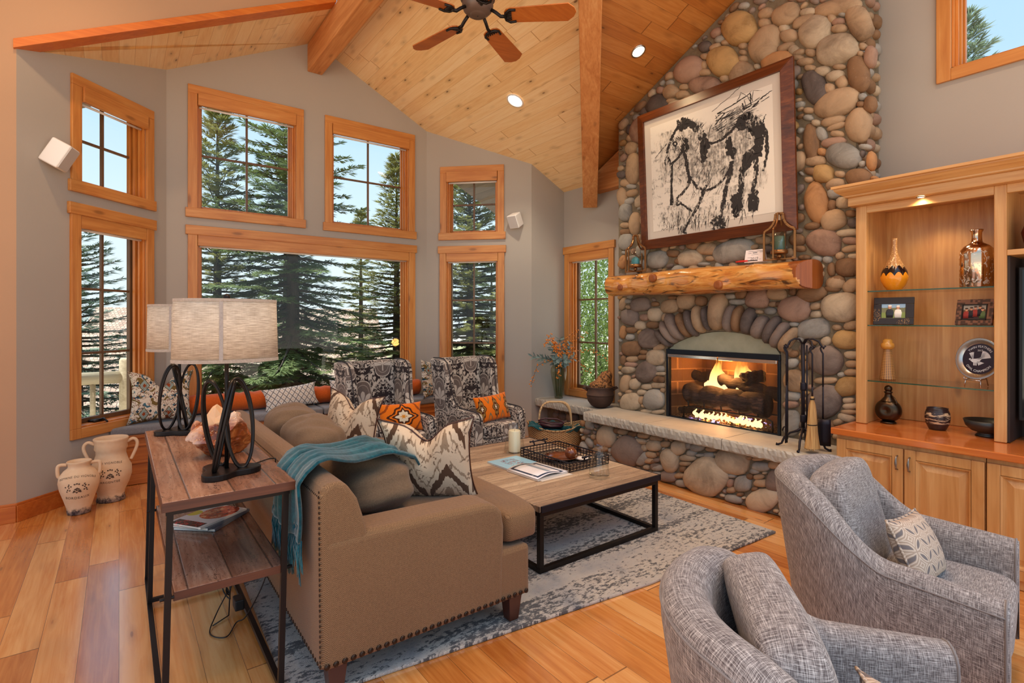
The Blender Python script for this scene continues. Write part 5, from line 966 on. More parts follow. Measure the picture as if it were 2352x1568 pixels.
def photo(name, lab, loc, w, h, b, mats, paint, rz, lean=-.2):
    t = thing(name, lab, 'picture frame', loc, rz); t.rotation_euler = (0, -lean, rz)
    m = MB(); m.box(-.008, .012, -w/2, w/2, 0, b); m.box(-.008, .012, -w/2, w/2, h-b, h); m.box(-.008, .012, -w/2, -w/2+b, b, h-b); m.box(-.008, .012, w/2-b, w/2, b, h-b); m.build('frame', mats, t, bevel=.003)
    m = MB(); m.box(-.002, .004, -w/2+b, w/2-b, b, h-b); p = m.build('photograph', paint, t)
    m = MB(); m.bar((.012, 0, h*.7), (.075, 0, .012), .03, .004); m.build('easel_back', M['black'], t)
    return t, p
def scenery(name, sky, mid, low, h):
    m = Mat(name); x, y, z = m.xyz(); n = m.noise(None, 60, 3); col = m.mix(m.gt(z+n*.02, h*.66), L(*mid), L(*sky)); col = m.mix(m.lt(z+n*.02, h*.5), col, L(*low)); return m.out(col, .25)
def gold_speck():
    m = Mat('black_gold_frame'); n = m.noise(None, 120, 3, .7); g = m.noise(None, 7, 1); return m.out(m.mix(m.gt(n, .56)*m.gt(g, .55), L(36, 24, 20), L(150, 110, 66)), .35)
def tiles():
    m = Mat('mosaic_frame'); x, y, z = m.xyz(); a = m.white(m.vec(m.fl(y/.014), m.fl(z/.014), 0.0)); return m.out(m.ramp(a, [(0, L(70, 48, 40)), (1, L(176, 148, 128)), (.5, L(120, 82, 66))], 'CONSTANT'), .4)
t, p = photo('photo_frame', 'dark speckled photo frame showing two people in white caps', (4.56, 1.452, 1.517), .245, .205, .05, gold_speck(), scenery('golf_photo', (150, 180, 206), (120, 120, 84), (128, 142, 70), .205), .15)
def figure(p, y, z, s, shirt, cap, b=-.0035):
    m = MB(); m.lathe([(.001, 0), (.017*s, .0), (.02*s, .03*s), (.015*s, .048*s), (.001, .054*s)], 14, sx=.06); 
    m.v = [(b+q[0], y+q[1], z+q[2]) for q in m.v]; m.build('printed_coat', shirt, p, smooth=True)
    m = MB(); m.ball((b-.0006, y, z+.063*s), .0008, .0095*s, .0115*s, 10, 7); m.build('printed_face', SKIN, p, smooth=True)
    if cap: m = MB(); m.ball((b-.0012, y, z+.071*s), .0008, .0105*s, .006*s, 10, 6); m.build('printed_cap', cap, p, smooth=True)
SKIN = flat('printed_skin', L(206, 150, 120), .4); WH = flat('printed_white', L(236, 230, 222), .4); DK = flat('printed_dark', L(30, 34, 44), .4); RD = flat('printed_red', L(150, 52, 48), .4); GN = flat('printed_green', L(90, 112, 70), .4); HA = flat('printed_hair', L(70, 50, 40), .5)
figure(p, .022, .052, 1.25, DK, WH); figure(p, -.028, .052, 1.2, WH, WH)
t, p = photo('photo_frame', 'small mosaic-edged photo frame showing a group of five people', (4.57, 1.0, 1.517), .21, .175, .034, tiles(), scenery('family_photo', (168, 160, 150), (110, 84, 66), (60, 50, 54), .175), -.25)
m = MB()
for a, b, c, d in ((-.071, .071, .034, .04), (-.071, .071, .135, .141), (-.071, -.065, .034, .141), (.065, .071, .034, .141)): m.box(-.01, -.002, a, b, c, d)
m.build('inner_rim', M['black'], t)
for y, z, c in ((.045, .045, RD), (.018, .05, DK), (-.005, .056, RD), (-.03, .06, DK), (-.045, .045, GN)): figure(p, y, z, .95, c, HA)
def wov():
    m = Mat('woven_wire_glass'); x, y, z = m.xyz(); th = m.math('ARCTAN2', x, y); g = m.mx(m.gt(m.abs(m.fr(th*3.2)-.5), .4), m.gt(m.abs(m.fr(z/.012)-.5), .38)); return m.out(m.mix(g, L(120, 86, 56), L(206, 150, 84)), .2, bump=g, dist=.002)
t = one('woven_bottle', 'wire-woven conical bottle with amber stopper on the lowest glass shelf', 'bottle', (4.62, 1.505, 1.105), [(.001, 0), (.05, .001), (.05, .01), (.032, .17), (.026, .215), (.024, .23)], wov())
m = MB(); m.lathe([(.024, .228), (.04, .236), (.044, .255), (.04, .272), (.03, .278), (.032, .292), (.022, .304), (.001, .306)], 24); m.build('stopper', flat('amber_glass', L(200, 140, 60), .12), t, smooth=True)
# award plate and its easel
RZ_ = math.radians(-22)
es = thing('plate_easel', 'small chrome wire easel holding the award plate', 'easel', (4.62, .985, 1.1045), RZ_)
m = MB()
for s in (-1, 1): m.tube([(-.05, s*.05, .0), (-.045, s*.045, .05), (.01, s*.04, .055), (.03, s*.02, .2)], .0035, 6); m.tube([(-.05, s*.05, .045), (-.056, s*.05, .062)], .0035, 6)
m.tube([(-.047, -.048, .045), (-.047, .048, .045)], .0035, 6); m.tube([(.03, -.02, .2), (.03, .02, .2)], .0035, 6); m.tube([(.03, 0, .2), (.09, 0, .004)], .0035, 6); m.build('wire', M['chrome'], es, smooth=True)
pl = thing('award_plate', 'round silver award plate engraved with a flying bird and champion lettering', 'plate', (4.612, .98, 1.292), RZ_); pl.rotation_euler = (0, .16, RZ_)
m = MB(); m.M = Matrix.Rotation(-PI/2, 4, 'Y'); m.lathe([(.001, -.012), (.10, -.012), (.138, .006), (.14, .010), (.137, .011), (.105, -.004), (.102, -.006)], 48); m.build('rim', M['silver'], pl, smooth=True)
m = MB(); m.M = Matrix.Rotation(-PI/2, 4, 'Y'); m.lathe([(.104, -.005), (.05, -.006), (.0005, -.006)], 48); fc = m.build('face', flat('plate_face', L(34, 22, 40), .12), pl, smooth=True)
ENG = flat('engraving_white', L(214, 220, 232), .4)
def arcmap(r, up=True):
    def fn(x, y, z):
        a = x/r; rr_ = r+y if up else r-y
        return (.0045-z, -rr_*math.sin(a), rr_*math.cos(a) if up else -rr_*math.cos(a))
    return fn
text_mesh('TWIN FEATHERS', .0215, arcmap(.083), 'lettering', ENG, fc, .0003); text_mesh('OWL CHAMPION', .0215, arcmap(.083, False), 'lettering', ENG, fc, .0003)
text_mesh('2017', .016, lambda x, y, z: (.0045-z, -x, .056+y), 'lettering', ENG, fc, .0003)
m = MB()
def feath(pts): m.add([(.0042, -a, b) for a, b in pts], [tuple(range(len(pts)))])
feath([(-.055, -.012), (-.045, -.002), (-.02, .0), (.02, .012), (.012, -.004), (.0, -.022), (-.02, -.028), (-.04, -.024)])
for i in range(9): a = .15+i*.13; l = .07-.002*i; feath([(-.01+i*.003, -.004), (math.cos(a)*l+.0, math.sin(a)*l), (math.cos(a)*l-.004, math.sin(a)*l+.008), (-.018+i*.003, .0)])
for i in range(5): a = 1.6+i*.14; feath([(-.035, .0), (-.035+math.cos(a)*.045, math.sin(a)*.045), (-.040+math.cos(a)*.045, math.sin(a)*.042), (-.042, -.002)])
for i in range(4): feath([(-.03+i*.006, -.024), (-.028+i*.006, -.046), (-.032+i*.006, -.046), (-.034+i*.006, -.024)])
for i in range(5): feath([(-.012, -.02), (.0+i*.007, -.045+i*.004), (.004+i*.007, -.042+i*.004), (-.006, -.014)])
feath([(-.055, -.012), (-.064, -.006), (-.06, -.0), (-.05, .002)]); m.build('engraved_bird', ENG, fc)
t = thing('metal_flask', 'bronze moon flask with ball stopper and dimpled side on the worktop', 'flask', (4.62, 1.50, .782))
BR_ = flat('dark_bronze_patina', L(74, 58, 44), .3, .9)
m = MB(); m.lathe([(.001, 0), (.05, 0), (.052, .008), (.046, .012)], 28)
m.ball((0, 0, .095), .07, .086, .086, 36, 24, 1, lambda x, y, z: 1-(.34*math.exp(-((y-.0)**2+(z-.05)**2)/.12) if x < 0 else 0)); m.lathe([(.05, .165), (.026, .195), (.021, .22), (.026, .226)], 28); m.build('body', BR_, t, smooth=True)
m = MB(); m.lathe([(.024, .226), (.03, .232), (.018, .238)], 24); m.ball((0, 0, .256), .026, n=20, m=12); m.build('stopper', BR_, t, smooth=True)
m = MB(); m.tube([(-.01, -.02, .21), (-.02, -.045, .19), (-.03, -.062, .165), (-.035, -.058, .15)], .006, 8); m.build('side_handle', BR_, t, smooth=True)
def potm():
    m = Mat('raku_glaze'); x, y, z = m.xyz(); n = m.noise(m.vec(x*5, y*5, z*22), 2, 4, .7, .6); f = m.ss(n, .5, .56)*m.gt(z, .045)*m.lt(z, .125); return m.out(m.mix(f, L(52, 38, 38), L(206, 178, 142)), .3)
one('raku_pot', 'small round dark pot with a cream band standing on the worktop', 'pot', (4.63, 1.207, .781), [(.001, 0), (.045, 0), (.05, .004), (.068, .045), (.074, .085), (.07, .12), (.06, .145), (.063, .152), (.058, .15), (.064, .115), (.06, .05), (.001, .02)], potm())
one('footed_bowl', 'dark pewter footed bowl on the worktop beside the bookcase pilaster', 'bowl', (4.63, .935, .781), [(.001, 0), (.068, 0), (.062, .012), (.052, .022), (.09, .035), (.118, .065), (.13, .105), (.126, .106), (.112, .066), (.08, .04), (.001, .034)], flat('verdigris_pewter', L(74, 76, 76), .4, .8), 40)
RG = flat('red_art_glass', L(96, 10, 16), .08)
one('red_vase', 'dark red glass vase above the television at the right edge', 'vase', (4.68, .66, 1.991), [(.001, 0), (.06, .001), (.11, .05), (.125, .12), (.105, .18), (.06, .21), (.055, .23), (.085, .26), (.08, .262), (.05, .235)], RG)
# ------------------------------------------------------------ mantel ornaments
def lantern(loc, lab, rz, melt):
    t = thing('candle_lantern', lab, 'lantern', loc, rz)
    for k in range(2):
        m = MB(); P = [(-.122, 0), (-.122, .235), (-.115, .25)]+[(-.115+.085*math.sin(a), .25+.10*(1-math.cos(a))*1.0+.02*math.sin(a)) for a in (.4, .8, 1.2, 1.57)]+[(-.03, .385)]
        P = P+[(-a, b) for a, b in P[::-1]]
        f = (lambda a, b, d: (d, a, b)) if k == 0 else (lambda a, b, d: (a, d, b))
        for (a, b), (c, d) in zip(P[:-1], P[1:]): m.bar(f(a, b, 0), f(c, d, 0), .018 if k == 0 else .014, .012, up=f(0, 0, 1))
        m.bar(f(-.122, .006, 0), f(.122, .006, 0), .014, .012); m.build('arch_frame', M['brass'], t, bevel=.002)
    m = MB(); m.ball((0, 0, .032), .02, n=16, m=10); m.lathe([(.001, .05), (.062, .05), (.066, .055), (.066, .078), (.06, .08), (.058, .06), (.001, .058)], 32); m.build('candle_dish', M['brass'], t, smooth=True)
    m = MB(); m.lathe([(.056, .062), (.057, .245), (.054, .245), (.053, .062)], 32); m.build('glass_chimney', M['clear'], t, smooth=True)
    m = MB()
    if melt: m.lathe([(.001, .06), (.043, .06), (.043, .125), (.036, .142), (.02, .155), (.001, .165)], 24)
    else: m.lathe([(.001, .06), (.042, .06), (.042, .19), (.038, .196), (.001, .185)], 24)
    m.build('candle', flat('teal_candle', L(70, 140, 142), .5, sss=.1) if melt else flat('green_candle', L(80, 104, 84), .5, sss=.1), t, smooth=True)
lantern((4.415, 3.74, 2.063), 'bronze candle lantern with slumped teal candle at the mantel left end', .1, True)
lantern((4.40, 2.205, 2.050), 'bronze candle lantern with tall green candle at the mantel right end', .1, False)
t = thing('desk_card', 'white folded card printed 2019 on the mantel beside the lantern', 'card', (4.43, 2.425, 2.052), .05)
m = MB(); m.add([(-.03, .085, 0), (-.03, -.085, 0), (.0, -.085, .108), (.0, .085, .108), (.032, .085, 0), (.032, -.085, 0)], [(0, 3, 2, 1), (2, 3, 4, 5)]); o = m.build('card_sheet', flat('white_card', L(240, 228, 226), .6), t); md = o.modifiers.new('s', 'SOLIDIFY'); md.thickness = .0012
PR = flat('printed_grey', L(110, 108, 116), .6)
def cm(dx, dz, k=1): return lambda x, y, z: (-.0305+(dz+y)*.28-z-.0014, -(x+dx), dz+y)
text_mesh('2019', .034, cm(.0, .03), 'lettering', PR, o, .0004)
m = MB()
for a, b, z, h in ((-.06, .07, .094, .003), (-.02, .02, .078, .007), (-.06, -.03, .078, .003), (.04, .07, .084, .003), (-.03, .03, .064, .002), (-.06, -.03, .040, .002), (.04, .06, .022, .002)):
    m.add([(-.0322+zz*.28, -yy, zz) for yy, zz in ((a, z), (b, z), (b, z+h), (a, z+h))], [(0, 1, 2, 3)])
m.build('printed_lines', PR, o)
t = thing('red_knife', 'red-handled pocket tool lying on the mantel in front of the card', 'tool', (4.35, 2.46, 2.056), 0)
m = MB(); m.tube([(0, .10, .004), (0, .06, .006), (0, 0, .005), (0, -.01, .004)], [.006, .009, .008, .006], 10); m.build('handle', flat('red_plastic', L(206, 44, 40), .4), t, smooth=True)
m = MB(); m.tube([(0, -.01, .004), (.01, -.09, .004)], .004, 8); m.build('blade', M['metal_dark'], t, smooth=True)
# ------------------------------------------------------------ fireplace tools
tl = thing('tool_stand', 'black wrought iron fireplace tool stand on the hearth', 'tool stand', (4.27, 1.955, .556))
m = MB(); m.tube([(0, 0, .12), (0, 0, .81)], .014, 10); m.tube([(.02, .02, .12), (.02, .02, .8)], .006, 8); m.tube([(.02, -.02, .12), (.02, -.02, .8)], .006, 8); m.build('post', M['iron'], tl, smooth=True)
for a in (0.3, 1.9, 3.4, 5.0):
    c, s = math.cos(a), math.sin(a)
    m = MB(); m.tube([(0, 0, .16), (c*.04, s*.04, .13), (c*.09, s*.09, .11), (c*.13, s*.13, .07), (c*.15, s*.15, .02), (c*.175, s*.175, .008), (c*.19, s*.19, .01)], [.01, .01, .009, .009, .008, .009, .011], 8); m.build('foot', M['iron'], tl, smooth=True)
m = MB()
HK = []
for a in (1.35, 2.6, 4.1, 4.9):
    c, s = math.cos(a), math.sin(a); R_ = .125
    m.tube([(0, 0, .80), (c*.03, s*.03, .845), (c*.07, s*.07, .85), (c*.11, s*.11, .83), (c*R_, s*R_, .80), (c*(R_+.015), s*(R_+.015), .785), (c*(R_+.03), s*(R_+.03), .80)], .007, 8); HK.append((4.27+c*(R_+.012), 1.955+s*(R_+.012)))
m.build('hook_arms', M['iron'], tl, smooth=True)
m = MB(); m.lathe([(.02, .45), (.022, .46), (.022, .50), (.02, .51)], 14, cap=True); m.lathe([(.02, .20), (.022, .21), (.022, .25), (.02, .26)], 14, cap=True); m.build('collar', M['iron'], tl, smooth=True)
def hook_top(m, z): m.tube([(0, 0, z-.30), (0, 0, z-.05), (.0, .012, z-.03), (0, .018, z-.01), (0, .01, z+.006), (0, 0, z), (0, -.006, z-.014)], .0065, 8)
t = thing('fire_poker', 'long iron poker hanging leftmost on the tool stand', 'poker', (HK[0][0], HK[0][1], .60)); m = MB(); hook_top(m, .745); m.tube([(0, 0, .0), (0, 0, .46)], .0065, 8); m.tube([(0, 0, .10), (0, .03, .09), (0, .04, .06)], .006, 8); m.build('shaft', M['iron'], t, smooth=True)
t = thing('log_tongs', 'iron log tongs hanging beside the poker on the tool stand', 'tongs', (HK[1][0], HK[1][1], .60)); m = MB(); hook_top(m, .745); m.tube([(.01, 0, .0), (.008, 0, .46)], .006, 8); m.tube([(-.012, 0, .0), (-.006, 0, .30), (0, 0, .46)], .006, 8); m.build('arms', M['iron'], t, smooth=True)
t = thing('hearth_broom', 'straw hearth broom hanging on the iron tool stand', 'broom', (HK[2][0]-.02, HK[2][1], .58)); m = MB(); hook_top(m, .765); m.tube([(0, 0, .40), (0, 0, .47)], .007, 8); m.build('handle', M['iron'], t, smooth=True)
def strawm():
    m = Mat('broom_straw'); x, y, z = m.xyz(); th = m.math('ARCTAN2', x, y); n = m.noise(m.vec(th*26, z*5, 0.0), 1, 2); return m.out(m.mix(m.ss(n, .3, .7), L(150, 98, 48), L(230, 188, 122)), .85, bump=n, dist=.004, bstr=1)
m = MB(); m.lathe([(.001, .40), (.014, .40), (.016, .37), (.027, .34), (.036, .28), (.042, .2), (.046, .14), (.058, .06), (.066, .015)], 26, sy=.75); rb = random.Random(2)
for i in range(90): a = rb.uniform(0, 6.28); r = .064*math.sqrt(rb.random()); m.tube([(r*.8*math.cos(a), r*.6*math.sin(a), .05), (r*1.05*math.cos(a), r*.8*math.sin(a), rb.uniform(.0, .014))], .0022, 4)
b_ = m.build('straw', strawm(), t, smooth=True)
m = MB(); m.lathe([(.043, .185), (.0455, .188), (.043, .192)], 26, sy=.77); m.lathe([(.018, .375), (.0215, .38), (.018, .385)], 20, sy=.8); m.build('binding', M['metal_dark'], t, smooth=True)
t = thing('ash_shovel', 'iron ash shovel hanging rightmost on the tool stand', 'shovel', (HK[3][0], HK[3][1], .60)); m = MB(); hook_top(m, .745); m.tube([(0, 0, .2), (0, 0, .46)], .0065, 8); m.build('handle', M['iron'], t, smooth=True)
m = MB(); m.grid(lambda u, v: (-.02+.05*abs(2*u-1)**2*.6, -.05+.1*u, .0+.2*v-(.0)), 9, 6); o = m.build('blade', M['iron'], t, smooth=True); md = o.modifiers.new('s', 'SOLIDIFY'); md.thickness = .004
# ------------------------------------------------------------ furniture
def set_uv(o, fn):
    me = o.data; uv = me.uv_layers.new(name='UV')
    for p in me.polygons:
        n = p.normal
        for li in p.loop_indices: uv.data[li].uv = fn(me.vertices[me.loops[li].vertex_index].co, n)
def box_uv(co, n):
    a = [abs(q) for q in n]
    if a[1] >= a[0] and a[1] >= a[2]: return (co.x, co.z)
    if a[0] >= a[2]: return (co.y+.107, co.z)
    return (co.x, co.y)
def rbox(m, x0, x1, y0, y1, z0, z1, p=.32, crown=.0, n=20, k=12):
    """softly rounded upholstery block"""
    c = ((x0+x1)/2, (y0+y1)/2, (z0+z1)/2)
    m.ball(c, (x1-x0)/2, (y1-y0)/2, (z1-z0)/2, n*2, k*2, p, (lambda x, y, z: 1+crown*(1-abs(x))*(1-abs(y))) if crown else None)
# rug
rug = thing('area_rug', 'large faded cream and charcoal rug under the sofa and coffee table', 'rug', (2.2, 3.4, 0))
m = MB(); m.prism([(.555, 2.225), (2.5, 2.0), (3.835, 1.945), (3.90, 4.35), (.62, 4.62)], lambda p, h: (p[0], p[1], h), .001, .018); m.build('pile', M['rug'], rug, bevel=.006, world=True)
# --- window bench
bn = thing('window_bench', 'built-in wooden window bench running under the bay windows', 'bench', (1.9, 6.3, 0))
m = MB(); m.prism([(-.045, 6.125), (3.85, 6.125), (3.405, YC-.004), (.402, YC-.004)], lambda p, h: (p[0], p[1], h), .002, .44); m.build('bench_box', M['bench'], bn, bevel=.003, world=True)
m = MB(); m.prism([(-.075, 6.095), (3.88, 6.095), (3.405, YC-.004), (.402, YC-.004)], lambda p, h: (p[0], p[1], h), .441, .474); m.build('bench_top', M['bench'], bn, bevel=.004, world=True)
m = MB()
for z in (.005, .20, .36): m.box(-.05, 3.86, 6.112, 6.126, z, z+(.09 if z < .1 else .022))
m.build('panel_moulding', M['bench'], bn, bevel=.003, world=True)
for k, (a, b, c, d, lab) in enumerate(((-.075, 1.86, .42, 1.86, 'left grey bench cushion, sunlit at its left end'), (1.87, 3.87, 1.87, 3.385, 'right grey bench cushion behind the wing chairs'))):
    m = MB(); m.prism([(a, 6.08), (b, 6.08), (d, 6.55), (c, 6.55)], lambda p, h: (p[0], p[1], h), .476, .556); o = m.build('bench_cushion', M['bench_cloth'], bevel=.022, seg=3); tag(o, lab, 'cushion')
for k, (a, b, lab) in enumerate(((.46, 1.50, 'orange bolster behind the lamps'), (1.53, 2.44, 'orange bolster between the two trellis pillows'), (2.47, 3.22, 'orange bolster behind the wing chairs'))):
    m = MB(); n = 24; m.tube([(a, 6.435, .655)]+[(a+.01+(b-a-.02)*i/n, 6.435, .662+.004*math.sin(i*1.7)) for i in range(n+1)]+[(b, 6.435, .662)], [.06]+[.1+.003*math.sin(i*2.1+k) for i in range(n+1)]+[.06], 20)
    tag(m.build('bolster', M['orange'], smooth=True), 'long '+lab+' on the window bench', 'bolster', None)
def pillow(name, lab, loc, rot, w, h, t, mat, ear=.07, piping=None, chop=0):
    o_ = thing(name, lab, 'pillow', loc); o_.rotation_euler = rot
    m = MB(); m.pillow(w, h, t, ear, 26, .05, chop); o = m.build('cover', mat, o_, smooth=True, weld=True)
    if piping:
        P = []
        for i in range(4):
            for j in range(12):
                a = -1+2*j/12; q = [(a, -1), (1, a), (-a, 1), (-1, -a)][i]; ab = q
                zc = chop*math.exp(-(q[0]*w/2/(.17*w))**2)*max(0, (q[1]+.35)/1.35)**1.5 if chop else 0
                P.append((q[0]*w/2*(1-.05*(1-q[1]**2)*abs(q[0])**3+ear*abs(q[0]*q[1])**4), 0, q[1]*h/2*(1-.05*(1-q[0]**2)*abs(q[1])**3+ear*abs(q[0]*q[1])**4)-zc))
        m = MB(); m.tube(P, .0055, 6, True); m.build('piping', piping, o_, smooth=True)
    return o_
pillow('bench_pillow', 'cream pillow with blue and brown ikat motifs at the left end of the bench', (.335, 6.235, .80), (-.16, .04, .12), .50, .46, .17, M['blue_ikat'], .12, None, .13)
pillow('bench_pillow', 'small cream trellis pillow leaning on the orange bolster beside the lamps', (1.55, 6.25, .69), (-.3, -.09, .05), .56, .24, .13, M['trellis'])
pillow('bench_pillow', 'cream trellis pillow mostly hidden behind the left wing chair', (2.22, 6.26, .70), (-.25, .0, -.2), .44, .27, .12, M['trellis'])
pillow('bench_pillow', 'blue and cream ikat pillow standing between the two wing chairs', (3.30, 6.20, .785), (-.12, .05, .5), .42, .46, .15, M['blue_ikat'], .1)
# --- wing chairs
def wing_chair(loc, rz, lab):
    t = thing('wing_chair', lab, 'armchair', loc, rz)
    prof = [(-.37, .13), (-.385, .50), (-.38, .57), (-.35, .605), (-.30, .615), (-.06, .625), (.02, .66), (.07, .74), (.10, .88), (.12, 1.02), (.15, 1.09), (.20, 1.125), (.27, 1.135), (.40, 1.13), (.37, .6), (.34, .13)]
    for s in (-1, 1):
        m = MB()
        def sd(p, h):
            f = max(0, p[1]-.62)/.5; return (s*(.245+h)+s*f*.035*(1 if h > .05 else .6), p[0], p[1])
        m.prism(prof if s > 0 else prof[::-1], sd, 0, .098); o = m.build('wing_side', M['damask'], t, bevel=.03, seg=3); set_uv(o, box_uv)
    m = MB(); m.M = Matrix.Rotation(-.06, 4, 'X'); m.box(-.262, .262, .235, .36, .30, 1.155); o = m.build('backrest', M['damask'], t, bevel=.035, seg=3); set_uv(o, box_uv)
    m = MB(); m.box(-.245, .245, -.36, .3, .13, .34); o = m.build('seat_base', M['damask'], t, bevel=.012); set_uv(o, box_uv)
    m = MB(); rbox(m, -.243, .243, -.385, .25, .335, .485, .28); o = m.build('seat_cushion', M['damask'], t, smooth=True); set_uv(o, box_uv)
    for sx_ in (-.27, .27):
        for sy_ in (-.31, .29):
            m = MB(); m.prism([(-.026, -.026), (.026, -.026), (.026, .026), (-.026, .026)], lambda p, h: (sx_+p[0]*(1 if h > .1 else .65), sy_+p[1]*(1 if h > .1 else .65), h), .0, .131); m.build('leg', M['leg_wood'], t)
    pts = []
    for s in (-1, 1):
        m = MB(); m.tube([(s*(.294+max(0, z-.62)/.5*.03), y-.004 if y < 0 else y, z+.006) for y, z in [(p[0], p[1]) for p in prof[1:14]]], .0065, 6); m.build('piping', flat('charcoal_piping', L(52, 46, 48), .8), t, smooth=True)
    return t
wing_chair((2.12, 4.92, 0), .10, 'black and cream damask wing chair left of the other, nearer the big window')
wing_chair((3.15, 4.84, 0), .10, 'black and cream damask wing chair beside the wicker basket')
def lumbar(lab, mat, loc, rot): return pillow('lumbar_pillow', lab, loc, rot, .44, .27, .13, mat, .05)
lumbar('orange pillow with a white diamond medallion on the left wing chair', M['orange_ikat'], (2.165, 4.70, .62), (-.28, .03, .02))
lumbar('orange pillow with flame motifs on the wing chair beside the basket', M['orange_ikat2'], (3.17, 4.62, .625), (-.30, -.05, .12))
# --- sofa
sf = thing('sofa', 'brown herringbone tweed sofa with nailhead trim seen from behind', 'sofa', (1.2, 3.2, 0))
SY0, SY1 = 2.13, 4.30; XB = .645
m = MB(); m.box(XB+.006, 1.70, SY0+.006, SY1-.006, .145, .40); m.build('base', M['tweed'], sf, bevel=.02, world=True)
def arm(y0, y1):
    m = MB(); pr = [(XB, .14), (1.535, .14), (1.545, .52), (1.53, .60), (1.49, .645), (1.42, .66), (.80, .672), (XB, .67)]
    m.prism(pr, lambda p, h: (p[0], h, p[1]), y0, y1); return m.build('arm', M['tweed'], sf, bevel=.035, seg=4, world=True)
arm(SY0, SY0+.21); arm(SY1-.21, SY1)
m = MB(); pr = [(XB, .142), (XB-.008, .60), (XB-.012, .84), (XB+.01, .885), (XB+.055, .90), (XB+.10, .885), (XB+.15, .81), (XB+.185, .70), (XB+.20, .60), (XB+.20, .3)]
m.prism(pr[::-1], lambda p, h: (p[0], h, p[1]), SY0+.004, SY1-.004); m.build('backrest', M['tweed'], sf, bevel=.022, seg=3, world=True)
m = MB(); rbox(m, .84, 1.79, SY0+.215, SY1-.215, .40, .585, .2, 0, 26, 12); 
m.build('seat_cushion', M['tweed'], sf, smooth=True, world=True)
m = MB(); rbox(m, 1.548, 1.80, SY0+.02, SY1-.02, .395, .585, .3, 0, 26, 12); m.build('seat_cushion_front', M['tweed'], sf, smooth=True, world=True)
def backc(x0, yc, z0, rx, ry, rz_, s, tilt):
    m = MB(); r = random.Random(s); ph = [r.uniform(0, 6) for _ in range(4)]
    m.ball((0, 0, 0), rx, ry, rz_, 44, 30, .74, lambda x, y, z: 1+.05*math.sin(3*y+ph[0])*math.sin(3*z+ph[1])+.04*math.sin(6*y+ph[2]+4*x)+.03*math.sin(8*z+ph[3]+5*y)+.02*math.sin(16*y+7*x+ph[1])*max(0, z+.2)-.07*math.exp(-((abs(y)-.93)**2)*30))
    R = Matrix.Translation((x0, yc, z0)) @ Matrix.Rotation(tilt, 4, 'Y') @ Matrix.Rotation(r.uniform(-.05, .05), 4, 'X')
    m.v = [tuple(R @ Vector(p)) for p in m.v]; m.build('back_cushion', M['tweed_soft'], sf, smooth=True, world=True)
backc(1.055, 2.76, .71, .19, .36, .155, 1, -.12); backc(.985, 3.37, .755, .16, .30, .20, 2, -.25); backc(.985, 3.92, .755, .17, .27, .20, 5, -.2)
for x in (XB+.07, 1.62):
    for y in (SY0+.06, SY1-.06):
        m = MB(); m.prism([(-.04, -.04), (.04, -.04), (.04, .04), (-.04, .04)], lambda p, h: (x+p[0]*(1 if h > .1 else .68), y+p[1]*(1 if h > .1 else .68), h), .019, .146); m.build('leg', M['leg_wood'], sf, world=True, bevel=.003)
m = MB()
def nail(p, n, r): 
    k = [(0, 0, 0)]*0; m.ball(p, r if n != 0 else r*.5, r if n != 1 else r*.5, r if n != 2 else r*.5, 8, 5)
i = 0
while XB+.02+i*.036 < 1.70: nail((XB+.02+i*.036, SY0-.001, .168), 1, .0125); i += 1
for j in range(70): nail((XB-.002, SY0+.02+j*.031, .166), 0, .008)
for j in range(34): nail((XB-.004-.005*j/34, SY0+.012, .19+j*.0205), 0, .006)
for j in range(110): nail((XB-.008, SY0+.02+j*.0195, .845), 0, .006)
m.build('nailhead_trim', M['nail'], sf, smooth=True, world=True)
# pillows on the sofa
pillow('sofa_pillow', 'brown ikat pillow with a dented top at the near sofa arm', (1.365, 2.60, .785), (.28, -.03, -.70), .47, .45, .20, M['ikat_brown'], .12, M['leg_wood'], .10)
pillow('sofa_pillow', 'brown ikat pillow with a dented top at the far sofa arm', (1.37, 3.82, .785), (-.14, .10, -1.0), .43, .43, .19, M['ikat_brown'], .12, M['leg_wood'], .10)
# throw
from mathutils import noise as NZ
tw = thing('throw_blanket', 'teal wool throw with fringe draped over the sofa back and cushion', 'throw', (.9, 2.6, .9))
path = [(1.33, .60, .20), (1.285, .68, .18), (1.262, .76, .15), (1.22, .82, .12), (1.13, .862, .08), (1.04, .872, .05), (.95, .868, .02), (.87, .876, -.03), (.80, .895, -.08), (.72, .922, -.12), (.655, .918, -.15), (.615, .885, -.17), (.612, .82, -.175), (.614, .76, -.165), (.616, .70, -.15), (.618, .64, -.13)]
def thr(u, v):
    f = u*(len(path)-1); i = min(int(f), len(path)-2); k = f-i; a, b = path[i], path[i+1]; x, z, dy = [a[q]+(b[q]-a[q])*k for q in range(3)]
    wd = .40+.10*max(0, u-.45)
    y = 2.60+dy+(v-.5)*wd
    q = NZ.noise(Vector((v*5.5, u*2.2, .3))); q2 = NZ.noise(Vector((v*13, u*3.5+v*2, 4.1)))
    fold = .020+.026*q+.012*q2
    nx, nz = (0, 1) if .28 < u < .66 else ((-1, 0) if u >= .66 else (.8, .4))
    return (x+nx*fold, y+.012*q2, z+nz*fold+(.015*math.sin(v*9) if u > .95 else 0))
m = MB(); m.grid(thr, 70, 60); o = m.build('blanket', M['throw'], tw, smooth=True, world=True); md = o.modifiers.new('s', 'SOLIDIFY'); md.thickness = .012; md.offset = -1
m = MB(); r = random.Random(8)
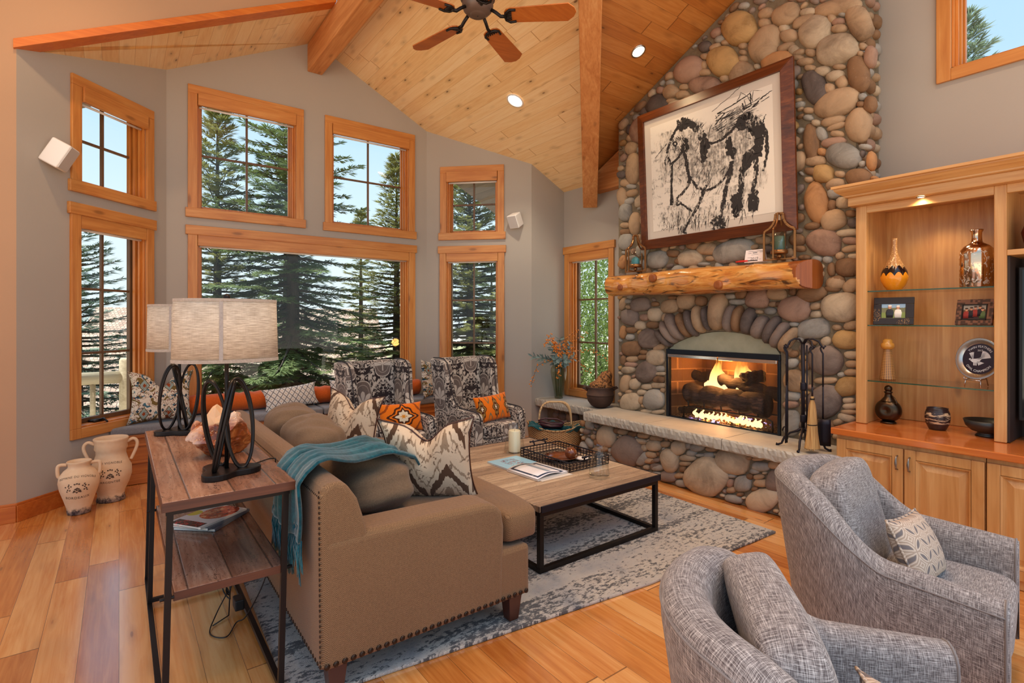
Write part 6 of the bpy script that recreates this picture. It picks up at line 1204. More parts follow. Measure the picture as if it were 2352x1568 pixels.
for i in range(130):
    v = i/129; x, y, z = thr(1, v); l = r.uniform(.10, .19); a, b = r.uniform(-.02, .02), r.uniform(-.03, .03)
    m.tube([(x, y, z+.01), (x-.008+a*.3, y+b*.3, z-l*.35), (x-.006+a*.2, y+b, z-l*.7), (x-.004+a*.3, y+b*1.1+r.uniform(-.01, .01), z-l)], [.004, .0038, .003, .002], 5)
m.build('fringe', M['throw'], tw, smooth=True, world=True); m = MB()
for i in range(60):
    v = i/59; x, y, z = thr(0, v); m.tube([(x, y, z), (x+.02, y+r.uniform(-.01, .01), z-.008), (x+.07, y+r.uniform(-.03, .03), z-.006)], .003, 5)
m.build('front_fringe', M['throw'], tw, smooth=True, world=True)
# --- console table
ct = thing('console_table', 'walnut plank console table with thin black steel frame behind the sofa', 'console table', (.36, 3.1, 0))
m = MB(); m.box(.125, .585, 2.29, 3.84, .850, .888); m.build('tabletop', M['console_top'], ct, bevel=.004, world=True)
m = MB(); m.box(.165, .555, 2.345, 3.50, .497, .532); m.build('lower_shelf', M['console_top'], ct, bevel=.004, world=True)
for nm, (a, b, c, d, e, f) in (('tabletop_edge', (.125, .585, 2.29, 3.84, .852, .886)), ('shelf_edge', (.165, .555, 2.345, 3.50, .499, .530))):
    m = MB(); m.box(a-.001, b+.001, c-.002, c+.001, e, f); m.box(a-.002, a+.001, c, d, e, f); m.box(b-.001, b+.002, c, d, e, f); m.build(nm, M['console_edge'], ct, world=True)
for x in (.152, .558):
    for y in (2.335, 3.47, 3.81):
        if y == 3.81 and x > .5: continue
        m = MB(); dx = -.014; dy = .01 if y < 3 else 0; m.bar((x, y, .846), (x+dx-.004, y+dy, .012), .022, .022, up=(0, 1, 0)); m.build('leg', M['metal_dark'], ct, world=True)
m = MB(); m.box(.138, .572, 2.325, 2.347, .828, .849); m.box(.142, .163, 2.347, 3.81, .836, .849); m.box(.547, .568, 2.347, 3.81, .836, .849); m.build('apron_rail', M['metal_dark'], ct, world=True)
m = MB(); m.box(.122, .144, 2.33, 3.83, .001, .022); m.build('floor_rail', M['metal_dark'], ct, world=True)
m = MB(); m.box(.530, .552, 2.33, 3.50, .019, .040); m.build('floor_rail', M['metal_dark'], ct, world=True)
m = MB(); m.box(.13, .545, 3.46, 3.48, .022, .042); m.build('cross_rail', M['metal_dark'], ct, world=True)
for a, b in ((.09, 2.345), (.09, 3.475)):
    m = MB(); m.tube([(a+.03, b, .515), (.166, b, .515)], .007, 8); m.tube([(.554, b, .515), (.59, b, .515)], .007, 8); m.build('shelf_pin', M['metal_dark'], ct, world=True)
# lamps
def lamp(loc, rz, lab):
    t = thing('table_lamp', lab, 'table lamp', loc, rz)
    m = MB(); pts = []
    for i in range(60):
        a = 2*PI*i/60; r = .098+.026*math.cos(3*a); pts.append((r*math.cos(a)*1.08, r*math.sin(a)))
    m.prism(pts, lambda p, h: (p[0], p[1], h), 0, .026); m.build('foot', M['metal_dark'], t, bevel=.004)
    for k in range(3):
        a0 = 2*PI*k/3+.3; c, s = math.cos(a0), math.sin(a0); P = []
        for i in range(48):
            q = 2*PI*i/48; rr_ = .052+.056*math.cos(q); zz = .215+.19*math.sin(q); tt = .045*math.sin(q*1.0)
            P.append((c*rr_-s*tt*.8+.0, s*rr_+c*tt*.8, zz))
        m = MB(); m.tube(P, .0065, 8, True)
        a1 = .12; P2 = [(p[0]*math.cos(a1)-p[1]*math.sin(a1), p[0]*math.sin(a1)+p[1]*math.cos(a1), p[2]*.985+.002) for p in P]; m.tube(P2, .0065, 8, True)
        m.build('loop', M['metal_dark'], t, smooth=True)
    m = MB(); m.tube([(0, 0, .02), (0, 0, .66)], .0085, 10); m.build('stem', M['metal_dark'], t, smooth=True)
    m = MB(); m.lathe([(.012, .60), (.022, .605), (.022, .65), (.012, .66)], 16); m.lathe([(.001, .745), (.012, .748), (.014, .76), (.009, .772), (.001, .776)], 12); m.tube([(0, 0, .66), (0, 0, .75)], .004, 6); m.tube([(-.185, 0, .742), (.185, 0, .742)], .003, 6); m.tube([(0, -.13, .742), (0, .13, .742)], .003, 6); m.build('harp_and_finial', M['metal_dark'], t, smooth=True)
    m = MB(); n = 72; m.lathe([(.203, .488), (.196, .748)], n, sy=.74); sh = m.build('lampshade', M['shade'], t, smooth=True); md = sh.modifiers.new('s', 'SOLIDIFY'); md.thickness = .002
    m = MB(); m.lathe([(.2045, .486), (.2042, .50)], n, sy=.745); SB = fabric('shade_band_linen', (140, 126, 114), (190, 176, 162), 400); m.build('bottom_band', SB, sh, smooth=True); m = MB(); m.lathe([(.1975, .738), (.1972, .75)], n, sy=.745); m.build('top_band', SB, sh, smooth=True)
    m = MB(); b0 = math.radians(-106-math.degrees(rz)); m.grid(lambda u, v: (math.cos(b0+u*.07)*(.2040-.007*v), math.sin(b0+u*.07)*(.2040-.007*v)*.744, .50+.238*v), 4, 8); m.build('shade_seam', fabric('shade_seam_linen', (140, 130, 124), (184, 174, 166), 400), sh, smooth=True)
    m = MB(); m.ball((0, 0, .69), .03, n=14, m=10); m.build('bulb', M['white'], t, smooth=True)
    light('lamp_bulb', 'POINT', (loc[0], loc[1], loc[2]+.615), 2.2, (1, .74, .46), shadow_soft_size=.04)
    return t
lamp((.372, 2.56, .8885), -.15, 'table lamp with oval linen shade at the near end of the console table')
lamp((.285, 3.66, .8885), 1.1, 'table lamp with linen shade at the far end of the console table')
# geode
def geode():
    m = Mat('orange_calcite'); n = m.noise(None, 9, 4, .65, .5); n2 = m.noise(None, 40, 3); col = m.ramp(n, [(.3, L(70, 28, 10)), (.7, L(206, 128, 66)), (.5, L(146, 68, 24))])
    x, y, z = m.xyz(); col = m.mix(m.ss(z+n*.12, .20, .27)*.8+m.ss(x*-1+n*.1, .14, .19)*.6, col, L(236, 208, 184)); return m.out(col, .22, bump=n*.6+n2*.4, dist=.012, bstr=.8, sss=.15, coat=.3)
t = thing('mineral_chunk', 'rough orange and brown mineral chunk between the two table lamps', 'rock', (.40, 2.95, .889), .3)
bm = bmesh.new(); bmesh.ops.create_icosphere(bm, subdivisions=5, radius=1); rg = random.Random(6); dirs = [(Vector((rg.gauss(0, 1), rg.gauss(0, 1), rg.gauss(0, 1))).normalized(), rg.uniform(.72, .98)) for _ in range(26)]
from mathutils import noise as NZ
for v in bm.verts:
    d = v.co.normalized(); k = 1.0
    for q, h in dirs:
        c = d.dot(q)
        if c > 0: k = min(k, h/c)
    k *= 1+.10*NZ.noise(d*3)+.05*NZ.noise(d*8); p = d*k; p = Vector((p.x*.155, p.y*.115, p.z*.115+.095))
    if p.z > .10: hole = max(0, 1-((p.x-.0)**2/.09**2+p.y**2/.055**2)); p.z -= .10*hole; p.z += .05*NZ.noise(Vector((p.x*16, p.y*16, 3)))
    p.z = max(p.z, 0); v.co = p
me = bpy.data.meshes.new('chunk'); bm.to_mesh(me); bm.free(); o = bpy.data.objects.new('chunk', me); C.objects.link(o); o.parent = t; me.materials.append(geode())
m = MB(); m.ball((-.01, .01, .14), .055, .035, .095, 9, 7, 1, lambda x, y, z: 1+.18*math.sin(7*x+3*z)+.12*math.cos(5*y)); m.build('pale_crystal', flat('pale_calcite', L(232, 190, 150), .15, sss=.3), t)
# magazines on the console shelf
def food_cover():
    m = Mat('food_magazine_cover'); x, y, z = m.xyz(); d = m.math('SQRT', (x+.02)*(x+.02)*1.3+(y+.05)*(y+.05)); n = m.noise(None, 40, 3, .7)
    col = m.mix(m.lt(d, .095), L(226, 222, 216), m.ramp(n, [(.35, L(110, 24, 14)), (.7, L(236, 190, 140)), (.52, L(206, 78, 34))])); col = m.mix(m.lt((x-.09)*(x-.09)+(y-.0)*(y-.0), .0013), col, L(206, 196, 70)); col = m.mix(m.gt(y, .085)*m.lt(m.abs(x), .09), col, L(44, 44, 52)); col = m.mix(m.gt(y, .085)*m.gt(n, .55)*m.lt(m.abs(x), .08), col, L(200, 60, 60))
    return m.out(col, .2)
PAPER = flat('page_edges', L(214, 206, 196), .8); GREYC = flat('grey_magazine_cover', L(120, 124, 134), .25)
def magazine(name, lab, loc, rz, w, h, th, cover, curl=0):
    t = thing(name, lab, 'magazine', loc, rz); m = MB()
    m.box(-w/2+.002, w/2-.002, -h/2+.002, h/2-.002, .0008, th-.0008); m.build('pages', PAPER, t)
    m = MB(); m.box(-w/2, w/2, -h/2, h/2, th-.0008, th); m.box(-w/2, w/2, -h/2, h/2, 0, .0008); m.box(-w/2-.001, -w/2, -h/2, h/2, 0, th); m.build('cover', cover, t); return t
magazine('magazine', 'bottom magazine of the stack on the console shelf', (.385, 3.07, .5335), 2.40, .215, .28, .012, GREYC)
magazine('magazine', 'middle magazine of the stack on the console shelf', (.375, 3.06, .546), 2.28, .21, .275, .012, GREYC)
magazine('magazine', 'top magazine with a food photo cover on the console shelf', (.362, 3.055, .5585), 2.18, .21, .275, .010, food_cover())
# cords
m = MB(); CB = M['black']
m.tube(smooth_path([(.46, 2.60, .897), (.52, 2.66, .895), (.588, 2.70, .893), (.600, 2.70, .86), (.602, 2.74, .60), (.585, 2.82, .30), (.52, 2.95, .06), (.48, 3.0, .012), (.42, 2.9, .008), (.36, 2.98, .006), (.40, 3.1, .03), (.46, 3.16, .10)]), .0032, 6)
o = m.build('lamp_cord', CB, smooth=True); tag(o, 'thin black lamp cord trailing from the near lamp down behind the console', 'cord')
cb = thing('cord_bundle', 'tangled black cords and power adapter hanging under the console shelf', 'cords', (.49, 3.2, .2)); m = MB(); r = random.Random(4)
for k in range(7):
    P = []; a = r.uniform(0, 6); rx, rz_ = r.uniform(.02, .06), r.uniform(.05, .12); zc = r.uniform(.12, .3)
    for i in range(24): q = 2*PI*i/24; P.append((.47+rx*math.cos(q)*math.cos(a)+.008*math.sin(3*q), 3.2+rx*math.cos(q)*math.sin(a), zc+rz_*math.sin(q)))
    m.tube(P, .0034, 6, True)
m.tube([(.47, 3.2, .49), (.47, 3.2, .3), (.48, 3.19, .1), (.46, 3.1, .01), (.38, 3.05, .006)], .0034, 6); m.build('cords', CB, cb, smooth=True, world=True)
m = MB(); m.box(.485, .53, 3.07, 3.15, .03, .085); m.build('power_adapter', CB, cb, bevel=.006, world=True)
m = MB(); m.M = Matrix.Translation((.385, 3.12, .05)) @ Matrix.Rotation(.7, 4, 'X'); m.box(-.012, .012, -.02, .02, -.016, .016); m.build('cord_tag', flat('cord_tag_tan', L(196, 150, 104), .7), cb)
# --- coffee table
cf = thing('coffee_table', 'square coffee table with weathered plank top and black steel frame', 'coffee table', (2.6, 3.2, 0))
TX0, TX1, TY0, TY1 = 2.022, 3.165, 2.445, 3.98
m = MB(); m.box(TX0+.012, TX1-.012, TY0+.012, TY1-.012, .392, .428); m.build('tabletop', M['ct_top'], cf, bevel=.003, world=True)
m = MB()
for a in ((TX0+.018, TX1, TY0, TY0+.012), (TX0+.018, TX1, TY1-.012, TY1), (TX1-.012, TX1, TY0, TY1)): m.box(a[0], a[1], a[2], a[3], .388, .429)
m.build('metal_edge', M['iron'], cf, bevel=.003, world=True)
m = MB(); r = random.Random(2); n = 80
for i in range(n):
    y0 = TY0+.01+(TY1-TY0-.02)*i/n; m.box(TX0+r.uniform(0, .006), TX0+.014, y0, y0+(TY1-TY0-.02)/n, .392, .427)
m.build('worn_wood_edge', M['ct_top'], cf, world=True)
for x in (TX0+.03, TX1-.03):
    for y in (TY0+.03, TY1-.03): m = MB(); m.box(x-.016, x+.016, y-.016, y+.016, .049, .36); m.build('leg', M['metal_dark'], cf, bevel=.002, world=True)
for z0, nm in ((.36, 'top_rail'), (.019, 'floor_rail')):
    m = MB(); a, b, c, d = TX0+.014, TX1-.014, TY0+.014, TY1-.014
    m.box(a, b, c, c+.032, z0, z0+.03); m.box(a, b, d-.032, d, z0, z0+.03); m.box(a, a+.032, c+.032, d-.032, z0, z0+.03); m.box(b-.032, b, c+.032, d-.032, z0, z0+.03); m.build(nm, M['metal_dark'], cf, bevel=.002, world=True)
hu = thing('hurricane_glass', 'conical glass hurricane over a cream candle at the far side of the coffee table', 'candle holder', (2.70, 3.60, .429))
m = MB(); m.lathe([(.092, .001), (.09, .01), (.076, .10), (.056, .20), (.05, .262), (.047, .262), (.053, .2), (.073, .10), (.087, .012)], 36); m.lathe([(.09, .002), (.001, .004)], 36); m.build('glass', M['clear'], hu, smooth=True)
ca = one('pillar_candle', 'cream pillar candle inside the glass hurricane on the coffee table', 'candle', (2.70, 3.60, .434), [(.001, 0), (.05, 0), (.051, .01), (.051, .175), (.047, .182), (.03, .176), (.001, .172)], flat('cream_wax', L(240, 228, 196), .5, sss=.15))
m = MB(); m.tube([(0, 0, .172), (.002, 0, .188)], .0015, 5); m.build('wick', M['black'], ca)
hg = thing('glass_carafe', 'empty conical glass hurricane at the near side of the coffee table', 'glass', (2.755, 2.665, .429))
m = MB(); m.lathe([(.001, .006), (.07, .006), (.074, .003), (.075, .02), (.066, .09), (.044, .18), (.037, .205), (.038, .232), (.035, .232), (.034, .205), (.041, .18), (.063, .09), (.071, .02), (.001, .012)], 36); m.build('glass', M['clear'], hg, smooth=True)
tr_ = thing('wire_tray', 'black square-mesh wire tray on the coffee table', 'tray', (2.865, 3.165, .4295))
m = MB(); hx, hy, hz = .205, .295, .068
for i in range(13): x = -hx+2*hx*i/12; [m.bar((x, s*hy, 0), (x, s*hy, hz), .004) for s in (-1, 1)]; m.bar((x, -hy, .003), (x, hy, .003), .003)
for i in range(18): y = -hy+2*hy*i/17; [m.bar((s*hx, y, 0), (s*hx, y, hz), .004) for s in (-1, 1)]; m.bar((-hx, y, .005), (hx, y, .005), .003)
for z in (.003, .024, .046): [m.bar((-hx, s*hy, z), (hx, s*hy, z), .004) for s in (-1, 1)]; [m.bar((s*hx, -hy, z), (s*hx, hy, z), .004) for s in (-1, 1)]
m.build('wire_basket', M['iron'], tr_)
m = MB(); z = hz; [m.bar((-hx, s*hy, z), (hx, s*hy, z), .008) for s in (-1, 1)]; [m.bar((s*hx, -hy, z), (s*hx, hy, z), .008) for s in (-1, 1)]; m.build('rim', M['iron'], tr_)
for s in (-1, 1):
    m = MB()
    for x in (-.06, .06): m.tube([(x, s*hy, hz), (x, s*(hy+.008), hz+.024), (x, s*(hy+.02), hz+.03)], .006, 8); m.ball((x*1.0, s*(hy+.018), hz+.03), .011, n=10, m=7)
    m.tube([(-.09, s*(hy+.018), hz+.03), (.09, s*(hy+.018), hz+.03)], .006, 8); m.ball((-.09, s*(hy+.018), hz+.03), .009, n=10, m=7); m.ball((.09, s*(hy+.018), hz+.03), .009, n=10, m=7); m.build('handle', M['iron'], tr_, smooth=True)
WB = wood('turned_dark_wood', (74, 34, 16), (112, 58, 28), (150, 88, 46), 'x', .12, 2, .3, .4)
one('wooden_plate', 'glossy dark wooden plate lying in the wire tray', 'plate', (2.85, 3.18, .437), [(.001, .004), (.07, .002), (.10, .010), (.132, .022), (.135, .026), (.10, .016), (.07, .008), (.001, .008)], WB, 40)
one('saucer', 'small white striped saucer in the wire tray behind the wooden ball', 'saucer', (2.965, 3.06, .437), [(.001, .002), (.03, .002), (.052, .012), (.054, .016), (.04, .012), (.001, .008)], M['white'], 30)
t = thing('wooden_ball', 'polished brown wooden ball on the plate in the wire tray', 'ball', (2.885, 3.10, .494)); m = MB(); m.ball((0, 0, 0), .049, n=30, m=20); m.build('ball', WB, t, smooth=True)
def bluecover():
    m = Mat('blue_magazine_cover'); x, y, z = m.xyz(); n = m.noise(m.vec(x*3, y, z), 45, 3, .7); k = m.lt(m.abs(x+.0), .09)*m.lt(m.abs(y), .07); col = m.mix(k*m.gt(n, .52), L(150, 198, 222), L(70, 86, 110)); col = m.mix(k*m.gt(n, .60), col, L(186, 60, 60)); return m.out(col, .2)
magazine('magazine', 'closed magazine with a pale blue skyline cover on the coffee table', (2.475, 3.32, .429), 1.62, .28, .30, .011, bluecover())
def pagem():
    m = Mat('open_page_print'); x, y, z = m.xyz(); bx_ = m.mx(m.abs(x)/.142, m.abs(y)/.160); n = m.noise(m.vec(x*1.0, y*8, 0.0), 60, 2); col = m.mix(m.gt(bx_, .80)*m.lt(bx_, .93), L(232, 230, 234), L(40, 58, 84)); col = m.mix(m.lt(m.abs(x-.015), .022)*m.lt(bx_, .72), col, L(150, 164, 176)); col = m.mix(m.gt(n, .64)*m.lt(bx_, .66)*m.lt(m.abs(y), .05), col, L(200, 180, 186)); return m.out(col, .25)
t = thing('magazine', 'open magazine with a black-bordered page at the sofa side of the coffee table', 'magazine', (2.47, 3.02, .4295), 0.08)
m = MB(); m.grid(lambda u, v: (-.15+.31*u, -.165+.33*v, .016+.022*math.sin(PI*min(1, u*1.25))*.8), 16, 4); o = m.build('page', pagem(), t, smooth=True); md = o.modifiers.new('s', 'SOLIDIFY'); md.thickness = .0015
m = MB(); m.box(-.15, .155, -.165, .165, .001, .012); m.build('pages', PAPER, t)
m = MB(); m.box(-.14, .15, -.02, .02, 0, .001); tag(m.build('loose_paper', PAPER), 'loose white papers under the open magazine on the coffee table', 'paper'); bpy.data.objects['loose_paper'].location = (2.50, 2.845, .4292); 
# --- swivel chairs
def swivel(loc, rz, lab):
    t = thing('swivel_armchair', lab, 'armchair', loc, rz)
    RX_, YS, RY_ = .375, .06, .33; NP = 72
    def path(t_):
        la = .43; lb = PI*.5*(RX_+RY_)*1.0; tot = 2*la+lb; s = t_*tot
        if s < la: return (-RX_-.012*(1-s/la), YS-la+s), (-1, 0), s/la*.0
        if s > la+lb: q = s-la-lb; return (RX_+.012*(q/la), YS-q), (1, 0), 0
        a = PI-(s-la)/lb*PI; x, y = RX_*math.cos(a), YS+RY_*math.sin(a); n = Vector((math.cos(a)/RX_, math.sin(a)/RY_)).normalized(); return (x, y), (n.x, n.y), math.sin(a)
    def height(t_):
        (x, y), n, sa = path(t_)
        k = min(1, max(0, (y+.02)/.36)); k = k*k*(3-2*k); return .535+.03*min(1, max(0, (y+.37)/.4))+.255*k
    def sec(t_):
        (x, y), n, sa = path(t_); h = height(t_); th = .058+.014*sa; fl = .07*sa; P = []
        prof = [(-th*.9, .26), (-th, h-.16), (-th*.98, h-.07)]+[(-th*math.cos(q)*.98, h-.06+.062*math.sin(q)) for q in (.3, .7, 1.1, 1.57, 2.05, 2.5, 2.85)]+[(th*1.0, h-.09), (th*.97, h-.25), (th*.85, .25), (th*.6, .06)]
        for o_, z in prof:
            f = fl*max(0, (z-.25))/.55; P.append((x+n[0]*(o_+f), y+n[1]*(o_+f), z))
        return P
    m = MB(); secs = [sec(i/NP) for i in range(NP+1)]; k = len(secs[0]); vs = [p for s_ in secs for p in s_]
    fs = [(i*k+j, i*k+(j+1), (i+1)*k+j+1, (i+1)*k+j) for i in range(NP) for j in range(k-1)]
    m.add(vs, fs); o = m.build('shell', M['linen'], t, smooth=True, weld=True)
    uvm = {}
    for i in range(NP+1):
        d = 0
        for j in range(k):
            if j: d += (Vector(secs[i][j])-Vector(secs[i][j-1])).length
            uvm[tuple(round(q, 4) for q in secs[i][j])] = (i/NP*2.0, d)
    set_uv(o, lambda co, n: uvm.get(tuple(round(q, 4) for q in co), (co.x, co.z)))
    for i in (0, NP):
        m = MB(); s_ = secs[i]; y = s_[0][1]; cx = sum(p[0] for p in s_)/k
        m.add([(p[0], p[1]-.001, p[2]) for p in s_]+[(cx+(p[0]-cx)*.86, p[1]-.012, p[2]-(.008 if p[2] > .4 else -.004)) for p in s_], [(j, j+1, k+j+1, k+j) for j in range(k-1)]+[tuple(range(k, 2*k))]); o = m.build('arm_front', M['linen'], t, smooth=False, weld=True); set_uv(o, box_uv)
        m = MB(); m.tube([(p[0], p[1]-.002, p[2]) for p in s_], .0045, 6); m.build('piping', M['linen'], t, smooth=True)
    # seam piping along the outer rim
    m = MB(); m.tube([Vector(secs[i][9]) for i in range(NP+1)], .0035, 6); o = m.build('rim_seam', M['linen'], t, smooth=True)
    m = MB(); m.box(-.30, .30, -.36, .26, .10, .26); o = m.build('seat_base', M['linen'], t, bevel=.02); set_uv(o, box_uv)
    m = MB(); rbox(m, -.318, .318, -.385, .27, .25, .40, .25); o = m.build('seat_cushion', M['linen'], t, smooth=True); set_uv(o, box_uv)
    m = MB(); rbox(m, -.285, .285, -.085, .085, -.245, .245, .36, .06); R = Matrix.Translation((0, .20, .60)) @ Matrix.Rotation(-.26, 4, 'X'); m.v = [tuple(R @ Vector(p)) for p in m.v]; o = m.build('back_cushion', M['linen'], t, smooth=True); set_uv(o, box_uv)
    m = MB(); m.lathe([(.22, .0), (.24, .004), (.24, .03), (.06, .05), (.06, .11)], 36); m.build('swivel_base', M['metal_dark'], t, smooth=True)
    return t
CH1 = ((2.90, .89, 0), .14); CH2 = ((1.56, .545, 0), .72)
swivel(*CH1, 'grey linen swivel armchair nearer the cabinets with a small patterned pillow')
swivel(*CH2, 'grey linen swivel armchair at the bottom edge of the picture, nearest the camera')
def on_chair(ch, x, y, z): return tuple(Matrix.Translation(ch[0]) @ Matrix.Rotation(ch[1], 4, 'Z') @ Vector((x, y, z)))
def cp_(lab, ch, x, y, z, rx, ry, rz): return pillow('chair_pillow', lab, on_chair(ch, x, y, z), (rx, ry, ch[1]+rz), .40, .27, .14, M['petals'], .05, M['petals'])
cp_('taupe petal-pattern pillow on the swivel armchair nearer the cabinets', CH1, -.03, -.06, .53, -.45, .10, -.1)
cp_('taupe petal-pattern pillow on the swivel armchair nearest the camera', CH2, -.06, -.12, .455, -.75, .0, 0)
# --- oil jars by the left wall
def jarm(h):
    m = Mat('terracotta_jar'); x, y, z = m.xyz(); n = m.noise(None, 9, 4, .6); n2 = m.noise(None, 26, 4, .7); col = m.mix(n, L(206, 164, 122), L(232, 206, 174)); k = m.ss(z+n2*.09, .11, .07); col = m.mix(k, col, m.mix(m.ss(n2, .4, .6), L(60, 50, 52), L(140, 120, 108))); return m.out(col, .8, bump=n, dist=.004, bstr=.2, spec=.2)
STN = flat('stencil_black', L(84, 66, 52), .85)
def jar(loc, lab, prof, handles, lines, crest_z, rz):
    t = thing('oil_jar', lab, 'jar', loc, rz); m = MB(); m.lathe(prof, 48); b = m.build('body', jarm(0), t, smooth=True)
    for H in handles:
        for s in (-1, 1): m = MB(); m.tube(smooth_path([(s*a, 0, z) for a, z in H], 5), .013, 10); m.build('handle', jarm(0), t, smooth=True)
    outer = [p for p in prof[:-4]]
    def rad(z):
        for (r0, z0), (r1, z1) in zip(outer[:-1], outer[1:]):
            if z0 <= z <= z1: return r0+(r1-r0)*(z-z0)/max(1e-6, z1-z0)
        return .1
    for tx, z0, sz, bend in lines:
        def fn(x, y, d):
            z = z0+y-bend*x*x; r = rad(z)+.0008+d; a = x/rad(z); return (r*math.sin(a), -r*math.cos(a), z)
        text_mesh(tx, sz, fn, 'stencil_lettering', STN, b, .0003, spacing=1.15)
    m = MB(); rj = random.Random(7)
    def dot(x, z, r_): 
        P = []
        for i in range(8): q = 2*PI*i/8; zz = z+r_*math.sin(q)*rj.uniform(.6, 1.2); R = rad(zz)+.0012; a = (x+r_*math.cos(q)*rj.uniform(.6, 1.2))/R; P.append((R*math.sin(a), -R*math.cos(a), zz))
        m.add(P, [tuple(range(8))])
    for sx_ in (-1, 1):
        for q in ((.05, .0), (.055, .014), (.05, .026), (.06, -.014), (.045, -.02), (.065, -.028), (.038, .012), (.075, .006)): dot(sx_*q[0], crest_z+q[1], .0065)
        dot(sx_*.016, crest_z-.028, .011)
    for q in ((0, -.006), (.01, -.012), (-.01, -.014), (0, .03), (-.014, .026), (.014, .026), (0, -.04), (.022, -.036), (-.022, -.036), (0, -.02)): dot(q[0], crest_z+q[1], .0075)
    m.build('stencil_crest', STN, b); return t
jar((-.258, 5.505, 0), 'smaller pale terracotta jar with two square handles at the left wall', [(.001, 0), (.074, 0), (.077, .008), (.08, .05), (.10, .12), (.125, .20), (.134, .255), (.128, .305), (.10, .345), (.076, .365), (.07, .38), (.074, .40), (.082, .415), (.078, .42), (.066, .40), (.06, .37), (.001, .30)],
    [[(.076, .395), (.11, .398), (.128, .392), (.134, .37), (.132, .32), (.122, .30)]], [('DOMAINE DU VIGNOBLE', .318, .021, 1.4), ('BORDEAUX', .148, .027, -1.0)], .235, -.06)
jar((-.055, 5.73, 0), 'larger pale terracotta jar with two looped handles behind the smaller one', [(.001, 0), (.10, 0), (.104, .01), (.094, .05), (.098, .08), (.128, .15), (.148, .22), (.146, .29), (.12, .35), (.106, .40), (.108, .43), (.118, .45), (.116, .49), (.122, .52), (.126, .535), (.12, .54), (.105, .52), (.10, .45), (.001, .40)],
    [[(.112, .49), (.15, .512), (.175, .50), (.185, .47), (.178, .43), (.155, .37), (.14, .335)]], [('DU VIGNOBLE', .345, .024, .9), ('ARGENTEE', .185, .026, -.6)], .262, -.04)
# --- wall speakers and fan
def speaker(loc, rz, tilt, lab, s=1):
    t = thing('wall_speaker', lab, 'speaker', loc, rz); R = Matrix.Translation((0, -.085, 0)) @ Matrix.Rotation(tilt, 4, 'X'); m = MB(); m.M = R
    m.prism([(-.085*s, -.075), (.085*s, -.075), (.07*s, .075), (-.07*s, .075)], lambda p, h: (p[0], p[1], h), -.10*s, .10*s); m.build('cabinet', M['white'], t, bevel=.014, seg=3)
    m = MB(); m.M = R; m.box(-.076*s, .076*s, -.078, -.074, -.09*s, .09*s); m.build('grille', flat('speaker_grille', L(206, 200, 196), .7), t)
    m = MB(); m.tube([(0, -.002, .01), (0, -.05, .0)], .02, 10); m.lathe([(.03, 0)], 4) if False else None; m.build('bracket', M['white'], t); return t
speaker((-.475, 5.702, 2.90), PI/4+.5, .5, 'white wall speaker on the plaster left of the bay windows', 1.05)
speaker((4.325, 5.66, 2.88), -PI/4-.5, .5, 'white wall speaker on the plaster right of the bay windows', .9)
fn_ = thing('ceiling_fan', 'dark bronze ceiling fan with wooden blades hanging below the ridge beam', 'ceiling fan', (1.985, 3.07, 3.64))
FB = flat('oiled_bronze_fan', L(104, 86, 76), .42, .35)
m = MB(); m.lathe([(.001, -.03), (.05, -.03), (.054, -.024), (.058, -.022), (.075, -.014), (.098, .01), (.108, .04), (.104, .058), (.09, .064), (.09, .075), (.12, .085), (.125, .14), (.095, .20), (.035, .22), (.02, .23)], 44); m.v = [(a, b, c+.035) for a, b, c in m.v]; m.build('motor_housing', FB, fn_, smooth=True)
m = MB(); m.tube([(0, 0, .15), (0, 0, .89)], .014, 10); m.lathe([(.07, .89), (.06, .84), (.02, .82)], 24); m.build('downrod', M['metal_dark'], fn_, smooth=True)
m = MB(); m.lathe([(.006, .0045), (.004, .002), (.001, .002)], 12); m.build('screw_cap', M['black'], fn_)
BW = wood('fan_blade_wood', (150, 78, 24), (176, 98, 36), (196, 120, 52), 'x', .4, 1, 0)
for k in range(5):
    a = math.radians(-42+72*k); R = Matrix.Rotation(a, 4, 'Z') @ Matrix.Rotation(-.21, 4, 'X'); Rb = Matrix.Rotation(a, 4, 'Z')
    m = MB(); m.M = R; m.prism([(.185, -.03), (.20, -.055), (.23, -.064), (.62, -.078), (.66, -.04), (.675, 0), (.66, .04), (.62, .078), (.23, .064), (.20, .055), (.185, .03)], lambda p, h: (p[0], p[1], h), -.004, .004); b = m.build('blade', BW, fn_, bevel=.0015)
    m = MB(); m.M = R; m.tube([(.265, -.05, -.008), (.225, -.054, -.01), (.196, -.03, -.012), (.19, 0, -.012), (.196, .03, -.012), (.225, .054, -.01), (.265, .05, -.008)], .009, 8)
    for s in (-.03, -.015, 0, .015, .03): m.tube([(.19, s*.5, -.01), (.235, s*1.1, -.008)], .005, 6)
    m.M = Rb; m.tube([(.085, 0, .05), (.13, 0, .02), (.16, 0, -.006), (.195, 0, -.008)], .012, 8); m.build('blade_bracket', M['metal_dark'], b, smooth=True)
for k, (x, y) in enumerate(CANS):
    bay = x > y if False else (y > x and x > RX)
    if k == 0: can(x, y, zbay(x), M['glow'], 'lit recessed downlight in the light bay ceiling', .5, 0, .085, 70, (1, .86, .66))
    elif x < RX and y > RX: can(x, y, 5.6, M['glow'], None, 0, 0, .08, 120, (1, .62, .32), 2.0)
    else: can(x, y, zmain(y), M['glow'], None, 0, .5, .08, 95, (1, .72, .44))
can(EYEBALL[0], EYEBALL[1], zmain(EYEBALL[1]), M['glow_warm'], 'small halogen eyeball downlight in the dark ceiling beside the chimney', 0, .5, .06, 12, (1, .74, .42), 2.2)
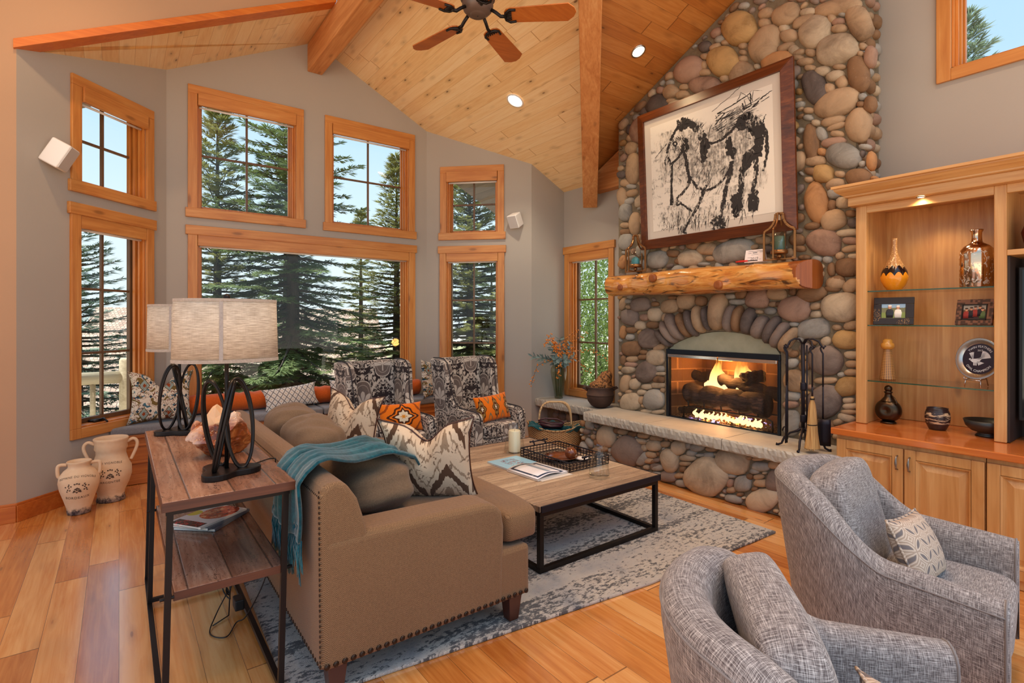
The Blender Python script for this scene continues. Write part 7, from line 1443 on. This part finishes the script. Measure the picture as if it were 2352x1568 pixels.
NAMES = ['', 'unseen downlight added over the room for warm fill', 'unseen downlight added over the chairs for warm fill', 'unseen downlight added behind the sofa for warm fill', 'unseen downlight added to warm the left wall', 'second unseen downlight added to warm the left wall', 'unseen fill downlight added behind the camera at right', 'unseen fill downlight added behind the camera at left']
cl = sorted([o for o in C.objects if o.name.startswith('recessed_light')], key=lambda o: o.name)
for o, (x, y), lb in zip(cl, CANS, NAMES):
    if lb: o['label'] = lb
# --- ledge: vase with stems, kettle, basket
VX, VY, VZ = 4.74, 5.33, .503
t = thing('glass_vase', 'tall smoky glass vase on the stone ledge below the narrow window', 'vase', (VX, VY, VZ))
m = MB(); m.lathe([(.001, .004), (.055, .0), (.058, .01), (.075, .14), (.10, .27), (.112, .35), (.108, .40), (.085, .445), (.07, .465), (.072, .485), (.068, .485), (.066, .465), (.08, .44), (.102, .40), (.106, .35), (.094, .27), (.07, .14), (.052, .014), (.001, .012)], 40); m.build('glass', glass_mat('smoky_glass', (.84, .84, .76)), t, smooth=True)
m = MB(); r = random.Random(3)
for i in range(9): a = i*.7; m.tube([(.035*math.cos(a), .035*math.sin(a), .02), (.05*math.cos(a+.5), .05*math.sin(a+.5), .3), (.04*math.cos(a+1), .04*math.sin(a+1), .48)], .005, 6)
m.build('submerged_stems', flat('stem_green', L(110, 120, 90), .6), t, smooth=True)
Rv = Vector((.803, -.596, 0)); Uv = Vector((0, 0, 1)); Fv = Vector((-.596, -.803, 0))
def lf(m, p, d, up, ln, wd):
    d = d.normalized(); s = d.cross(up)
    if s.length < 1e-3: s = d.orthogonal()
    s.normalize(); n = s.cross(d); q = [p, p+d*ln*.3+s*wd*.8+n*wd*.1, p+d*ln*.65+s*wd+n*wd*.05, p+d*ln, p+d*ln*.65-s*wd+n*wd*.05, p+d*ln*.3-s*wd*.8+n*wd*.1, p+d*ln*.5-n*wd*.25]
    m.add(q, [(0, 1, 6), (1, 2, 6), (2, 3, 6), (3, 4, 6), (4, 5, 6), (5, 0, 6)])
eu = thing('eucalyptus_spray', 'silvery green leafy stems spreading from the smoky glass vase', 'foliage', (VX, VY, VZ+.46)); O = Vector((VX, VY, VZ+.47))
for k, (dx, dz, df, ln, big) in enumerate(((-1, .28, .55, .42, 0), (-.7, .25, .6, .34, 0), (-.35, .8, .3, .30, 1), (.05, 1, .1, .34, 1), (.5, .85, .1, .30, 1), (.75, .35, .35, .22, 1), (.2, .3, .9, .22, 1), (-.2, .3, .9, .24, 1), (.4, .1, .7, .18, 1))):
    D = (Rv*dx+Uv*dz+Fv*df).normalized(); m = MB(); P = [O-Uv*.1+Rv*dx*.02, O, O+D*ln*.5+Uv*.02, O+D*ln]; m.tube(P, .003, 5); n = int(ln/.016)
    for i in range(n):
        p = O+D*(ln*(i+1)/n); a = i*2.4; s = D.orthogonal().normalized(); q = (Matrix.Rotation(a, 3, D) @ s)
        lf(m, p, q+D*(.8 if not big else .45), D, .085 if not big else .085, .013 if not big else .026)
    m.build('leafy_stem', M['euc'], eu)
be = thing('berry_branches', 'thin branches of orange bittersweet berries in the smoky glass vase', 'branches', (VX, VY, VZ+.46)); BRY = flat('orange_berry', L(238, 142, 40), .5); TWG = flat('brown_twig', L(96, 56, 36), .7)
r = random.Random(9)
for k, pts in enumerate((((-.02, .10, .1), (-.12, .38, .12), (-.20, .26, .16)), ((0, .1, .1), (.06, .30, .06), (.30, .50, .06)), ((.02, .1, .1), (.08, .26, .1), (.36, .40, .05)), ((.05, .1, .1), (.25, .18, .1), (.50, .17, .1), (.70, -.02, .14)), ((.05, .08, .1), (.22, .06, .1), (.40, -.10, .1)), ((0, .05, .2), (-.02, -.05, .25), (-.04, -.16, .26)), ((-.05, .1, .1), (-.30, -.02, .2), (-.38, -.26, .22)), ((0, .1, .15), (-.08, .25, .2), (-.02, .12, .25)), ((0, .1, .15), (-.10, .32, .2), (.0, .22, .25)), ((.04, .1, .1), (.16, .24, .2), (.22, .08, .2)))):
    V3 = [O]+[O+Rv*a+Uv*b+Fv*c for a, b, c in pts]; P = []
    for i in range(len(V3)-1):
        for j in range(6): P.append(V3[i].lerp(V3[i+1], j/6))
    P.append(V3[-1]); m = MB(); m.tube(P, .0022, 5); b = m.build('twig', TWG, be, smooth=True, world=True); m = MB()
    for i in range(5, len(P)):
        for q in range(4 if k in (0, 7, 8) else 2):
            c = P[i]+Vector((r.uniform(-.03, .03), r.uniform(-.03, .03), r.uniform(-.03, .02))); m.ball(c, .009, .009, .008, 7, 5)
            if q == 0: lf(m, c, Vector((r.uniform(-1, 1), r.uniform(-1, 1), r.uniform(-1, 1))), Uv, .02, .008)
    m.build('berries', BRY, b, world=True)['kind'] = 'stuff'
for o in list(eu.children):
    iv = MW[eu.name].inverted(); o.data.transform(iv)
KX, KY, KZ = 4.64, 4.47, .503
kt = thing('iron_kettle', 'rusty cast iron cauldron with side handles on the hearth ledge', 'pot', (KX, KY, KZ))
IR = Mat('rusty_cast_iron'); n_ = IR.noise(None, 14, 4, .7); IR = IR.out(IR.mix(n_, L(56, 40, 34), L(98, 68, 52)), .7, bump=n_, dist=.004, bstr=.5)
m = MB(); m.lathe([(.001, .003), (.06, .0), (.11, .025), (.15, .08), (.163, .14), (.163, .15), (.167, .152), (.167, .16), (.160, .163), (.155, .21), (.152, .235), (.163, .25), (.156, .252), (.143, .235), (.148, .2), (.154, .14), (.10, .05), (.001, .04)], 44); m.build('bowl', IR, kt, smooth=True)
for s in (-1, 1):
    c = Rv*s; m = MB(); m.tube([tuple(c*.152+Uv*.205), tuple(c*.185+Uv*.225), tuple(c*.21+Uv*.235), tuple(c*.195+Uv*.245), tuple(c*.158+Uv*.24)], .011, 8); m.build('handle', IR, kt, smooth=True)
t = thing('honeycomb_chunk', 'rough brown pitted wedge sitting in the iron cauldron', 'decoration', (KX, KY, KZ+.17))
HC = Mat('pitted_brown'); v_ = HC.voro(None, 46); HC = HC.out(HC.mix(HC.ss(v_, .2, .6), L(58, 34, 18), L(176, 118, 66)), .7, bump=v_, dist=.012, bstr=1)
m = MB(); m.ball((0, 0, .07), .135, .11, .10, 36, 20, .8, lambda x, y, z: 1+.08*math.sin(11*x)*math.sin(9*y)+.10*math.sin(7*z+4*x))
R_ = Matrix.Rotation(math.atan2(Rv.y, Rv.x), 4, 'Z')
m.v = [tuple(R_ @ Vector((a, b, c+(max(0, c)*(.25+a*4.2) if c > .06 else 0)))) for a, b, c in m.v]; m.build('chunk', HC, t, smooth=True)
# basket
BX, BY = 4.14, 4.72; bz = math.atan2(-.596, .803)
bs = thing('wicker_basket', 'oval wicker basket with a twisted arched handle in front of the hearth ledge', 'basket', (BX, BY, 0), bz)
WK = Mat('wicker'); WK.x, WK.y, WK.z = WK.xyz(); th_ = WK.math('ARCTAN2', WK.x*.6, WK.y); w_ = WK.sin(WK.fl(WK.z/.011)*PI+th_*46); n_ = WK.noise(None, 12, 3); zz_ = WK.abs(WK.fr(WK.z/.011)-.5)
WK = WK.out(WK.mix(WK.ss(w_*.5+.5-zz_*.7+n_*.4, .1, .75), L(112, 70, 34), L(216, 178, 126)), .7, bump=w_*.4-zz_, dist=.008, bstr=1)
m = MB(); P = [(.20, .0), (.255, .03), (.285, .10), (.30, .20), (.305, .27), (.298, .272), (.28, .20), (.26, .10), (.2, .03), (.001, .03)]
def bk_(u, v):
    i = min(int(v*(len(P)-1)), len(P)-2); k = v*(len(P)-1)-i; r = P[i][0]+(P[i+1][0]-P[i][0])*k; z = P[i][1]+(P[i+1][1]-P[i][1])*k; a = 2*PI*u
    return (r*math.cos(a)*1.08, r*math.sin(a)*.66, z*(1+.28*math.cos(a)**2)*1.02)
m.grid(bk_, 64, 40, wrapu=True); m.build('body', WK, bs, smooth=True)
m = MB(); m.tube([tuple(Vector(bk_(i/64, .455))) for i in range(64)], .011, 8, True); m.build('rim', WK, bs, smooth=True)
m = MB()
for ph in (0, 2.1, 4.2):
    Q = []
    for i in range(61):
        a = PI*i/60; c, s = math.cos(a), math.sin(a); c = math.copysign(abs(c)**.55, c); base = Vector((c*.19, .19 if False else 0, .30+.285*abs(s)**.7)); tw_ = i*.55+ph; Q.append(base+Vector((math.cos(tw_)*.009*abs(s), math.sin(tw_)*.010, math.cos(tw_)*.009*abs(c))))
    m.tube(Q, .0105, 7)
m.build('handle', M['straw'] if 'straw' in M else flat('twisted_reed', L(206, 172, 126), .7), bs, smooth=True)
lc = thing('teal_cloth', 'dark teal cloth bunched inside the wicker basket', 'cloth', (BX, BY, .25), bz); m = MB()
m.grid(lambda u, v: ((u-.5)*.62*(1 if .1 < v < .9 else 1.05), (v-.5)*.38, .02+.05*math.sin(u*9+v*4)*math.sin(v*7+u*3)+.06*(abs(u-.5)*2)**3+.02*math.sin(u*23)*math.cos(v*17)), 50, 34); o = m.build('cloth', M['teal_cloth'], lc, smooth=True); md = o.modifiers.new('s', 'SOLIDIFY'); md.thickness = .006
sg = thing('leather_bag', 'dark plum leather bag straps lying on the cloth in the basket', 'bag', (BX, BY, .32), bz); m = MB()
PL = flat('plum_leather', L(70, 30, 40), .35)
m.ball((-.05, 0, -.01), .15, .09, .035, 20, 12, .7); m.build('bag_body', flat('dark_plum_leather', L(48, 24, 32), .4), sg, smooth=True)
m = MB()
for k in (0, 1): m.tube([(-.20+.02*k, -.06, .03), (-.18, -.11, .055-.03*k), (-.06, -.135, .03-.03*k), (.06, -.12, .02-.02*k), (.10, -.06, .03), (.02, -.01, .065), (-.12, -.0, .07), (-.20, -.03, .05)], .009, 8)
m.build('straps', PL, sg, smooth=True)
# ------------------------------------------------------------ outdoors
m = MB(); m.box(-40, 60, 7.9, 90, -3.05, -3.0); tag(m.build('ground', M['ground']), kind='structure')
def conifer(name, lab, loc, h, rad, seed, mat, z0=.06, dens=1.0, droop=.25, sc=1.0, cat='tree'):
    r = random.Random(seed); t = thing(name, lab, cat, loc, r.uniform(0, 6)); pass
    m = MB(); m.tube([(0, 0, h*i/12) for i in range(13)], [max(.012, .030*h*.62*(1-i/12.3)**.9) for i in range(13)], 10); m.build('trunk', M['bark'], t, smooth=True)
    V = []; br = MB()
    nb = int(h*19*dens)
    for i in range(nb):
        f = (i+r.random())/nb; z = h*(z0+(1-z0)*f); L_ = rad*(1-f)**.92*r.uniform(.75, 1.1)+.12; a = i*2.39996+r.uniform(-.4, .4); el = -.12-droop*(1-f)+.75*f**2+r.uniform(-.1, .1)
        d = Vector((math.cos(a)*math.cos(el), math.sin(a)*math.cos(el), math.sin(el))); p0 = Vector((0, 0, z)); side = d.cross(Vector((0, 0, 1))).normalized()
        ns = max(4, int(L_/.10)); bend = r.uniform(.05, .16)
        def at(s): return p0+d*(L_*s)+Vector((0, 0, bend*L_*(s*s-.25*s)))
        if L_ > .5: br.tube([at(0), at(.35), at(.7), at(1)], [.012+.012*L_, .010+.006*L_, .008, .004], 5, cap=False)
        for j in range(ns):
            s = .12+.88*(j+.5)/ns
            for sg in (-1, 1):
                tl_ = (.10+.42*L_*(1-s)**.7*min(1, s*3))*r.uniform(.6, 1.1)*.62; td = (d*.75+side*sg*r.uniform(.55, 1.0)+Vector((0, 0, r.uniform(-.28, .12)))).normalized(); b0 = at(s)
                nn = max(1, int(tl_/.10))
                for q in range(nn):
                    c = b0+td*(tl_*(q+.3)/nn); ln = .15*sc*r.uniform(.8, 1.3); w_ = .0115*sc*r.uniform(.8, 1.3)
                    for ww in (-1.0, -.68, -.36, -.1, .14, .4, .7, 1.05):
                        e_ = (td+td.cross(Vector((0, 0, 1)))*ww+Vector((0, 0, r.uniform(-.15, .35)))).normalized(); sd_ = e_.cross(Vector((r.uniform(-.5, .5), r.uniform(-.5, .5), 1))).normalized()*w_
                        V.append((c-sd_*.5, c+e_*ln*.55-sd_, c+e_*ln, c+e_*ln*.5+sd_))
    n = len(V); co = np.array([[tuple(p) for p in q] for q in V], dtype=np.float32).reshape(-1); me = bpy.data.meshes.new('foliage'); me.vertices.add(n*4); me.vertices.foreach_set('co', co)
    me.loops.add(n*4); me.loops.foreach_set('vertex_index', np.arange(n*4, dtype=np.int32)); me.polygons.add(n); me.polygons.foreach_set('loop_start', np.arange(0, n*4, 4, dtype=np.int32)); me.update(calc_edges=True); me.validate()
    me.materials.append(mat); o = bpy.data.objects.new('foliage', me); C.objects.link(o); o.parent = t
    br.build('branches', M['bark'], t, smooth=True)
    return t
T1 = conifer('spruce_tree', 'tall dark spruce with a thick trunk filling the middle of the big window', (2.66, 10.6, -3), 10.6, 2.7, 1, M['needle'], .12, 1.25, .35)
conifer('spruce_tree', 'olive green spruce left of the tall trunk in the big window', (1.50, 11.4, -3), 8.6, 2.2, 2, M['needle2'], .05, 1.5)
conifer('spruce_tree', 'dense green spruce at the right side of the big window', (5.1, 11.3, -3), 8.2, 2.0, 3, M['needle2'], .04, 1.7)
conifer('spruce_tree', 'dense spruce filling the window right of the bay corner', (6.45, 10.3, -3), 8.6, 2.9, 4, M['needle2'], .03, 2.2)
conifer('spruce_tree', 'blue green spruce seen through the left casement window', (-.62, 12.9, -3), 7.0, 2.1, 5, M['needle3'], .04, 1.5)
conifer('spruce_tree', 'dark spruce close behind the tall trunk in the big window', (3.4, 14.2, -3), 8.6, 2.3, 9, M['needle'], .04, 1.2)
conifer('spruce_tree', 'slim far spruce between the two trees in the big window', (8.3, 22.0, -3), 9.2, 1.4, 6, M['needle2'], .04, .7, .25, 1.6)
conifer('spruce_tree', 'tall spruce behind the wall, its tip in the high right window', (9.6, 2.2, -3), 8.75, 1.6, 7, M['needle3'], .45, .8)
for k, (x, y, h_, s) in enumerate(((-6.5, 17, 5.2, 11), (-2.4, 31, 7.4, 12), (13.5, 27, 8, 13), (2.5, 36, 7, 14), (13, 19, 8, 15), (10.5, 13.5, 8.6, 16))):
    o = conifer('spruce_tree', ('distant spruce beyond the deck at the far left', 'distant spruce behind the neighbouring roof at left', 'distant spruce right of the neighbouring roof', 'distant spruce on the skyline behind the tall trunk', 'far spruce behind the right bay window tree', 'spruce behind the tree in the right bay window')[k], (x, y, -3), h_, h_*.22, s, M['needle2' if k % 2 else 'needle'], .04, .5, .25, 2.0)
# aspen bush outside the narrow window
r = random.Random(21); t = thing('aspen_bush', 'sunlit leafy green bush outside the narrow window', 'bush', (8.5, 7.7, -3))
m = MB()
for i in range(7): a = i*.9; m.tube([(.1*math.cos(a), .1*math.sin(a), 0), (.5*math.cos(a), .5*math.sin(a), 2), (1.1*math.cos(a+.3), 1.1*math.sin(a+.3), 4.2), (1.3*math.cos(a+.4), 1.3*math.sin(a+.4), 5.8)], [.06, .05, .03, .01], 7)
m.build('stems', M['bark'], t, smooth=True); V = []
for i in range(60000):
    while True:
        p = Vector((r.uniform(-1, 1), r.uniform(-1, 1), r.uniform(-1, 1)))
        if .35 < p.length < 1: break
    p = Vector((p.x*1.9, p.y*2.1, 3.3+p.z*3.1)); n_ = Vector((r.uniform(-1, 1), r.uniform(-1, 1), r.uniform(-.2, 1))).normalized(); s = n_.orthogonal().normalized(); q = n_.cross(s); k = r.uniform(.018, .036)
    V.append((p-q*k, p+s*k*.8, p+q*k*1.15, p-s*k*.8))
n = len(V); me = bpy.data.meshes.new('leaves'); me.from_pydata([tuple(p) for q in V for p in q], [], [(4*i, 4*i+1, 4*i+2, 4*i+3) for i in range(n)]); me.materials.append(M['aspen']); o = bpy.data.objects.new('leaves', me); C.objects.link(o); o.parent = t
# neighbouring houses
def house(loc, rz, w, d, hw, hr, lab):
    t = thing('neighbouring_house', lab, 'house', loc, rz)
    m = MB(); m.box(-w/2, w/2, -d/2, d/2, 0, hw); m.build('walls', M['siding'], t)
    for s in (-1, 1):
        m = MB(); m.prism([(s*(d/2+.6), hw-.25), (0, hw+hr), (0, hw+hr+.12), (s*(d/2+.6), hw-.13)], lambda p, h: (h, p[0], p[1]), -w/2-.5, w/2+.5); m.build('shingle_roof', M['shingle'], t)
    return t
house((5.0, 28, -3), -.25, 11, 8, 2.4, 2.6, 'neighbouring house with a tan shingle roof behind the spruces in the big window')
house((-8.5, 24, -3), .45, 9, 7, 2.2, 2.6, 'neighbouring house with a shingle roof seen through the left casement window')
house((3.2, 18.9, -3), -.2, 7, 4.5, 1.4, 1.5, 'lower shingle roofed building close behind the tall spruce trunk')
# deck outside the left bay window
dk = thing('deck', 'timber deck outside the left bay window', 'deck', (-1.6, 8.6, -.12)); m = MB()
for i in range(20): m.box(-1.7, 3.2, -.9+i*.145, -.9+i*.145+.14, -.04, 0)
m.build('boards', M['log_rail'], dk); m = MB(); m.box(-1.7, 3.2, -.9, 2.0, -.3, -.05); m.build('joists', M['siding'], dk)
rl = thing('deck_railing', 'weathered log deck railing outside the left casement window', 'railing', (-1.0, 8.3, -.12))
RY = 8.0
m = MB(); m.tube([(-2.9, RY, .86), (.06, RY, .86)], .075, 12); m.build('top_rail', M['log_rail'], rl, smooth=True, world=True)
m = MB(); m.tube([(-2.9, RY, .16), (.06, RY, .16)], .05, 10); m.build('bottom_rail', M['log_rail'], rl, smooth=True, world=True)
for i in range(11): m = MB(); m.tube([(-2.7+i*.245, RY, .14), (-2.7+i*.245, RY, .84)], .028, 8); m.build('baluster', M['log_rail'], rl, smooth=True, world=True)
m = MB(); m.tube([(.10, RY, -.11), (.10, RY, 1.06), (.10, RY, 1.09)], [.10, .10, .085], 16); m.build('post', M['log_rail'], rl, smooth=True, world=True)
# ------------------------------------------------------------ repeats share a group
GR = {'wing_chair': 'damask wing chairs', 'swivel_armchair': 'grey linen swivel armchairs', 'table_lamp': 'table lamps on the console table', 'candle_lantern': 'bronze candle lanterns on the mantel', 'sofa_pillow': 'brown ikat pillows on the sofa',
      'bench_pillow': 'pillows on the window bench', 'lumbar_pillow': 'orange pillows on the wing chairs', 'chair_pillow': 'petal pattern pillows on the swivel armchairs', 'bolster': 'orange bolsters on the window bench', 'bench_cushion': 'grey cushions on the window bench',
      'base_cabinet': 'alder base cabinets', 'glass_shelf': 'glass shelves of the bookcase', 'photo_frame': 'photo frames on the middle glass shelf', 'oil_jar': 'terracotta jars by the left wall', 'wall_speaker': 'white wall speakers', 'recessed_light': 'recessed ceiling lights',
      'spruce_tree': 'spruce trees outside the windows', 'neighbouring_house': 'houses beyond the trees'}
for o in C.objects:
    if 'category' in o and o.parent is None:
        b = o.name.split('.')[0]
        if b in GR: o['group'] = GR[b]
        elif b == 'magazine': o['group'] = 'magazines on the console shelf' if 'console' in o['label'] else 'magazines on the coffee table'
